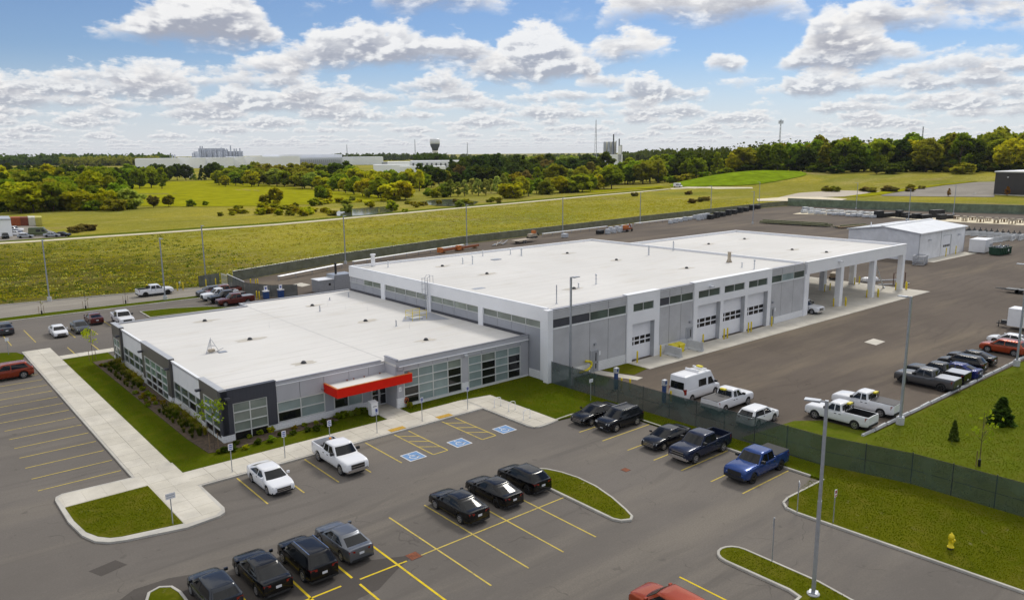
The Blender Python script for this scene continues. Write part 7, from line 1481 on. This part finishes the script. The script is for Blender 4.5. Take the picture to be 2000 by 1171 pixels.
weeds('turf_blades', 40000, turf_region([([(16.4, 59), (34.4, 59), (34.4, 60.9), (18.3, 60.9), (18.1, 80), (18.3, 99), (16, 103)], .13), ([(37.2, 59), (46, 58.5), (46.3, 48.7), (51.8, 46), (53.3, 57.7), (53.3, 60.6), (37.2, 60.6)], .13), ([(8.4, 58), (13.5, 58), (13.5, 50.5), (9.7, 51.3), (8.6, 53.5)], .155), ([(35.8, 32.4), (36.8, 31.8), (38.3, 36), (38.3, 39), (36.3, 42), (35.8, 41.9)], .125),
      ([(36.8, 17), (36.8, 23.8), (37.6, 24.8), (38.5, 23.8), (38.5, 19), (38, 15)], .125), ([(47.1, 25.9), (54.3, 27.3), (55.8, 21.5), (56.2, 8), (46.5, 8), (45.8, 24.5)], .13), ([(52.1, 27), (54.2, 27.8), (53.4, 56), (52.1, 46)], .13), ([(55.2, 26), (56.5, 8), (90, 8), (120, 20), (90, 27.4), (64.6, 27.7)], .06)]), .02, .05, 'turf', 'short blades of grass on the lawns', 8, 1.6)
# ------------------------------------------------------------ far setting
def strip(name, up, lo, z, mat, label, n=26, k=5):
    """a patch between two traced edges, laid on the terrain"""
    def rs(P, t):
        L = [0]
        for a, b in zip(P[:-1], P[1:]): L.append(L[-1]+math.hypot(b[0]-a[0], b[1]-a[1]))
        d = t*L[-1]
        for i in range(len(P)-1):
            if d <= L[i+1]+1e-6: f = (d-L[i])/max(1e-6, L[i+1]-L[i]); return (P[i][0]+(P[i+1][0]-P[i][0])*f, P[i][1]+(P[i+1][1]-P[i][1])*f)
        return P[-1]
    V = []; F = []
    for i in range(n+1):
        a, b = rs(up, i/n), rs(lo, i/n)
        for j in range(k+1): x, y = GT(a[0]+(b[0]-a[0])*j/k, a[1]+(b[1]-a[1])*j/k); V.append((x, y, terrain(x, y)+z))
    for i in range(n):
        for j in range(k): F.append((i*(k+1)+j, i*(k+1)+j+1, (i+1)*(k+1)+j+1, (i+1)*(k+1)+j))
    NOWEED.append([GT(*p) for p in up]+[GT(*p) for p in lo[::-1]])
    return tag(MB().add(V, F).build(name, mat), label, name.replace('_', ' '), kind='structure')
def ribbon(name, cl, w, z, mat, label, off=0.0):
    P = [Vector(GT(*p)) for p in cl]; V = []; F = []
    for i, p in enumerate(P):
        d = (P[min(i+1, len(P)-1)]-P[max(i-1, 0)]).normalized(); n = Vector((-d.y, d.x)); a, b = p+n*(off+w/2), p+n*(off-w/2); V += [(a.x, a.y, terrain(a.x, a.y)+z), (b.x, b.y, terrain(b.x, b.y)+z)]
    F = [(2*i, 2*i+1, 2*i+3, 2*i+2) for i in range(len(P)-1)]; return tag(MB().add(V, F).build(name, mat), label, name.replace('_', ' '), kind='structure')
cl = [(-120, 484), (0, 475), (100, 469), (200, 462), (300, 455.5), (390, 449), (470, 443.5), (540, 438.5), (620, 431.5), (700, 424), (780, 417), (850, 410.5), (925, 404), (1000, 397.5), (1085, 389.5), (1170, 381.5), (1240, 375.5), (1310, 369)]
ribbon('gravel_path', cl, 5.0, .06, 'gravel_path', 'long pale gravel track crossing the meadow'); ribbon('grass_verge', cl, 6.5, .05, 'lawn_bright', 'green mown verge beyond the gravel track', 6.0)
pm('mown_green', (.27, .265, .010), .95, spec=0, var=.25, scale=.12, bump=.4, bscale=2)
pm('mound_green', (.17, .24, .010), .95, spec=0, var=.3, scale=.15, bump=.4, bscale=2)
_m = AT(1452, 530); _V = []; _F = []
for i in range(9):
    for j in range(32):
        a_ = 2*math.pi*j/32; x, y = _m[0]+58*i/8*math.cos(a_)*(1+.08*math.sin(3*a_)), _m[1]+36*i/8*math.sin(a_)*(1+.08*math.cos(2*a_)); _V.append((x, y, terrain(x, y)+.3))
for i in range(8):
    for j in range(32): _F.append((i*32+j, (i+1)*32+j, (i+1)*32+(j+1) % 32, i*32+(j+1) % 32))
tag(MB().add(_V, _F).build('mown_mound', 'mound_green'), 'bright green mown mound before the right wood', 'mound', kind='structure')
ribbon('gravel_path', [(1310, 369), (1345, 366.5), (1400, 366), (1470, 367)], 8, .10, 'gravel_path', 'wider end of the gravel track by the white van')
ribbon('mown_strip', [(1130, 376), (1220, 369), (1300, 363.5)], 22, .07, 'mown_green', 'bright mown strip beside the gravel track')
strip('sand_patch', [(1478, 389), (1540, 385), (1600, 385), (1655, 389)], [(1480, 393), (1560, 393), (1640, 392.5)], .16, 'sand', 'pale sandy patch at the right of the meadow')
strip('bare_earth', [(1520, 386), (1560, 377), (1640, 372), (1720, 374)], [(1530, 387), (1620, 385), (1700, 382)], .12, 'tan_crate', 'bare brown earth below the dry shrubs')
strip('far_parking', [(1722, 381), (1790, 370), (1850, 362), (1905, 356), (1945, 355)], [(1722, 383), (1800, 384), (1942, 385)], .14, 'road_asphalt', 'empty parking area before the dark hall')
strip('grass_verge', [(1650, 384), (1740, 371.5), (1850, 359), (1910, 353.5)], [(1690, 384), (1722, 380.5), (1790, 369), (1850, 361), (1908, 355)], .18, 'mown_green', 'bright grass strip beside the empty parking area')
strip('crop_field', [(255, 357), (420, 352), (640, 372), (760, 384)], [(250, 402), (400, 404), (520, 402), (690, 396), (790, 391)], .10, 'mown_green', 'yellow green crop field before the tree belt')
pw = strip('pond', [(640, 416), (690, 408), (760, 403), (775, 409)], [(640, 421), (680, 423), (730, 419), (765, 414)], .14, 'water', 'near pond behind the gravel track'); strip('pond', [(820, 394), (850, 390), (890, 389), (935, 394)], [(825, 397), (850, 402), (880, 403), (925, 400)], .14, 'water', 'farther pond glinting beside the track')
strip('far_yard', [(-20, 445), (62, 440), (100, 451)], [(-20, 472), (0, 471), (60, 467), (132, 463)], .08, 'road_asphalt', 'small parking yard by the containers')
def inpoly(x, y, p):
    ins = np.zeros(len(x), bool)
    for i in range(len(p)):
        x0, y0 = p[i]; x1, y1 = p[(i+1) % len(p)]; ins ^= ((y0 > y) != (y1 > y)) & (x < (x1-x0)*(y-y0)/((y1-y0) if y1 != y0 else 1e-9)+x0)
    return ins
def hor(px): return 299.4+.00873*(1000-px)
def zat(px, py, d): return CAM_H-(py-hor(px))*d/FPX
def fbox(name, root, px0, px1, ytop, d, depth, mat, zb=None, ybot=None):
    """a box whose front faces us between two photo columns at distance d"""
    a, b = Vector(AT(px0, d)), Vector(AT(px1, d)); f = ((a+b)/2).normalized(); zt = zat((px0+px1)/2, ytop, d); c, e = a+f*depth, b+f*depth; z0 = (0 if zb is None else zb) if ybot is None else zat((px0+px1)/2, ybot, d)
    return MB().prism([tuple(a), tuple(b), tuple(e), tuple(c)], z0, zt).build(name, mat, root)
fac = empty('car_plant', (*AT(500, 1450), 0), 0, 'huge pale factory complex on the left horizon', 'factory')
for (a, b, yt, d, dp, mt) in ((262, 350, 309.5, 1380, 180, 'far_white'), (346, 400, 308, 1400, 200, 'far_white'), (372, 455, 307.5, 1410, 200, 'far_white'), (378, 475, 296, 1520, 120, 'galv_light'), (388, 440, 290.5, 1560, 60, 'far_grey'), (440, 476, 306, 1420, 200, 'far_white'), (476, 548, 306, 1440, 180, 'far_white'), (512, 668, 302, 1560, 150, 'far_white'), (548, 585, 305, 1420, 100, 'far_white'), (580, 668, 308, 1500, 60, 'galv_light'), (668, 748, 306.5, 1560, 140, 'far_white'), (745, 800, 316, 1150, 50, 'far_grey')): fbox('hall', fac, a, b, yt, d, dp, mt)
for (px, yt) in ((392, 287), (396, 287), (400, 293), (412, 292), (421, 291), (433, 290), (443, 292), (451, 286), (458, 292), (462, 292), (469, 291), (336, 303), (341, 303), (376, 300)): fbox('roof_stack', fac, px-1.3, px+1.3, yt-1.0, 1515, 4, 'far_grey', zb=18)
for px in (389, 405, 418, 430, 440): fbox('roof_unit', fac, px, px+6, 293, 1518, 10, 'far_grey', zb=20)
for k in range(20): fbox('dock_door', fac, 586+k*4, 588.5+k*4, 311.5, 1497, 2, 'far_grey', zb=0)
wh = empty('trailer_warehouse', (*AT(840, 1080), 0), 0, 'low pale warehouse roofs left of the dark wood', 'warehouse')
for (a, b, yt, d, dp) in ((756, 800, 315.5, 1060, 60), (800, 912, 313.5, 1090, 70), (728, 800, 321, 980, 40), (780, 870, 324, 930, 30)): fbox('hall', wh, a, b, yt, d, dp, 'far_white')
for k in range(10): fbox('dock_door', wh, 805+k*9, 808+k*9, 318, 1088, 1.5, 'far_dark', zb=0)
m = MB(); rng = random.Random(4)
for k in range(900):
    px = rng.uniform(746, 906); d = rng.uniform(1180, 1500); x, y = AT(px, d); s = rng.uniform(1.6, 2.4); z = terrain(x, y); m.box(x-s, x+s, y-1, y+1, z+.3, z+1.2).box(x-s*.5, x+s*.5, y-.9, y+.9, z+1.2, z+1.7)
tag(m.build('far_parked_cars', 'far_grey'), 'countless new cars parked in the far lot', 'cars', kind='stuff')
wt = empty('water_tower', (*AT(850, 1300), 0), 0, 'white and grey water tower with bulging tank on the horizon', 'water tower'); zt = zat(850, 271.5, 1300)
MB().lathe([(5.2, 0), (4.8, zt*.60)], 20).build('stem', 'container_cream', wt, True, world=False); MB().lathe([(4.8, zt*.60), (5.5, zt*.67), (7.4, zt*.74), (8.0, zt*.80), (8.0, zt*.82)], 20).build('band', 'far_dark', wt, True, world=False); MB().lathe([(8.0, zt*.82), (8.4, zt*.85), (8.4, zt*.96), (7.4, zt*.99), (1, zt)], 20).build('tank', 'white_paint', wt, True, world=False)
si = empty('grain_silos', (*AT(1196, 1350), 0), 0, 'row of pale grain silos with elevator towers on the horizon', 'silos'); zt = zat(1190, 279, 1350)
for k in range(6):
    x, y = AT(1181+k*4.0, 1350+(k % 2)*8); o = wloc(si); MB().lathe([(2.4, 0), (2.4, zt), (1.2, zt+1.5)], 12, (x-o.x, y-o.y, 0)).build('silo', 'container_cream' if k % 2 else 'far_grey', si, True, world=False)
for (px, yt, w_) in ((1198, 263.5, 1.3), (1209, 272, 1.2), (1203, 276, .7), (1212, 284, 3)): fbox('elevator', si, px-w_, px+w_, yt, 1345, 4, 'far_dark')
for (a, b, yt) in ((1178, 1216, 301.5), (1207, 1214, 285)): fbox('hall', si, a, b, yt, 1335, 20, 'far_white')
def mast(px, ytop, d, label, w_=3.0, ant=False):
    x, y = AT(px, d); zt = zat(px, ytop, d); r = empty('radio_mast', (x, y, terrain(x, y)), 0, label, 'mast', 'masts on the horizon'); m = MB(); n = 12
    for k in range(3): a = R_(120*k); m.tube((w_*math.cos(a), w_*math.sin(a), 0), (.5*math.cos(a), .5*math.sin(a), zt), .28, .2, 5)
    for i in range(n):
        z0, z1 = zt*i/n, zt*(i+1)/n; f0, f1 = 1-i/n, 1-(i+1)/n
        for k in range(3):
            a, b = R_(120*k), R_(120*k+120); r0, r1 = .5+(w_-.5)*f0, .5+(w_-.5)*f1; m.tube((r0*math.cos(a), r0*math.sin(a), z0), (r1*math.cos(b), r1*math.sin(b), z1), .14, n=4)
    m.build('lattice', 'far_grey', r, world=False)
    if ant:
        q = MB()
        for k in range(6): a = R_(60*k); q.box(2.2*math.cos(a)-.3, 2.2*math.cos(a)+.3, 2.2*math.sin(a)-.3, 2.2*math.sin(a)+.3, zt-5, zt-1.5)
        q.build('antennas', 'far_grey', r, world=False)
mast(1163.5, 240, 1500, 'tall thin lattice mast left of the silos', 3.5); mast(1522, 250, 900, 'mobile phone mast above the right wood', 1.5, True); mast(811, 277, 1700, 'small mast left of the water tower', 1.5); mast(913, 283, 1700, 'small mast right of the water tower', 1.5); mast(678, 288, 1800, 'tiny mast above the left horizon', 1.5); mast(1799, 266, 800, 'thin pole above the right wood', .6)
def far_wood(name, px0, px1, d, h, n, mat, label, depth=60, sz=6, seed=1):
    rng = np.random.default_rng(seed); P = []; xs = np.sort(rng.uniform(px0, px1, n//26))
    for p_ in xs:
        X, Y = AT(p_, d+rng.uniform(0, depth)); hh = h*rng.uniform(.65, 1.1); w_ = hh*.42; q = rng.normal(size=(26, 3)); q /= np.linalg.norm(q, axis=1)[:, None]; q *= (rng.uniform(.3, 1, 26)**.5)[:, None]
        P.append(np.array([X, Y, terrain(X, Y)])+q*[w_, w_, hh*.5]+[0, 0, hh*.5])
    return tag(link(name, np_mesh(name, cards(np.concatenate(P), sz, rng), mat)), label, 'wood', kind='stuff')
far_wood('far_wood', 1300, 2080, 650, 25, 16000, 'leaf_dark', 'depth of the dense wood behind its first trees on the right', 60, 1.7, 12)
far_wood('far_wood', -80, 330, 1750, 25, 9000, 'leaf_dark', 'far dark wood on the left horizon', 120, 6); far_wood('far_wood', 120, 310, 1650, 20, 3000, 'leaf_olive', 'paler far trees before the left horizon wood', 60, 5, 2); far_wood('far_wood', -60, 1250, 3000, 13, 8000, 'leaf_dark', 'thin far tree line along the horizon', 500, 9, 3); far_wood('far_wood', 640, 850, 2400, 22, 2500, 'leaf_dark', 'far low trees behind the factory', 200, 7, 4)
far_wood('far_wood', 818, 870, 1220, 22, 2200, 'leaf_dark', 'dark clump of trees at the foot of the water tower', 40, 5, 5); far_wood('far_wood', 868, 1010, 1350, 16, 2600, 'leaf_dark', 'far trees right of the water tower', 120, 5, 6); far_wood('far_wood', 1000, 1190, 1500, 13, 2000, 'leaf_green', 'far scattered trees before the silos', 150, 5, 7); far_wood('far_wood', 1215, 1420, 1500, 22, 3500, 'leaf_dark', 'far trees right of the silos', 150, 6, 8)
ho = empty('farm_house', (*AT(368, 880), 0), 0, 'house with dark gabled roof among the trees on the left', 'house'); a, b = Vector(AT(353, 880)), Vector(AT(374, 872)); f = Vector(AT(365, 1)).normalized(); m = MB().prism([tuple(a), tuple(b), tuple(b+f*10), tuple(a+f*10)], 0, 6); m.build('wall', 'container_cream', ho)
k = (b-a).normalized(); c0, c1 = a-k*.6, b+k*.6; mid0, mid1 = a+f*5-k*.6, b+f*5+k*.6
MB().add([(*c0, 5.8), (*c1, 5.8), (*mid1, 11.5), (*mid0, 11.5), (*(c0+f*11), 5.8), (*(c1+f*11), 5.8)], [(0, 1, 2, 3), (3, 2, 5, 4), (0, 3, 4), (1, 5, 2)]).build('roof', 'roof_tile', ho)
for t in (.25, .6): c = a+(b-a)*t; MB().box(c.x-.7, c.x+.7, c.y-.3, c.y+.3, 2.5, 4).build('window', 'glass_dark', ho)
bh = empty('dark_hall', (*G(1940, 382.5), 0), 0, 'dark grey industrial hall cut by the right edge', 'building'); a, b = Vector(G(1940, 382.5)), Vector(G(2120, 389)); f = Vector((-(b-a).y, (b-a).x)).normalized(); f = f if f.dot(a) > 0 else -f
MB().prism([tuple(a), tuple(b), tuple(b+f*50), tuple(a+f*50)], 0, 12.2).build('wall', 'black_hall', bh); e = (b-a).normalized()
MB().prism([tuple(a-e*.4-f*.4), tuple(b-f*.4), tuple(b+f*51), tuple(a-e*.4+f*51)], 12.2, 12.8).build('roof_edge', 'trim_white', bh); MB().prism([tuple(a-f*.05), tuple(b-f*.05), tuple(b), tuple(a)], 0, .9).build('plinth', 'concrete', bh)
for t in (.15, .4): c = a+(b-a)*t-f*.2; MB().box(c.x-.3, c.x+.3, c.y-.3, c.y+.3, 9.5, 10).build('wall_light', 'white_paint', bh)
for t in (8, 16): c = a-e*t-f*2; MB().box(c.x-3.5, c.x+3.5, c.y-.1, c.y+.1, 0, 1.0).build('guard_rail', 'galv_light', bh)
# containers and cars at the far left
for i, (px0, px1, mt, nm) in enumerate(((4, 23, 'container_orange', 'orange'), (22.5, 39, 'container_rust', 'rust red'), (38, 53, 'container_cream', 'cream'), (52.5, 66, 'container_yellow', 'yellow green'))):
    d = 275-i*.0; x, y = AT((px0+px1)/2, d); r = empty('shipping_container', (x, y, .04), 0, nm+' shipping container beside the small parking yard', 'container', 'shipping containers'); a, b = Vector(AT(px0, d)), Vector(AT(px1, d)); f = a.normalized(); L = 6 if i < 2 else 9
    MB().prism([tuple(a), tuple(b), tuple(b+f*L), tuple(a+f*L)], .1, 2.9).build('box', mt, r)
    for k in range(6): c = a+(b-a)*(k+.5)/6-f*.06; MB().box(c.x-.05, c.x+.05, c.y-.05, c.y+.05, .15, 2.8).build('rib', mt, r)
    MB().prism([tuple(a-f*.05), tuple(b-f*.05), tuple(b+f*(L+.05)), tuple(a+f*(L+.05))], 2.9, 3.0).build('roof', mt, r)
r = empty('grey_shed', (*AT(-12, 240), 0), 0, 'pale grey building cut by the left edge', 'building'); a, b = Vector(AT(-60, 238)), Vector(AT(4, 238)); f = a.normalized(); MB().prism([tuple(a), tuple(b), tuple(b+f*14), tuple(a+f*14)], 0, 5.2).build('wall', 'far_white', r); MB().prism([tuple(a-f*.3), tuple(b-f*.3), tuple(b+f*14.3), tuple(a+f*14.3)], 5.2, 5.5).build('roof', 'far_grey', r)
ve = math.pi/2-TH
for (px, py, kd, pn, rz, lb) in ((27, 453.5, 'pickup', 'p_white', ve+math.pi*1.5, 'white pickup by the containers at the far left'), (33, 460, 'sedan', 'p_white', ve+math.pi*1.5, 'white car before the white pickup at the far left'), (28, 457, 'sedan', 'p_charc', ve+math.pi*1.5, 'grey car between two white vehicles at the far left'), (11, 466, 'suv', 'p_black', ve+math.pi*1.2, 'black car at the left edge by the gravel track'), (51, 465, 'hatch', 'p_silver', ve+math.pi*1.6, 'silver car beside the dark truck at the far left'), (103, 463, 'sedan', 'p_silver', ve+math.pi*1.55, 'low silver car at the right end of the far left yard'), (122, 462, 'coupe', 'p_black', ve+math.pi*1.5, 'black car at the tip of the far left yard'), (78, 461, 'van', 'p_green', ve+math.pi*1.6, 'dark green box truck in the far left yard')):
    V_('parked_car' if kd not in ('van', 'pickup') else ('box_truck' if kd == 'van' else 'pickup_truck'), kd, G(px, py), rz, pn, lb, 'truck' if kd == 'van' else 'car', 'vehicles in the far left yard', simple=True, z=.05)
vx, vy = GT(1324, 366); V_('driving_van', 'van', (vx, vy), ve+math.pi*1.25, 'p_white', 'white van driving on the gravel track across the meadow', 'van', simple=True, z=terrain(vx, vy)+.12)
# ------------------------------------------------------------ summer haze: one closed box of thin even air round everything
hz = MB().box(-2500, 6500, -4200, 6500, -2.5, 75).build('haze', None); tag(hz, 'thin bluish summer haze over the far land', 'haze', kind='stuff')
hm_ = bpy.data.materials.new('haze'); hm_.use_nodes = True; hm_.node_tree.nodes.clear(); _v = hm_.node_tree.nodes.new('ShaderNodeVolumePrincipled'); _o = hm_.node_tree.nodes.new('ShaderNodeOutputMaterial')
_v.inputs['Color'].default_value = (.80, .86, .95, 1); _v.inputs['Density'].default_value = .00003; _v.inputs['Anisotropy'].default_value = .2
hm_.node_tree.links.new(_v.outputs[0], _o.inputs['Volume']); hz.data.materials.append(hm_)
